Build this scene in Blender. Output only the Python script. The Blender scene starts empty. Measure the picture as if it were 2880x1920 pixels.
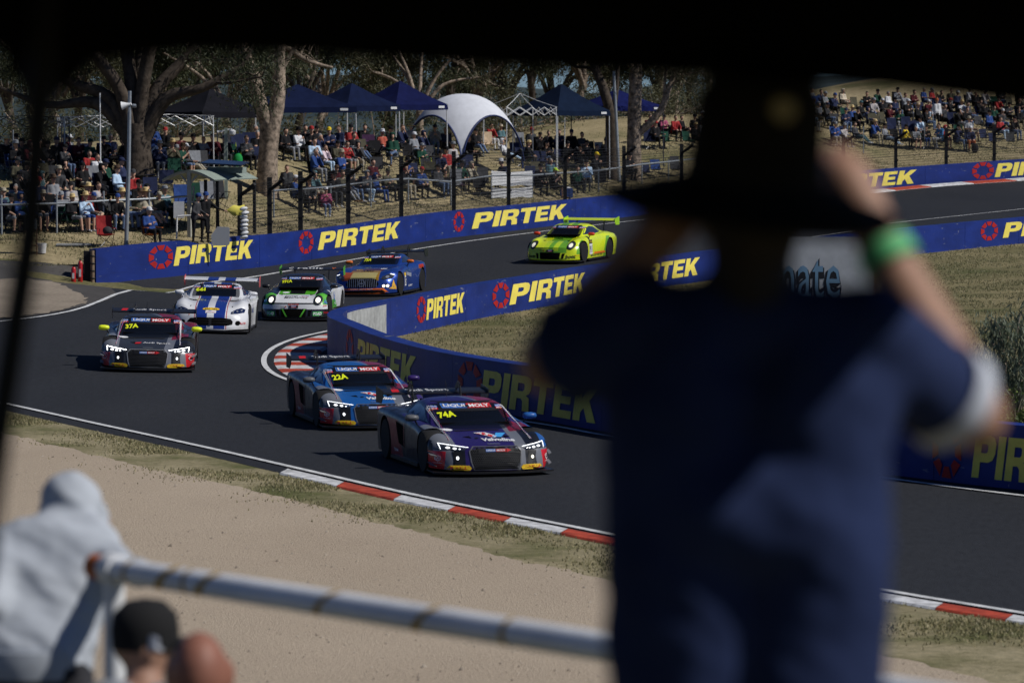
import bpy, bmesh, math, random
import numpy as np
from mathutils import Vector, Matrix
from mathutils.bvhtree import BVHTree
R = math.radians
random.seed(7)
rng = np.random.default_rng(7)
scene = bpy.context.scene
COL = scene.collection

# ------------------------------------------------------------------ camera, world, sun, exposure
CAM_H, LENS = 5.8, 135.0
PXF = LENS / 36.0 * 2880.0
PITCH = math.atan((960 - 322) / PXF)
cam_d = bpy.data.cameras.new('camera')
cam_d.lens = LENS
cam_d.sensor_width = 36.0
cam_d.clip_start, cam_d.clip_end = 0.1, 20000
cam_d.dof.use_dof = True
cam_d.dof.focus_distance = 92.0
cam_d.dof.aperture_fstop = 3.5
cam = bpy.data.objects.new('camera', cam_d)
cam.location = (0, 0, CAM_H)
cam.rotation_euler = (R(90) - PITCH, 0, 0)
COL.objects.link(cam)
scene.camera = cam

SUN_EL, SUN_AZ = R(45), R(76)          # azimuth measured from -Y (behind the camera) towards +X (right)
to_sun = Vector((math.sin(SUN_AZ) * math.cos(SUN_EL), -math.cos(SUN_AZ) * math.cos(SUN_EL), math.sin(SUN_EL)))
world = bpy.data.worlds.new('World')
scene.world = world
world.use_nodes = True
wn = world.node_tree
for n in list(wn.nodes): wn.nodes.remove(n)
wo = wn.nodes.new('ShaderNodeOutputWorld')
wb = wn.nodes.new('ShaderNodeBackground')
ws = wn.nodes.new('ShaderNodeTexSky')
ws.sky_type = 'NISHITA'
ws.sun_disc = False
ws.sun_elevation = SUN_EL
ws.sun_rotation = math.atan2(to_sun.x, to_sun.y)
ws.altitude = 900; ws.air_density, ws.dust_density, ws.ozone_density = 0.7, 0.0, 3.0
wb.inputs['Strength'].default_value = 0.05
tint = wn.nodes.new('ShaderNodeMix'); tint.data_type = 'RGBA'; tint.blend_type = 'MULTIPLY'; tint.inputs['Factor'].default_value = 1
tint.inputs['B'].default_value = (.74, .95, 1.28, 1)          # cool white balance of the whole sky
wn.links.new(ws.outputs[0], tint.inputs['A'])
wn.links.new(tint.outputs['Result'], wb.inputs['Color'])
wn.links.new(wb.outputs[0], wo.inputs['Surface'])
sun_d = bpy.data.lights.new('sun', 'SUN')
sun_d.energy = 5.0
sun_d.angle = R(0.55)
sun_d.color = (1.0, 0.965, 0.91)
sun = bpy.data.objects.new('sun', sun_d)
sun.rotation_euler = to_sun.to_track_quat('Z', 'Y').to_euler()
sun.location = (30, 0, 60)
COL.objects.link(sun)
scene.view_settings.view_transform = 'Standard'
scene.view_settings.look = 'None'
scene.view_settings.gamma = 1.0
scene.view_settings.exposure = -0.4
scene.view_settings.use_curve_mapping = False

# ------------------------------------------------------------------ projection helpers (pixels of the 2880x1920 photograph)
_cp, _sp = math.cos(PITCH), math.sin(PITCH)
def ray(u, v):
    a, b = (u - 1440) / PXF, (960 - v) / PXF
    return Vector((a, _cp + b * _sp, -_sp + b * _cp))
def at(u, v, d):
    r = ray(u, v)
    return Vector((0, 0, CAM_H)) + r * (d / r.y)

class TPS:
    def __init__(s, pts, lam=0.0):
        P = np.array(pts, float); s.P = P[:, :2]; n = len(P)
        K = s.k(s.P[:, None] - s.P[None]) + lam * np.eye(n)
        Q = np.c_[np.ones(n), s.P / 50]
        A = np.zeros((n + 3, n + 3)); A[:n, :n] = K; A[:n, n:] = Q; A[n:, :n] = Q.T
        s.w = np.linalg.solve(A, np.r_[P[:, 2], 0, 0, 0])
    def k(s, d):
        r2 = (d ** 2).sum(-1) / 2500
        return r2 * np.log(r2 + 1e-12)
    def __call__(s, x, y):
        X = np.stack([np.atleast_1d(x), np.atleast_1d(y)], -1).astype(float)
        K = s.k(X[:, None] - s.P[None])
        return K @ s.w[:-3] + np.c_[np.ones(len(X)), X / 50] @ s.w[-3:]
def sstep(a, b, x):
    t = np.clip((x - a) / (b - a), 0, 1)
    return t * t * (3 - 2 * t)

# outer wall base line (u, v, px per metre)
OW = [(270, 801, 83.5), (410, 785, 82.5), (533, 772, 81.5), (760, 748, 79), (1000, 711, 75), (1250, 671, 70), (1440, 649, 66.5),
      (1763, 610, 60), (2100, 572, 56), (2445, 536, 53.5), (2880, 503, 52), (3250, 480, 50.5)]
OWP = [at(u, v, PXF / s) for u, v, s in OW]
INN = [(-1.43, 77.5), (.73, 72.3), (3.4, 66.6), (6.1, 61.8), (7.9, 59.2), (11, 55.5), (16, 50)]   # near side of the infield wall
NOSE = [(-4.05, 90.2), (-4.42, 92.6), (-4.55, 95), (-4.35, 97.4), (-3.9, 99.6)]
INFAR = [(1090, 945, 102.5), (1300, 900, 109), (1506, 863, 114), (1700, 828, 121.5), (2100, 772, 131), (2550, 716, 140), (2880, 683, 146), (3300, 645, 153)]
INFP = [at(*p) for p in INFAR]
gp = [(p.x, p.y, p.z) for p in OWP] + [(p.x, p.y, p.z) for p in INFP]
gp += [(x, y, 0.0) for x in (-40, -20, -8, 0, 8, 20, 40) for y in (20, 40, 60, 78)]
gp += [(-15, 100, .30), (-12, 92, .16), (-5, 94, -.08), (-2, 85, -.05), (8, 95, .1), (15, 110, .3), (30, 100, .3), (-25, 95, .35)]
gp += [tuple(at(*p)) for p in [(0, 860, 113.5), (0, 728, 131), (240, 750, 131), (120, 790, 123), (-300, 728, 131)]]
gp += [tuple(at(1550, 738, 134.5))]
_zg = TPS(gp, 1e-4)
def zg(x, y):
    x = np.atleast_1d(np.asarray(x, float)); y = np.atleast_1d(np.asarray(y, float))
    z = _zg(np.clip(x, -60, 60), np.clip(y, 20, 240))
    b = np.interp(y, [-30, 7.5, 14, 20, 30, 34], [4.15, 4.1, 2.95, 1.75, .12, 0])
    return z * sstep(26, 44, y) + b
bp = []
for (u, v, s), p in zip(OW, OWP): bp.append((p.x, p.y, p.z + (1.02 if u < 600 else .75)))
bp += [tuple(at(*p)) for p in [(100, 690, 133), (0, 732, 131.3), (236, 752, 130.6), (-250, 730, 131.3), (400, 660, 136), (40, 655, 136), (760, 640, 140),
      (160, 592, 140), (450, 577, 142), (380, 500, 146), (50, 487, 146), (700, 482, 152), (900, 600, 150), (1000, 530, 156), (1100, 450, 165),
      (870, 457, 160), (1300, 590, 162), (1300, 520, 167), (1300, 432, 176), (1560, 560, 174), (1600, 505, 180), (1770, 510, 188), (1900, 410, 199), (2100, 500, 199),
      (2500, 455, 211), (2600, 402, 216), (2400, 350, 221), (2500, 300, 229), (2880, 400, 221), (2880, 330, 229), (2500, 215, 252), (2900, 215, 252), (2100, 340, 212)]]
bp += [(-60, 160, 3.6), (-25, 165, 3.9), (-12, 180, 4.0), (0, 200, 4.0), (-30, 200, 3.2), (-60, 200, 2.5), (0, 240, 2.6), (-30, 240, 1.5), (15, 235, 5.5),
       (-40, 290, -2), (0, 290, -1), (40, 290, 10), (70, 290, 11), (60, 230, 5.2), (-70, 135, 1.2), (80, 225, 3.2)]
_zb = TPS(bp, 1e-3)
def zb(x, y):
    return _zb(np.clip(x, -75, 85), np.clip(y, 120, 292))
def G1(x, y): return float(zg(x, y)[0])
def B1(x, y): return float(zb(x, y)[0])
def hit(u, v, fn, d0, d1, n=260):
    r = ray(u, v)
    t = np.linspace(d0, d1, n)
    X, Z = r.x / r.y * t, CAM_H + r.z / r.y * t
    dz = Z - fn(X, t)
    k = np.where(dz <= 0)[0]
    i = k[0] if len(k) else n - 1
    if i == 0: d = t[0]
    else: d = t[i - 1] + (t[i] - t[i - 1]) * dz[i - 1] / (dz[i - 1] - dz[i] + 1e-9) if len(k) else t[-1]
    x = r.x / r.y * d
    return Vector((x, d, float(fn(x, d)[0])))
def gnd(u, v): return hit(u, v, zg, 34, 210, 500)
def _wall_d(u):
    return float(np.interp(u, [q[0] for q in OW], [PXF / q[2] for q in OW]))
def bank(u, v): return hit(u, v, zb, max(131.4, _wall_d(u) + .3), 285, 400)

# ------------------------------------------------------------------ materials
MATS = {}
def _nt(name):
    m = bpy.data.materials.new(name); m.use_nodes = True
    nt = m.node_tree
    return m, nt, nt.nodes['Principled BSDF']
def mat(name, col, rough=.7, spec=.3, metal=0, emit=None, es=1.0, noise=0, nscale=4.0, coat=0, alpha=1, bump=0, bscale=60, sheen=0, dark=None):
    if name in MATS: return MATS[name]
    m, nt, b = _nt(name)
    b.inputs['Base Color'].default_value = (*col, 1)
    b.inputs['Roughness'].default_value = rough
    b.inputs['Specular IOR Level'].default_value = spec
    b.inputs['Metallic'].default_value = metal
    b.inputs['Coat Weight'].default_value = coat
    b.inputs['Coat Roughness'].default_value = .06
    if emit:
        b.inputs['Emission Color'].default_value = (*emit, 1); b.inputs['Emission Strength'].default_value = es
    if alpha < 1: b.inputs['Alpha'].default_value = alpha
    if noise or bump:
        tc = nt.nodes.new('ShaderNodeTexCoord')
    if noise:
        nz = nt.nodes.new('ShaderNodeTexNoise'); nz.inputs['Scale'].default_value = nscale; nz.inputs['Detail'].default_value = 5
        nz.inputs['Roughness'].default_value = .65
        nt.links.new(tc.outputs['Object'], nz.inputs['Vector'])
        rp = nt.nodes.new('ShaderNodeValToRGB')
        d = dark or tuple(c * (1 - noise) for c in col)
        l = tuple(min(1, c * (1 + noise * .6)) for c in col)
        rp.color_ramp.elements[0].position, rp.color_ramp.elements[1].position = .32, .68
        rp.color_ramp.elements[0].color = (*d, 1); rp.color_ramp.elements[1].color = (*l, 1)
        nt.links.new(nz.outputs['Fac'], rp.inputs['Fac'])
        nt.links.new(rp.outputs['Color'], b.inputs['Base Color'])
    if bump:
        nb = nt.nodes.new('ShaderNodeTexNoise'); nb.inputs['Scale'].default_value = bscale; nb.inputs['Detail'].default_value = 4
        nt.links.new(tc.outputs['Object'], nb.inputs['Vector'])
        bm_ = nt.nodes.new('ShaderNodeBump'); bm_.inputs['Strength'].default_value = bump; bm_.inputs['Distance'].default_value = .02
        nt.links.new(nb.outputs['Fac'], bm_.inputs['Height']); nt.links.new(bm_.outputs['Normal'], b.inputs['Normal'])
    MATS[name] = m
    return m
def ground_mat(name, ramp_big, ramp_small=None, sb=.25, ss=6.0, mixf=.5, rough=.95, bump=.3, bscale=12, stretch=(1, 1, 1), specks=None):
    m, nt, b = _nt(name); N = nt.nodes; L = nt.links
    b.inputs['Roughness'].default_value = rough; b.inputs['Specular IOR Level'].default_value = .15
    tc = N.new('ShaderNodeTexCoord'); mp = N.new('ShaderNodeMapping'); mp.inputs['Scale'].default_value = stretch
    L.new(tc.outputs['Object'], mp.inputs['Vector'])
    def nz(sc, det=6, ro=.6):
        n = N.new('ShaderNodeTexNoise'); n.inputs['Scale'].default_value = sc; n.inputs['Detail'].default_value = det; n.inputs['Roughness'].default_value = ro
        L.new(mp.outputs['Vector'], n.inputs['Vector']); return n
    def rp(stops, src):
        r = N.new('ShaderNodeValToRGB'); e = r.color_ramp.elements
        while len(e) < len(stops): e.new(.5)
        for k, (p, c) in enumerate(stops): e[k].position = p; e[k].color = (*c, 1)
        L.new(src, r.inputs['Fac']); return r
    a = rp(ramp_big, nz(sb).outputs['Fac'])
    out = a.outputs['Color']
    if ramp_small:
        c = rp(ramp_small, nz(ss, 8, .75).outputs['Fac'])
        mx = N.new('ShaderNodeMix'); mx.data_type = 'RGBA'; mx.blend_type = 'MULTIPLY'; mx.inputs['Factor'].default_value = mixf
        L.new(out, mx.inputs['A']); L.new(c.outputs['Color'], mx.inputs['B']); out = mx.outputs['Result']
    if specks:
        col, sc, th = specks
        vo = N.new('ShaderNodeTexVoronoi'); vo.inputs['Scale'].default_value = sc
        L.new(mp.outputs['Vector'], vo.inputs['Vector'])
        lt = N.new('ShaderNodeMath'); lt.operation = 'LESS_THAN'; lt.inputs[1].default_value = th
        L.new(vo.outputs['Distance'], lt.inputs[0])
        mx = N.new('ShaderNodeMix'); mx.data_type = 'RGBA'; L.new(lt.outputs[0], mx.inputs['Factor'])
        L.new(out, mx.inputs['A']); mx.inputs['B'].default_value = (*col, 1); out = mx.outputs['Result']
    L.new(out, b.inputs['Base Color'])
    if bump:
        nb = nz(bscale, 8, .7); bm_ = N.new('ShaderNodeBump'); bm_.inputs['Strength'].default_value = bump; bm_.inputs['Distance'].default_value = .05
        L.new(nb.outputs['Fac'], bm_.inputs['Height']); L.new(bm_.outputs['Normal'], b.inputs['Normal'])
    MATS[name] = m
    return m
def cloth(col, name=None):
    k = name or 'cloth_%02x%02x%02x' % tuple(int(max(0, min(1, c)) ** .4545 * 255) for c in col)
    return mat(k, col, .9, .15, noise=.22, nscale=9)

# ------------------------------------------------------------------ mesh builder
class MB:
    def __init__(s): s.v, s.f, s.m, s.cur = [], [], [], 0
    def add(s, vs, fs, M=None):
        o = len(s.v)
        s.v += [tuple(M @ Vector(p)) if M else tuple(p) for p in vs]
        s.f += [tuple(i + o for i in f) for f in fs]; s.m += [s.cur] * len(fs)
        return s
    def box(s, c, d, M=None, rz=0):
        x, y, z = d[0] / 2, d[1] / 2, d[2] / 2
        vs = [(i * x, j * y, k * z) for i in (-1, 1) for j in (-1, 1) for k in (-1, 1)]
        cs, sn = math.cos(rz), math.sin(rz)
        vs = [(c[0] + p[0] * cs - p[1] * sn, c[1] + p[0] * sn + p[1] * cs, c[2] + p[2]) for p in vs]
        return s.add(vs, [(0, 1, 3, 2), (4, 6, 7, 5), (0, 4, 5, 1), (2, 3, 7, 6), (0, 2, 6, 4), (1, 5, 7, 3)], M)
    def tube(s, pts, r, n=8, caps=True, M=None):
        pts = [Vector(p) for p in pts]; k = len(pts)
        rs = [r] * k if isinstance(r, (int, float)) else list(r)
        vs, fs = [], []; prev = None
        for i, p in enumerate(pts):
            t = (pts[min(i + 1, k - 1)] - pts[max(i - 1, 0)]).normalized()
            if prev is None:
                a = Vector((0, 0, 1)) if abs(t.z) < .9 else Vector((1, 0, 0))
                x = t.cross(a).normalized()
            else: x = (prev - t * prev.dot(t)).normalized()
            prev = x; y = t.cross(x)
            for j in range(n):
                an = 2 * math.pi * j / n
                vs.append(p + (x * math.cos(an) + y * math.sin(an)) * rs[i])
        for i in range(k - 1):
            for j in range(n):
                fs.append((i * n + j, i * n + (j + 1) % n, (i + 1) * n + (j + 1) % n, (i + 1) * n + j))
        if caps: fs += [tuple(range(n - 1, -1, -1)), tuple((k - 1) * n + j for j in range(n))]
        return s.add(vs, fs, M)
    def lathe(s, prof, n=16, M=None, sx=1, sy=1):
        vs, fs = [], []; k = len(prof)
        for r, z in prof:
            for j in range(n):
                an = 2 * math.pi * j / n
                vs.append((r * math.cos(an) * sx, r * math.sin(an) * sy, z))
        for i in range(k - 1):
            for j in range(n): fs.append((i * n + j, i * n + (j + 1) % n, (i + 1) * n + (j + 1) % n, (i + 1) * n + j))
        fs += [tuple(range(n - 1, -1, -1)), tuple((k - 1) * n + j for j in range(n))]
        return s.add(vs, fs, M)
    def prism(s, poly, z0, z1, M=None):
        n = len(poly)
        vs = [(x, y, z0) for x, y in poly] + [(x, y, z1) for x, y in poly]
        fs = [tuple(range(n - 1, -1, -1)), tuple(range(n, 2 * n))] + [(i, (i + 1) % n, n + (i + 1) % n, n + i) for i in range(n)]
        return s.add(vs, fs, M)
    def mesh(s, name, mats, smooth=None):
        me = bpy.data.meshes.new(name)
        me.from_pydata(s.v, [], s.f)
        for m in (mats if isinstance(mats, (list, tuple)) else [mats]): me.materials.append(m)
        if any(s.m): me.polygons.foreach_set('material_index', s.m)
        if smooth is not None:
            me.shade_smooth()
            if smooth < 180: me.set_sharp_from_angle(angle=R(smooth))
        me.update()
        return me
    def obj(s, name, mats, parent=None, smooth=None):
        return link(name, s.mesh(name, mats, smooth), parent)
def link(name, data, parent=None, loc=None, rz=None):
    o = bpy.data.objects.new(name, data)
    COL.objects.link(o)
    if parent: o.parent = parent
    if loc is not None: o.location = loc
    if rz is not None: o.rotation_euler = (0, 0, rz)
    return o
def tag(o, label, cat, group=None, kind=None):
    if label: o['label'] = label
    if cat: o['category'] = cat
    if group: o['group'] = group
    if kind: o['kind'] = kind
    return o
def thing(name, label, cat, loc=(0, 0, 0), rz=0, group=None):
    return tag(link(name, None, None, loc, rz), label, cat, group)
def struct(o, kind='structure'):
    o['kind'] = kind; return o
def copy_tree(o, parent=None):
    c = o.copy(); COL.objects.link(c); c.parent = parent
    for ch in o.children: copy_tree(ch, c)
    return c
def np_mesh(name, V, F, mats, mi=None):
    me = bpy.data.meshes.new(name)
    k = F.shape[1]
    me.vertices.add(len(V)); me.vertices.foreach_set('co', np.asarray(V, np.float32).ravel())
    me.loops.add(F.size); me.loops.foreach_set('vertex_index', np.asarray(F, np.int32).ravel())
    me.polygons.add(len(F)); me.polygons.foreach_set('loop_start', np.arange(0, F.size, k, dtype=np.int32))
    for m in (mats if isinstance(mats, (list, tuple)) else [mats]): me.materials.append(m)
    if mi is not None: me.polygons.foreach_set('material_index', np.asarray(mi, np.int32))
    me.update(calc_edges=True)
    return me
def sheet(name, outline, fn, zoff, material, step=2.0, kind='structure', parent=None, holes=()):
    bm = bmesh.new()
    es = []
    for lp in [outline] + list(holes):
        vs = [bm.verts.new((p[0], p[1], 0)) for p in lp]
        es += [bm.edges.new((vs[i], vs[(i + 1) % len(vs)])) for i in range(len(vs))]
    bmesh.ops.triangle_fill(bm, use_beauty=True, use_dissolve=False, edges=es)
    xs = [p[0] for p in outline]; ys = [p[1] for p in outline]
    for ax, lo, hi in ((0, min(xs), max(xs)), (1, min(ys), max(ys))):
        k = math.ceil(lo / step) * step
        while k < hi:
            co = [0, 0, 0]; no = [0, 0, 0]; co[ax] = k; no[ax] = 1
            bmesh.ops.bisect_plane(bm, geom=bm.verts[:] + bm.edges[:] + bm.faces[:], plane_co=co, plane_no=no)
            k += step
    bm.normal_update()
    for f in bm.faces:
        if f.normal.z < 0: f.normal_flip()
    co = np.array([v.co[:] for v in bm.verts])
    z = fn(co[:, 0], co[:, 1]) + zoff
    for v, q in zip(bm.verts, z): v.co.z = q
    me = bpy.data.meshes.new(name); bm.to_mesh(me); bm.free()
    me.materials.append(material); me.shade_smooth()
    o = link(name, me, parent)
    if kind: o['kind'] = kind
    return o
def smooth_line(pts, n=8):
    """Catmull-Rom through points"""
    P = [Vector(p) for p in pts]; P = [P[0] * 2 - P[1]] + P + [P[-1] * 2 - P[-2]]; out = []
    for i in range(1, len(P) - 2):
        for k in range(n):
            t = k / n; a, b, c, d = P[i - 1:i + 3]
            out.append(.5 * ((2 * b) + (c - a) * t + (2 * a - 5 * b + 4 * c - d) * t * t + (3 * b - a - 3 * c + d) * t ** 3))
    out.append(P[-2]); return out
def ribbon(name, left, right, fn, zoff, material, parent=None, kind='structure'):
    V = []
    for a, b in zip(left, right): V += [(a[0], a[1]), (b[0], b[1])]
    A = np.array(V); z = fn(A[:, 0], A[:, 1]) + zoff
    m = MB(); m.add([(p[0], p[1], q) for p, q in zip(V, z)], [(2 * i, 2 * i + 1, 2 * i + 3, 2 * i + 2) for i in range(len(left) - 1)])
    o = m.obj(name, material, parent)
    if kind and not parent: o['kind'] = kind
    return o
def offset_line(pts, d):
    out = []
    for i, p in enumerate(pts):
        t = Vector(pts[min(i + 1, len(pts) - 1)]) - Vector(pts[max(i - 1, 0)])
        n = Vector((-t.y, t.x, 0)).normalized()
        out.append(Vector((p[0] + n.x * d, p[1] + n.y * d, 0)))
    return out

# ------------------------------------------------------------------ flat lettering
_tx = {}
def text2d(s, bold=.0, shear=0.0, spacing=1.0):
    k = (s, bold, shear, spacing)
    if k not in _tx:
        c = bpy.data.curves.new('t', 'FONT'); c.body = s; c.size = 1; c.offset = bold; c.shear = shear; c.space_character = spacing
        c.resolution_u = 2
        o = bpy.data.objects.new('t', c)
        me = bpy.data.meshes.new_from_object(o)
        V = np.array([v.co[:2] for v in me.vertices]) if len(me.vertices) else np.zeros((1, 2))
        F = [tuple(p.vertices) for p in me.polygons]
        bpy.data.objects.remove(o); bpy.data.curves.remove(c); bpy.data.meshes.remove(me)
        lo, hi = V.min(0), V.max(0)
        V = (V - lo) / (hi - lo + 1e-9)
        _tx[k] = (V, F, float((hi - lo)[0] / (hi - lo)[1]))
    return _tx[k]
def fill2d(loops):
    bm = bmesh.new(); es = []
    for lp in loops:
        vs = [bm.verts.new((*p, 0)) for p in lp]
        es += [bm.edges.new((vs[i], vs[(i + 1) % len(vs)])) for i in range(len(vs))]
    bmesh.ops.triangle_fill(bm, use_beauty=True, edges=es)
    bm.verts.index_update()
    V = np.array([v.co[:2] for v in bm.verts]); F = [tuple(v.index for v in f.verts) for f in bm.faces]
    bm.free(); return V, F
# ------------------------------------------------------------------ surface materials
M_ASPH = ground_mat('asphalt', [(.3, (.020, .022, .027)), (.7, (.029, .031, .036))], [(.3, (.62, .62, .62)), (.5, (1, 1, 1)), (.75, (1.35, 1.35, 1.35))], .22, 11, .8, .85, .35, 60, (1, .22, 1), ((.06, .06, .062), 1.1, .02))
M_APRON = ground_mat('old_asphalt', [(.3, (.055, .053, .053)), (.7, (.085, .08, .076))], [(.3, (.7, .7, .7)), (.7, (1.2, 1.2, 1.2))], .3, 5, .8, .9, .3, 50)
M_GRAV = ground_mat('gravel', [(.25, (.40, .325, .245)), (.75, (.49, .405, .31))], [(.28, (.68, .66, .64)), (.5, (1, 1, 1)), (.75, (1.22, 1.2, 1.18))], .16, 26, 1, .95, .7, 30, (1, .7, 1), ((.16, .13, .10), .6, .022))
M_DRY = ground_mat('dry_grass', [(.32, (.09, .10, .038)), (.48, (.17, .15, .075)), (.66, (.28, .235, .13))], [(.3, (.45, .47, .4)), (.55, (1, 1, 1)), (.8, (1.3, 1.25, 1.15))], .22, 5, 1, .95, .6, 14)
M_BANK = ground_mat('bank_grass', [(.3, (.15, .145, .065)), (.45, (.29, .24, .135)), (.65, (.40, .325, .195))], [(.3, (.5, .5, .45)), (.55, (1, 1, 1)), (.8, (1.25, 1.2, 1.1))], .2, 4, 1, .95, .6, 12)
M_VERGE = ground_mat('verge_grass', [(.34, (.12, .125, .05)), (.5, (.27, .235, .14)), (.66, (.36, .31, .20))], [(.3, (.5, .52, .45)), (.55, (1, 1, 1)), (.8, (1.25, 1.2, 1.1))], .5, 7, 1, .95, .6, 16)
M_DIRT = ground_mat('dirt', [(.3, (.22, .185, .145)), (.7, (.32, .27, .215))], [(.3, (.6, .6, .6)), (.7, (1.2, 1.2, 1.2))], .5, 9, .9, .95, .4, 20)
M_LINE = mat('line_paint', (.62, .63, .64), .75, noise=.35, nscale=3.5)
M_BLUE = mat('wall_blue', (.008, .026, .185), .55, .3, noise=.25, nscale=1.3)
def wall_paint(name, col):
    m, nt, b = _nt(name); N, L = nt.nodes, nt.links
    b.inputs['Roughness'].default_value = .5; b.inputs['Specular IOR Level'].default_value = .35
    tc = N.new('ShaderNodeTexCoord')
    def nz(sc, st, det=5):
        mp = N.new('ShaderNodeMapping'); mp.inputs['Scale'].default_value = st; L.new(tc.outputs['Object'], mp.inputs['Vector'])
        n = N.new('ShaderNodeTexNoise'); n.inputs['Scale'].default_value = sc; n.inputs['Detail'].default_value = det; L.new(mp.outputs['Vector'], n.inputs['Vector']); return n
    r1 = N.new('ShaderNodeValToRGB'); r1.color_ramp.elements[0].position, r1.color_ramp.elements[1].position = .3, .7
    r1.color_ramp.elements[0].color = (*[c * .72 for c in col], 1); r1.color_ramp.elements[1].color = (*[c * 1.18 for c in col], 1)
    L.new(nz(.9, (1, 1, 2.2)).outputs['Fac'], r1.inputs['Fac'])
    out = r1.outputs['Color']
    for sc, st, lo, hi, cc_, w in ((5.5, (.35, .35, 1.6), .68, .73, (.22, .23, .25), .7), (3.0, (.25, .25, 9), .66, .75, (.012, .013, .016), .75), (9.0, (1, 1, .5), .71, .74, (.33, .33, .34), .8)):
        r = N.new('ShaderNodeValToRGB'); r.color_ramp.elements[0].position, r.color_ramp.elements[1].position = lo, hi
        r.color_ramp.elements[0].color = (0, 0, 0, 1); r.color_ramp.elements[1].color = (w, w, w, 1)
        L.new(nz(sc, st, 6).outputs['Fac'], r.inputs['Fac'])
        mx = N.new('ShaderNodeMix'); mx.data_type = 'RGBA'; L.new(r.outputs['Color'], mx.inputs['Factor']); L.new(out, mx.inputs['A']); mx.inputs['B'].default_value = (*cc_, 1); out = mx.outputs['Result']
    L.new(out, b.inputs['Base Color'])
    bp_ = N.new('ShaderNodeBump'); bp_.inputs['Strength'].default_value = .25; bp_.inputs['Distance'].default_value = .02
    L.new(nz(6, (1, 1, 1)).outputs['Fac'], bp_.inputs['Height']); L.new(bp_.outputs['Normal'], b.inputs['Normal'])
    MATS[name] = m; return m
M_BLUE = wall_paint('wall_blue_worn', (.008, .026, .185))
M_YEL = mat('wall_yellow', (.88, .74, .13), .55, .3, noise=.12, nscale=3)
M_RED = mat('wall_red', (.42, .015, .012), .55, .3, noise=.2, nscale=3)
M_CONC = mat('concrete', (.36, .37, .37), .9, .2, noise=.3, nscale=3.5, bump=.4, bscale=20)
M_KRED = mat('kerb_red', (.42, .06, .028), .75, noise=.5, nscale=4)
M_KWHI = mat('kerb_white', (.62, .63, .65), .75, noise=.4, nscale=4, dark=(.30, .30, .30))

# ------------------------------------------------------------------ ground sheets
xs = np.unique(np.r_[np.linspace(-400, -70, 12), np.linspace(-70, 70, 71), np.linspace(70, 400, 12)])
ys = np.unique(np.r_[np.linspace(-60, 30, 46), np.linspace(30, 235, 83)])
XX, YY = np.meshgrid(xs, ys)
ZZ = zg(XX.ravel(), YY.ravel())
V = np.c_[XX.ravel(), YY.ravel(), ZZ - .03]
nx = len(xs)
F = np.array([(j * nx + i, j * nx + i + 1, (j + 1) * nx + i + 1, (j + 1) * nx + i) for j in range(len(ys) - 1) for i in range(nx - 1)])
me = np_mesh('ground', V, F, M_DRY); me.shade_smooth()
struct(link('ground', me))
# the valley floor reaching the horizon
m = MB(); N = 40
xs2 = np.linspace(-9000, 9000, N); ys2 = np.r_[np.linspace(236, 900, 14), np.linspace(1100, 14000, 20)]
Q = []
for y in ys2:
    for x in xs2:
        base = -3 - 55 * float(sstep(240, 900, y))
        hill = 150 * float(sstep(3500, 9000, y)) * (.5 + .5 * math.sin(x * .0009 + 1)) + 60 * float(sstep(2500, 6000, y)) * math.sin(x * .0021 + y * .0004)
        Q.append((x, y, base + hill))
m.add(Q, [(j * N + i, j * N + i + 1, (j + 1) * N + i + 1, (j + 1) * N + i) for j in range(len(ys2) - 1) for i in range(N - 1)])
M_VAL = ground_mat('valley', [(.35, (.025, .04, .045)), (.65, (.055, .075, .075))], None, .004, rough=1, bump=0)  # blue-green tone puts distance haze into the land colour
struct(m.obj('valley_hills', M_VAL, smooth=180))

near_line = smooth_line([gnd(u, v) for u, v in [(-260, 1078), (0, 1133), (300, 1199), (612, 1267), (900, 1333), (1224, 1406), (1696, 1500), (2100, 1583), (2473, 1659), (2880, 1727), (3350, 1808)]], 6)
near_edge = offset_line(near_line, -.50)
inner = [Vector((x, y, 0)) for x, y in INN[::-1]] + [Vector((-2.9, 83.6, 0))] + [Vector((x, y, 0)) for x, y in NOSE] + [Vector((p.x, p.y, 0)) for p in INFP]
inner = smooth_line(inner, 5)
outer = smooth_line([Vector((p.x, p.y, 0)) for p in OWP], 6)
left_ap = [gnd(236, 752), gnd(120, 738), gnd(0, 732), Vector((-24, 131, 0)), Vector((-34, 131, 0)), Vector((-34, 90, 0))]
track_out = [(p.x, p.y) for p in near_edge] + [(30, 40), (30, 48)] + [(p.x, p.y) for p in inner] + [(p.x, p.y) for p in outer[::-1]] + [(p.x, p.y) for p in left_ap]
sheet('race_track', track_out, zg, .0, M_ASPH, 1.0)
apron = [gnd(u, v) for u, v in [(276, 805), (236, 754), (120, 740), (0, 734), (-180, 734), (-180, 880), (60, 893), (200, 868), (300, 845), (330, 830)]]
sheet('apron', [(p.x, p.y) for p in apron], zg, .012, M_APRON, 1.0)
dirt = [gnd(u, v) for u, v in [(-170, 800), (0, 788), (90, 786), (165, 800), (215, 822), (240, 848), (205, 866), (130, 880), (40, 892), (0, 896), (-170, 910)]]
sheet('dirt_patch', [(p.x + random.uniform(-.12, .12), p.y + random.uniform(-.45, .45)) for p in smooth_line(dirt, 7)], zg, .02, M_DIRT, 1.0)
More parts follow.
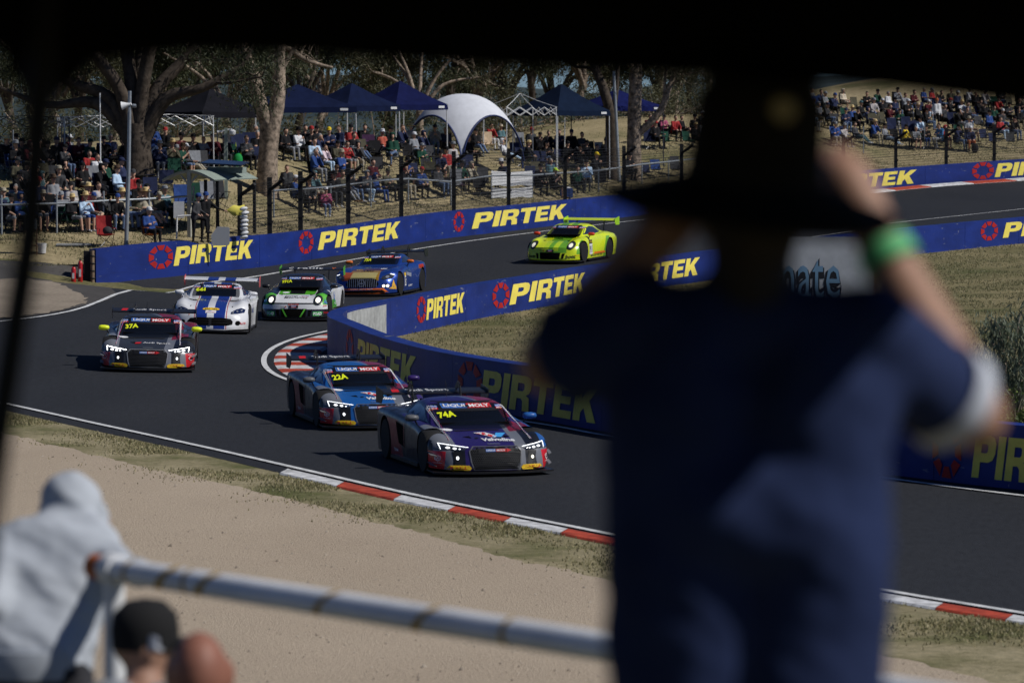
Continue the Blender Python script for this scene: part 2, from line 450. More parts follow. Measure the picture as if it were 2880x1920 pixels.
# gravel trap on the near side
gv = [gnd(u, v) for u, v in [(-260, 1160), (0, 1216), (120, 1244), (300, 1288), (420, 1318), (560, 1345), (700, 1376), (860, 1414), (1000, 1454), (1150, 1490), (1300, 1530), (1450, 1575), (1600, 1602), (1750, 1640),
      (2000, 1704), (2300, 1786), (2480, 1836), (2700, 1895), (3000, 1970)]]
gv = [(p.x + random.uniform(-.05, .05), p.y + random.uniform(-.13, .13)) for p in smooth_line(gv, 9)]
sheet('gravel_trap', gv + [(30, 31), (-34, 31), (-34, 74)], zg, .004, M_GRAV, 1.5)

vg = [(p.x, p.y) for p in near_edge if -33 < p.x < 29]
vg2 = [(x, y - .35) for x, y in gv if -33 < x < 29]
sheet('verge', [(x, y + .02) for x, y in vg] + vg2[::-1], zg, -.004, M_VERGE, 1.5)
# ------------------------------------------------------------------ painted lines
def line_from(pts, w, name='white_line'):
    return ribbon(name, offset_line(pts, w / 2), offset_line(pts, -w / 2), zg, .02, M_LINE)
line_from(near_line, .13)
ol = smooth_line([gnd(u, v) for u, v in [(-220, 946), (0, 905), (240, 864), (490, 822), (735, 776), (960, 737), (1200, 697), (1430, 664), (1780, 622), (2080, 590), (2460, 545), (2640, 526), (2880, 509), (3150, 492)]], 6)
line_from(ol, .14)
il = smooth_line([gnd(u, v) for u, v in [(3100, 1420), (2880, 1396), (2498, 1347), (2100, 1290), (1690, 1224), (1560, 1200), (1300, 1160), (1050, 1118), (880, 1088), (800, 1066), (757, 1043), (742, 1018), (752, 992), (790, 968), (850, 948), (930, 930)]], 6)
line_from(il, .13)
fl = smooth_line([gnd(u, v) for u, v in [(1180, 860), (1330, 818), (1480, 782), (1650, 752), (1960, 710), (2400, 650), (2520, 627), (2880, 588), (3100, 566)]], 6)
line_from(fl, .13)

# ------------------------------------------------------------------ kerbs: every painted block is a piece
def kerb(name, A, B, cols, hA, hB, nsub=3):
    """A, B: matching boundary points (block ends) on the track side and the outer side"""
    k = struct(link(name, None))
    for i in range(len(A) - 1):
        mb = MB(); a0, a1, b0, b1 = A[i], A[i + 1], B[i], B[i + 1]
        g = .004
        pts = []
        for t in np.linspace(g, 1 - g, nsub + 1):
            a = Vector(a0).lerp(Vector(a1), t); b = Vector(b0).lerp(Vector(b1), t)
            for q, h in ((a, .006), (a.lerp(b, .08), hA), (a.lerp(b, .92), hB), (b, .0)):
                pts.append((q.x, q.y, G1(q.x, q.y) + h))
        fs = [(r * 4 + c, r * 4 + c + 1, r * 4 + c + 5, r * 4 + c + 4) for r in range(nsub) for c in range(3)]
        mb.add(pts, fs)
        mb.obj('kerb_block', cols[i % 2], k)
    return k
nl = near_line
def along(poly, u0, u1, us):
    P = np.array([(p.x, p.y) for p in poly]); uu = 1440 + P[:, 0] / P[:, 1] * PXF
    return [Vector((np.interp(u, uu, P[:, 0]), np.interp(u, uu, P[:, 1]), 0)) for u in us]
us = [808, 968, 1130, 1282, 1440, 1600, 1765, 1935, 2110, 2290, 2475, 2662, 2860, 3060]
kerb('trackside_kerb', along(offset_line(nl, -.16), 0, 0, us), along(offset_line(nl, -.60), 0, 0, [u - 25 for u in us]), (M_KWHI, M_KRED), .02, .025)
# apex kerb round the nose of the infield wall
P = offset_line(il, -.24)
seg = [p for p in P if 84.2 < p.y < 103.5 and p.x < -1.6]
L = [0]
for a, b in zip(seg, seg[1:]): L.append(L[-1] + (b - a).length)
nb = 15
A = [Vector((np.interp(t, L, [p.x for p in seg]), np.interp(t, L, [p.y for p in seg]), 0)) for t in np.linspace(0, L[-1], nb + 1)]
wl = [p for p in inner if 83 < p.y < 104 and p.x < 0]
Lw = [0]
for a, b in zip(wl, wl[1:]): Lw.append(Lw[-1] + (b - a).length)
off_w = offset_line(wl, .18)
Bp = [Vector((np.interp(t, Lw, [p.x for p in off_w]), np.interp(t, Lw, [p.y for p in off_w]), 0)) for t in np.linspace(.2, Lw[-1] * .97, nb + 1)]
kerb('apex_kerb', A, Bp, (M_KRED, M_KWHI), .02, .05)
us = [2250, 2335, 2415, 2520, 2620, 2740, 2860, 2990, 3120]
kerb('far_kerb', along(offset_line(ol, .12), 0, 0, us), along(offset_line(ol, .95), 0, 0, [u - 40 for u in us]), (M_KWHI, M_KRED), .05, .12)

# ------------------------------------------------------------------ concrete walls
GL = {
 'P': (.86, [[(0, 0), (0, 1), (.60, 1), (.78, .95), (.86, .82), (.86, .58), (.78, .43), (.60, .37), (.29, .37), (.29, 0)], [(.29, .58), (.29, .79), (.50, .79), (.56, .75), (.56, .62), (.50, .58)]]),
 'I': (.29, [[(0, 0), (0, 1), (.29, 1), (.29, 0)]]),
 'R': (.88, [[(0, 0), (0, 1), (.62, 1), (.80, .95), (.87, .82), (.87, .62), (.80, .50), (.68, .45), (.82, .38), (.88, 0), (.58, 0), (.55, .28), (.47, .35), (.29, .35), (.29, 0)], [(.29, .56), (.29, .79), (.52, .79), (.58, .75), (.58, .61), (.52, .56)]]),
 'T': (.84, [[(0, .77), (0, 1), (.84, 1), (.84, .77), (.565, .77), (.565, 0), (.275, 0), (.275, .77)]]),
 'E': (.78, [[(0, 0), (0, 1), (.76, 1), (.76, .78), (.29, .78), (.29, .61), (.70, .61), (.70, .40), (.29, .40), (.29, .22), (.78, .22), (.78, 0)]]),
 'K': (.95, [[(0, 0), (0, 1), (.29, 1), (.29, .62), (.58, 1), (.93, 1), (.60, .58), (.95, 0), (.60, 0), (.40, .37), (.29, .24), (.29, 0)]])}
class Wall:
    def __init__(s, name, label, base, zfn, hfn, thick, side, material, panel=4.0, notch=None, in_mat=None):
        """base: dense line; the face towards the viewer lies on the line, thickness goes to `side` (+1 left of travel)"""
        s.P = [Vector((p.x, p.y, zfn(p.x, p.y))) for p in base]
        s.L = [0]
        for a, b in zip(s.P, s.P[1:]): s.L.append(s.L[-1] + (b - a).length)
        s.h, s.side, s.th = hfn, side, thick
        s.root = thing(name, label, 'wall', s.P[0])
        s.root.location = (0, 0, 0)
        n = max(1, round(s.L[-1] / panel))
        for i in range(n):
            a, b = s.L[-1] * i / n, s.L[-1] * (i + 1) / n
            mb = MB(); k = 9; vs = []
            for t in np.linspace(a + .008, b - .008, k):
                p, nrm = s.pt(t); h = s.h(t) - (notch(t) if notch else 0)
                q = p + nrm * s.side * s.th
                vs += [(p.x, p.y, p.z - .15), (p.x, p.y, p.z + h), (q.x, q.y, p.z + h), (q.x, q.y, p.z - .15)]
            fs = [(r * 4 + c, r * 4 + (c + 1) % 4, r * 4 + 4 + (c + 1) % 4, r * 4 + 4 + c) for r in range(k - 1) for c in range(4)] + [(0, 1, 2, 3), tuple(4 * (k - 1) + c for c in (3, 2, 1, 0))]
            mb.add(vs, fs)
            if in_mat and in_mat[0] < (a + b) / 2 < in_mat[1]:
                mb.m = [1 if (j < 4 * (k - 1) and j % 4 == 2) else 0 for j in range(len(fs))]
            mb.obj('wall_panel', [material, M_CONC], s.root)
    def pt(s, t):
        X = [np.interp(t, s.L, [p[i] for p in s.P]) for i in range(3)]
        e = .3
        d = Vector([np.interp(t + e, s.L, [p[i] for p in s.P]) - np.interp(t - e, s.L, [p[i] for p in s.P]) for i in range(2)] + [0]).normalized()
        return Vector(X), Vector((-d.y, d.x, 0))
    def t_of_u(s, u):
        uu = [1440 + p.x / p.y * PXF for p in s.P]
        i = min(range(len(uu) - 1), key=lambda k: 0 if (uu[k] - u) * (uu[k + 1] - u) <= 0 else min(abs(uu[k] - u), abs(uu[k + 1] - u)) + 1)
        a, b = uu[i], uu[i + 1]
        f = (u - a) / (b - a + 1e-9)
        return s.L[i] + (s.L[i + 1] - s.L[i]) * f
    def put(s, V, F, t0, t1, z0, z1, material, name, face=0, depth=.012):
        """V in unit square -> along wall t0..t1 (may run backwards), height z0..z1"""
        bm = bmesh.new(); vs = [bm.verts.new((x, y, 0)) for x, y in V]
        for f in F:
            try: bm.faces.new([vs[i] for i in f])
            except ValueError: pass
        xs_ = np.linspace(0, 1, 9)[1:-1]
        for x in xs_: bmesh.ops.bisect_plane(bm, geom=bm.verts[:] + bm.edges[:] + bm.faces[:], plane_co=(x, 0, 0), plane_no=(1, 0, 0))
        for v in bm.verts:
            p, nrm = s.pt(t0 + (t1 - t0) * v.co.x)
            off = nrm * s.side * (-depth if face == 0 else s.th + depth)
            v.co = p + off + Vector((0, 0, z0 + (z1 - z0) * v.co.y))
        me = bpy.data.meshes.new(name); bm.to_mesh(me); bm.free(); me.materials.append(material)
        return link(name, me, s.root)
    def word(s, u0, u1, z0, z1, ue=None, face=0, word='PIRTEK', er=None):
        t0, t1 = s.t_of_u(u0), s.t_of_u(u1)
        gap, sh = .085, .19
        W = sum(GL[c][0] + gap for c in word) - gap + sh
        x = 0
        for c in word:
            w, lp = GL[c]
            V, F = fill2d(lp)
            V = np.c_[(V[:, 0] + x + sh * V[:, 1]) / W, V[:, 1]]
            lo, hi = V[:, 0].min(), V[:, 0].max()
            Vn = np.c_[(V[:, 0] - lo) / (hi - lo), V[:, 1]]
            s.put(Vn, F, t0 + (t1 - t0) * lo, t0 + (t1 - t0) * hi, z0, z1, M_YEL, 'letter', face)
            x += w + gap
        if ue is not None:
            tc = s.t_of_u(ue); zc = (z0 + z1) / 2 + .03; ro = er or (z1 - z0) * .66
            sx = (1 if t1 > t0 else -1)
            for k in range(8):
                a0 = R(k * 45 + 90 - 18.5); a1 = R(k * 45 + 90 + 18.5)
                q = [(.57 * math.cos(a0 + R(3)), .57 * math.sin(a0 + R(3))), (math.cos(a0), math.sin(a0)), (math.cos(a1), math.sin(a1)), (.57 * math.cos(a1 - R(3)), .57 * math.sin(a1 - R(3)))]
                xs_ = [p[0] for p in q]; ys_ = [p[1] for p in q]
                V = np.array([((p[0] - min(xs_)) / (max(xs_) - min(xs_)), (p[1] - min(ys_)) / (max(ys_) - min(ys_))) for p in q])
                s.put(V, [(0, 1, 2, 3)], tc + sx * ro * min(xs_) * s.asp(t0, t1, W, z1 - z0), tc + sx * ro * max(xs_) * s.asp(t0, t1, W, z1 - z0), zc + ro * min(ys_), zc + ro * max(ys_), M_RED, 'emblem_segment', face)
    def asp(s, t0, t1, W, h): return max(.6, min(1.6, abs(t1 - t0) / (W * h)))
def oh(t): return 1.2 - .14 * float(sstep(3, 14, t))
OUT = Wall('trackside_wall', 'long blue painted concrete wall with yellow lettering below the catch fence', outer, G1, oh, .35, 1, M_BLUE, 4.2,
           notch=lambda t: .22 * float(sstep(3.9, 5.2, t) * (1 - sstep(5.6, 6.8, t))))
OUT.word(487, 712, .36, 1.0, 452)
OUT.word(893, 1126, .30, .94, 860)
OUT.word(1326, 1594, .26, .90, 1290)
OUT.word(2338, 2578, .18, .90, None)
OUT.word(2796, 3040, .20, .92, 2763)
M_IN = M_BLUE
INW = Wall('infield_wall', 'blue painted concrete wall wrapping round the infield with a rounded nose at the apex', inner, G1, lambda t: 1.0, .38, -1, M_BLUE, 3.6)
_tn = INW.L[-1]
def t_at(y, x=None, after=0):
    c = [(abs(p.y - y) + (abs(p.x - x) * .5 if x is not None else 0), l) for p, l in zip(INW.P, INW.L) if l >= after]
    return min(c)[1]
# near (track) face in shade; words read left to right = decreasing arc length on the near side
INW.N_SPLIT = t_at(95, -4.85)
def near_t(u):
    c = [(abs(1440 + p.x / p.y * PXF - u), l) for p, l in zip(INW.P, INW.L) if l < INW.N_SPLIT]
    L_ = [l for p, l in zip(INW.P, INW.L) if l < INW.N_SPLIT]; U_ = [1440 + p.x / p.y * PXF for p, l in zip(INW.P, INW.L) if l < INW.N_SPLIT]
    return float(np.interp(-u, [-q for q in U_], L_))
def far_t(u):
    L_ = [l for p, l in zip(INW.P, INW.L) if l > INW.N_SPLIT + 4]; U_ = [1440 + p.x / p.y * PXF for p, l in zip(INW.P, INW.L) if l > INW.N_SPLIT + 4]
    return float(np.interp(u, U_, L_))
INW.t_of_u = near_t
INW.word(1004, 1172, .12, .80, 984, face=0)
INW.word(1352, 1690, .12, .80, 1322, face=0)
INW.word(2738, 3120, .12, .80, 2668, face=0)
INW.t_of_u = far_t
INW.word(1160, 1270, .30, .86, 1146, face=1)
INW.word(1398, 1612, .26, .84, 1374, face=1)
INW.word(1735, 1940, .26, .84, 1700, face=1)
INW.word(2796, 3080, .30, .86, 2758, face=1)
# bare grey inside face at the nose
V4, F4 = np.array([(0, 0), (1, 0), (1, 1), (0, 1)]), [(0, 1, 2, 3)]
INW.put(V4, F4, t_at(96.2, -4.8), far_t(1046), .05, .93, M_CONC, 'bare_concrete_face', 1, .004)
# infield grass sheet
ig = [(p.x, p.y) for p in inner] + [(60, 155), (60, 45)]
sheet('infield_grass', ig, zg, .02, M_DRY, 2.5)
# spectator bank: a grid fanned out from the wall line to the far side
cl = [Vector((-140, 131, 0)), Vector((-90, 131.5, 0)), Vector((-45, 131.6, 0))] + [Vector((p.x, p.y, 0)) for p in (gnd(-180, 734), gnd(0, 734), gnd(120, 740), gnd(236, 754))] + [Vector((p.x, p.y + .1, 0)) for p in outer] + [Vector((60, 222, 0)), Vector((90, 228, 0)), Vector((140, 235, 0))]
Lc = np.r_[0, np.cumsum([(b - a).length for a, b in zip(cl, cl[1:])])]
tt = np.unique(np.r_[Lc, np.linspace(0, 70, 20), np.linspace(100, Lc[-1] - 70, 120)])
cx = np.interp(tt, Lc, [p.x for p in cl]); cy = np.interp(tt, Lc, [p.y for p in cl])
dx = np.interp(tt, Lc, np.linspace(-190, 170, len(cl))); dx = np.where(np.abs(cx) < 60, cx * 1.45 - 8, dx)
dx = np.maximum.accumulate(dx)
w = np.r_[0, np.linspace(.004, .5, 50), np.linspace(.52, 1, 14)]
BX = cx[None] + (dx - cx)[None] * w[:, None]; BY = cy[None] + (330 - cy)[None] * w[:, None]
BZ = zb(BX.ravel(), BY.ravel()); BZ = np.where(BY.ravel() > 292, BZ - (BY.ravel() - 292) * .3, BZ)
n_ = len(tt)
F = np.array([(j * n_ + i, j * n_ + i + 1, (j + 1) * n_ + i + 1, (j + 1) * n_ + i) for j in range(len(w) - 1) for i in range(n_ - 1)])
me = np_mesh('spectator_bank', np.c_[BX.ravel(), BY.ravel(), BZ], F, M_BANK); me.shade_smooth()
struct(link('spectator_bank', me))

# loose stones on the gravel trap
rgp = np.random.default_rng(91)
def pebbles(n, lab):
    x = rgp.uniform(-13, 12, n); y = 39 + 36 * rgp.power(1.0, n) ** 1.3
    ge = np.interp(x, [q[0] for q in gv], [q[1] for q in gv]); k = y < ge - .15
    x, y = x[k], y[k]; n = len(x); sz = rgp.gamma(1.6, .005, n) + .004
    z = zg(x, y) + .006
    a = rgp.uniform(0, 6.28, n); T = []
    for j in range(3): T.append(np.c_[x + np.cos(a + j * 2.1) * sz, y + np.sin(a + j * 2.1) * sz, z])
    T.append(np.c_[x + rgp.normal(0, .3, n) * sz, y + rgp.normal(0, .3, n) * sz, z + sz * rgp.uniform(.5, 1.1, n)])
    V = np.stack(T, 1).reshape(-1, 3); o = np.arange(n)[:, None] * 4
    F = np.concatenate([o + np.array(f) for f in ((0, 1, 3), (1, 2, 3), (2, 0, 3))])
    return V, F
V, F = pebbles(9000, '')
# ------------------------------------------------------------------ trees
M_BARK = mat('gum_bark', (.33, .26, .20), .9, .15, noise=.55, nscale=5, bump=.9, bscale=9, dark=(.055, .045, .036))
M_BARKD = mat('dark_bark', (.075, .06, .048), .95, .1, noise=.5, nscale=4, bump=.9, bscale=9)
M_BARKP = mat('pale_bark', (.36, .30, .24), .85, .2, noise=.5, nscale=4, bump=.6, bscale=8, dark=(.12, .095, .075))
def leaf_mat(name, a, b):
    m, nt, bs = _nt(name)
    g = nt.nodes.new('ShaderNodeNewGeometry'); rp = nt.nodes.new('ShaderNodeValToRGB')
    nt.links.new(g.outputs['Random Per Island'], rp.inputs['Fac'])
    rp.color_ramp.elements[0].color = (*a, 1); rp.color_ramp.elements[1].color = (*b, 1)
    nt.links.new(rp.outputs['Color'], bs.inputs['Base Color'])
    bs.inputs['Roughness'].default_value = .55; bs.inputs['Specular IOR Level'].default_value = .3
    tr = nt.nodes.new('ShaderNodeBsdfTranslucent'); nt.links.new(rp.outputs['Color'], tr.inputs['Color'])
    mx = nt.nodes.new('ShaderNodeMixShader'); mx.inputs[0].default_value = .25
    out = [n for n in nt.nodes if n.type == 'OUTPUT_MATERIAL'][0]
    nt.links.new(bs.outputs[0], mx.inputs[1]); nt.links.new(tr.outputs[0], mx.inputs[2]); nt.links.new(mx.outputs[0], out.inputs['Surface'])
    MATS[name] = m
    return m
M_LEAF = leaf_mat('gum_leaves', (.022, .034, .016), (.085, .092, .045))
M_LEAF2 = leaf_mat('olive_leaves', (.034, .040, .019), (.125, .118, .060))
M_SHRUB = leaf_mat('shrub_leaves', (.03, .06, .015), (.14, .18, .04))
M_SAPL = leaf_mat('sapling_leaves', (.07, .09, .06), (.20, .24, .17))
M_GRASS = leaf_mat('grass_blades', (.13, .14, .055), (.44, .38, .22))
M_GRASSD = leaf_mat('dry_blades', (.09, .11, .04), (.36, .31, .18))

tag(link('loose_stones', np_mesh('loose_stones', V, F, leaf_mat('stones', (.26, .215, .17), (.50, .43, .35)))), 'loose stones scattered over the gravel trap', 'stones', kind='stuff')
def leaves(C, n, spread, size, rg, droop=.6, aspect=.22):
    """n drooping leaf blades scattered round each point of C"""
    C = np.asarray(C, float); k = len(C) * n
    c = np.repeat(C, n, 0) + rg.normal(0, 1, (k, 3)) * np.array([spread, spread, spread * .75])
    ln = size * rg.uniform(.6, 1.4, k)
    d = rg.normal(0, 1, (k, 3)); d[:, 2] -= droop * 2; d /= np.linalg.norm(d, axis=1)[:, None]
    s = np.cross(d, rg.normal(0, 1, (k, 3))); s /= np.linalg.norm(s, axis=1)[:, None] + 1e-9
    w = (ln * aspect)[:, None] * s; L = ln[:, None] * d
    V = np.stack([c, c + L * .45 + w * .5, c + L, c + L * .45 - w * .5], 1).reshape(-1, 3)
    F = np.arange(k * 4).reshape(-1, 4)
    return V, F
def branchy(start, direction, length, r0, depth, rg, out, tips, twist=.55, up=.15, seg=5):
    """recursive limb: appends (points, radii) to out, tip clusters to tips"""
    p = Vector(start); d = Vector(direction).normalized(); pts, rs = [p.copy()], [r0]
    for i in range(seg):
        d = (d + Vector(rg.normal(0, twist * .35, 3)) + Vector((0, 0, up * .25))).normalized()
        p = p + d * (length / seg); pts.append(p.copy()); rs.append(r0 * (1 - .62 * (i + 1) / seg))
    out.append((pts, rs))
    if depth == 0:
        tips += [tuple(q) for q in pts[2:]]
        return
    for k in range(int(rg.integers(3, 5))):
        i = int(rg.integers(2, seg + 1)); nd = (d + Vector(rg.normal(0, .75, 3))).normalized()
        branchy(pts[i], nd, length * rg.uniform(.45, .75), rs[i] * .62, depth - 1, rg, out, tips, twist, up, seg)
def make_tree(name, seed, limbs, leafm, barkm, nl, spread, lsize, depth=2, extra=None, droop=.6):
    """limbs: list of (points, radii, grow) main stems given explicitly, grow=(dir,len) or None -> returns (trunk mesh, crown mesh)"""
    rg = np.random.default_rng(seed); out, tips = [], []
    for pts, rs, grow in limbs:
        pts = [Vector(p) for p in pts]
        sp = smooth_line(pts, 4); rr = np.interp(np.linspace(0, 1, len(sp)), np.linspace(0, 1, len(rs)), rs)
        out.append((sp, list(rr)))
        if grow:
            for _ in range(grow[2]):
                d = Vector(grow[0]) + Vector(rg.normal(0, .45, 3))
                branchy(sp[-1] if rg.random() < .5 else sp[int(len(sp) * .75)], d, grow[1] * rg.uniform(.7, 1.2), rr[-1] * .8, depth, rg, out, tips)
    mb = MB()
    for pts, rs in out: mb.tube(pts, rs, 10 if max(rs) > .12 else 5, False)
    tm = mb.mesh(name + '_trunk', barkm, 180)
    V, F = leaves(tips + (extra or []), nl, spread, lsize, rg, droop)
    return tm, np_mesh(name + '_crown', V, F, leafm)
def plant_tree(tm, cm, label, loc, rz=0, sc=1.0, group=None, name='gum_tree'):
    t = thing(name, label, 'tree', loc, rz, group); t.scale = (sc, sc, sc)
    link('trunk', tm, t); link('crown', cm, t)
    return t
# the big dark many-stemmed tree behind the left crowd
b0 = bank(385, 515)
L1 = [([(0, 0, -.3), (.05, 0, 1.2), (.0, .1, 2.2)], [.72, .52, .50], None)]
for k, (x, y, z, r) in enumerate([(-3.8, .3, 4.6, .20), (-2.0, -.5, 5.6, .22), (-.7, .5, 6.5, .26), (.9, -.3, 6.4, .26), (2.4, .4, 5.4, .22), (4.0, -.4, 4.4, .17), (-5.2, .2, 3.6, .13), (.2, 1.0, 6.8, .2)]):
    L1.append(([(x * .05, 0, 1.6), (x * .28, y * .4, 2.2 + .22 * z), (x * .65, y, z * .82), (x, y, z)], [.34 if k < 6 else .2, .26, r, r * .6], ((x * .3, 0, .7), 2.2, 4)))
tm, cm = make_tree('big_gum', 3, L1, M_LEAF, M_BARKD, 18, .28, .18, 2)
plant_tree(tm, cm, 'huge dark gum tree with many spreading limbs behind the left crowd', b0)
# forked tree in front of the navy canopies
b0 = bank(752, 548)
L2 = [([(0, 0, -.4), (.0, 0, .8), (.06, 0, 1.9), (.12, 0, 2.75)], [.52, .42, .38, .42], None),
      ([(.10, 0, 2.6), (-.28, 0, 3.6), (-.52, -.05, 4.6), (-.95, 0, 5.9), (-1.2, .1, 7.5)], [.34, .30, .27, .23, .16], ((-.3, 0, 1), 2.6, 4)),
      ([(.14, 0, 2.6), (.38, .05, 3.5), (.46, .1, 4.6), (.50, 0, 5.8), (.9, 0, 7.6)], [.36, .31, .27, .24, .16], ((.5, 0, 1), 2.6, 4)),
      ([(-.62, 0, 4.9), (-1.3, .1, 5.15), (-2.2, .1, 5.2)], [.10, .08, .05], None), ([(.50, 0, 4.7), (1.0, .1, 5.6), (1.7, .1, 6.4)], [.11, .09, .05], None)]
tm, cm = make_tree('fork_gum', 5, L2, M_LEAF2, M_BARK, 6, .24, .16, 2)
plant_tree(tm, cm, 'forked gum tree with pale lit trunk in front of the navy canopies', b0)
# pair of trunks by the hat of the photographer
b0 = bank(1725, 505)
L3 = [([(0, 0, -.4), (-.05, 0, 1.5), (-.12, 0, 3.0), (-.45, 0, 4.3), (-.95, 0, 5.6), (-1.3, 0, 7.2)], [.34, .30, .27, .25, .20, .12], ((-.3, 0, 1), 2.6, 5)), ([(-.12, 0, 2.8), (.12, 0, 4.2), (.25, 0, 6.5)], [.16, .13, .09], ((.1, 0, 1), 2, 3))]
tm, cm = make_tree('lean_gum', 9, L3, M_LEAF, M_BARKD, 20, .32, .17, 2)
plant_tree(tm, cm, 'slim dark gum leaning left beside the grey flood pole', b0)
b0 = bank(1783, 505)
L4 = [([(0, 0, -.4), (.0, 0, 1.5), (.02, 0, 3.0), (.08, 0, 5.0), (.2, 0, 7.5)], [.42, .37, .35, .33, .24], ((.1, 0, 1), 2.6, 6)),
      ([(.12, 0, 2.2), (.75, -.1, 2.75), (1.35, -.1, 3.5), (1.75, -.1, 4.6), (2.3, 0, 6.0)], [.20, .19, .17, .14, .10], ((.5, 0, 1), 2.2, 5)), ([(1.45, -.1, 3.7), (1.5, -.1, 4.6), (1.55, 0, 5.8)], [.10, .08, .05], ((.2, 0, 1), 1.5, 3))]
tm, cm = make_tree('limb_gum', 12, L4, M_LEAF2, [M_BARK][0], 20, .32, .17, 2)
plant_tree(tm, cm, 'thick gum trunk with a pale bare limb reaching right', b0)
# background wood: separate trees made from five patterns
VAR = []
for sd in range(6):
    rg = np.random.default_rng(100 + sd); lm = [([(0, 0, -.5), (rg.normal(0, .2), 0, 1.5), (rg.normal(0, .4), 0, 3.2)], [.26, .22, .19], None)]
    x0 = lm[0][0][2][0]
    for k in range(6):
        a = rg.uniform(0, 6.28); h = rg.uniform(4.2, 7.5); r = rg.uniform(1.4, 3.6)
        lm.append(([(x0 * .6, 0, 2.2 + .2 * k * .5), (x0 + r * .4 * math.cos(a), r * .4 * math.sin(a), 2.6 + h * .3), (x0 + r * math.cos(a), r * math.sin(a), h)], [.14, .10, .06], ((math.cos(a) * .5, math.sin(a) * .5, .4), 1.7, 3)))
    VAR.append(make_tree('wood_gum%d' % sd, 200 + sd, lm, M_LEAF if sd % 2 else M_LEAF2, M_BARK if sd % 3 == 0 else M_BARKD, 17, .28, .25, 2, droop=.5))
BT = [(-60, 186, 1.0), (40, 176, .95), (150, 195, 1.1), (230, 182, 1.0), (330, 200, 1.15), (455, 190, 1.0), (560, 205, 1.1), (640, 186, .95), (700, 215, 1.2), (830, 192, 1.05), (905, 225, 1.2), (1090, 245, 1.2), (1180, 200, .95), (1265, 220, 1.1),
      (1345, 206, 1.0), (1420, 232, 1.25), (1500, 212, 1.0), (1560, 240, 1.3), (1640, 225, 1.1), (1700, 250, 1.3), (1830, 240, 1.1), (1900, 262, 1.2), (1990, 255, 1.1), (1860, 222, .8), (1935, 226, .85), (2030, 230, .8), (100, 240, 1.3), (380, 245, 1.3), (1330, 265, 1.3)]
ords = ['first', 'second', 'third', 'fourth', 'fifth', 'sixth', 'seventh', 'eighth', 'ninth', 'tenth', 'eleventh', 'twelfth', 'thirteenth', 'fourteenth', 'fifteenth', 'sixteenth', 'seventeenth', 'eighteenth', 'nineteenth', 'twentieth',
        'twenty-first', 'twenty-second', 'twenty-third', 'twenty-fourth', 'twenty-fifth', 'twenty-sixth', 'twenty-seventh', 'twenty-eighth', 'twenty-ninth', 'thirtieth', 'thirty-first', 'thirty-second', 'thirty-third', 'thirty-fourth', 'thirty-fifth', 'thirty-sixth']
for k, (u, d, sc) in enumerate(sorted(BT)):
    x = (u - 1440) / PXF * d
    plant_tree(*VAR[(k * 5 + int(d)) % 6], 'grey green gum tree in the wood behind the canopies, %s from the left' % ords[k], (x, d, B1(x, d)), random.uniform(0, 6.28), sc * .95, 'gum trees in the wood behind the crowd')
# low scrub that closes the view under the crowns
rg = np.random.default_rng(55)
SC = []
for sd in range(3):
    C = rg.normal(0, 1, (70, 3)) * (.9, .7, .45) + (0, 0, .75); C[:, 2] = np.abs(C[:, 2])
    V, F = leaves(C, 18, .22, .15, rg, .1, .3)
    st = MB()
    for q in C[::6]: st.tube([(0, 0, -.1), tuple(q * (.5, .5, .6)), tuple(q)], [.03, .02, .008], 4, False)
    SC.append((np_mesh('scrub_leaves%d' % sd, V, F, M_LEAF2 if sd else M_LEAF), st.mesh('scrub_stems%d' % sd, M_BARK)))
SB = [(0, 168), (90, 172), (170, 170), (250, 176), (420, 176), (500, 172), (575, 180), (650, 178), (820, 186), (1060, 196), (1300, 200), (1395, 205), (1470, 208), (1540, 214), (1620, 218), (1700, 222), (1800, 226), (1880, 235), (1960, 240), (1840, 212), (1900, 214), (1960, 216), (2020, 220)]
for k, (u, d) in enumerate(SB):
    x = (u - 1440) / PXF * d
    t = thing('scrub_bush', 'low grey scrub bush behind the crowd, %s from the left' % ords[k], 'bush', (x, d, B1(x, d)), random.uniform(0, 6), 'scrub bushes behind the crowd')
    s_ = random.uniform(.9, 1.5); t.scale = (s_ * 1.2, s_ * 1.2, s_)
    link('foliage', SC[k % 3][0], t); link('stem', SC[k % 3][1], t)

# ------------------------------------------------------------------ shrubs behind the near wall on the right
g0 = Vector((8.35, 65.0, G1(8.35, 65.0)))
rg = np.random.default_rng(77); C = []; st = MB()
for k in range(16):
    a = rg.uniform(0, 6.28); top = Vector((rg.normal(0, .55), rg.normal(0, .5), rg.uniform(1.1, 2.5)))
    pts = [(0, 0, -.1), tuple(top * .5 + Vector((0, 0, .2))), tuple(top), tuple(top + Vector((rg.normal(0, .35), rg.normal(0, .3), -.35)))]
    st.tube(smooth_line(pts, 4), [.03] * 4 + [.02] * 4 + [.009] * 5, 5, False); C += [tuple(p) for p in smooth_line(pts, 5)[5:]]
V, F = leaves(C, 34, .16, .13, rg, 1.2, .18)
t = thing('gum_sapling', 'drooping gum sapling with grey green leaves behind the near blue wall', 'tree', g0)
st.obj('trunk', M_BARKP, t, 180); link('crown', np_mesh('sapling_crown', V, F, M_SAPL), t)
C = rg.normal(0, 1, (220, 3)) * (.75, .5, .3) + (-.15, -.3, .55); C[:, 2] = np.abs(C[:, 2])
V, F = leaves(C, 26, .10, .075, rg, -.1, .55)
t = thing('green_shrub', 'bright green leafy shrub under the sapling by the near wall', 'shrub', g0 + Vector((.1, -1.4, 0)))
st = MB()
for q in C[::12]: st.tube([(0, 0, -.1), tuple(q * .5), tuple(q)], [.02, .012, .006], 4, False)
st.obj('stem', M_BARK, t); link('foliage', np_mesh('shrub_leaves', V, F, M_SHRUB), t)

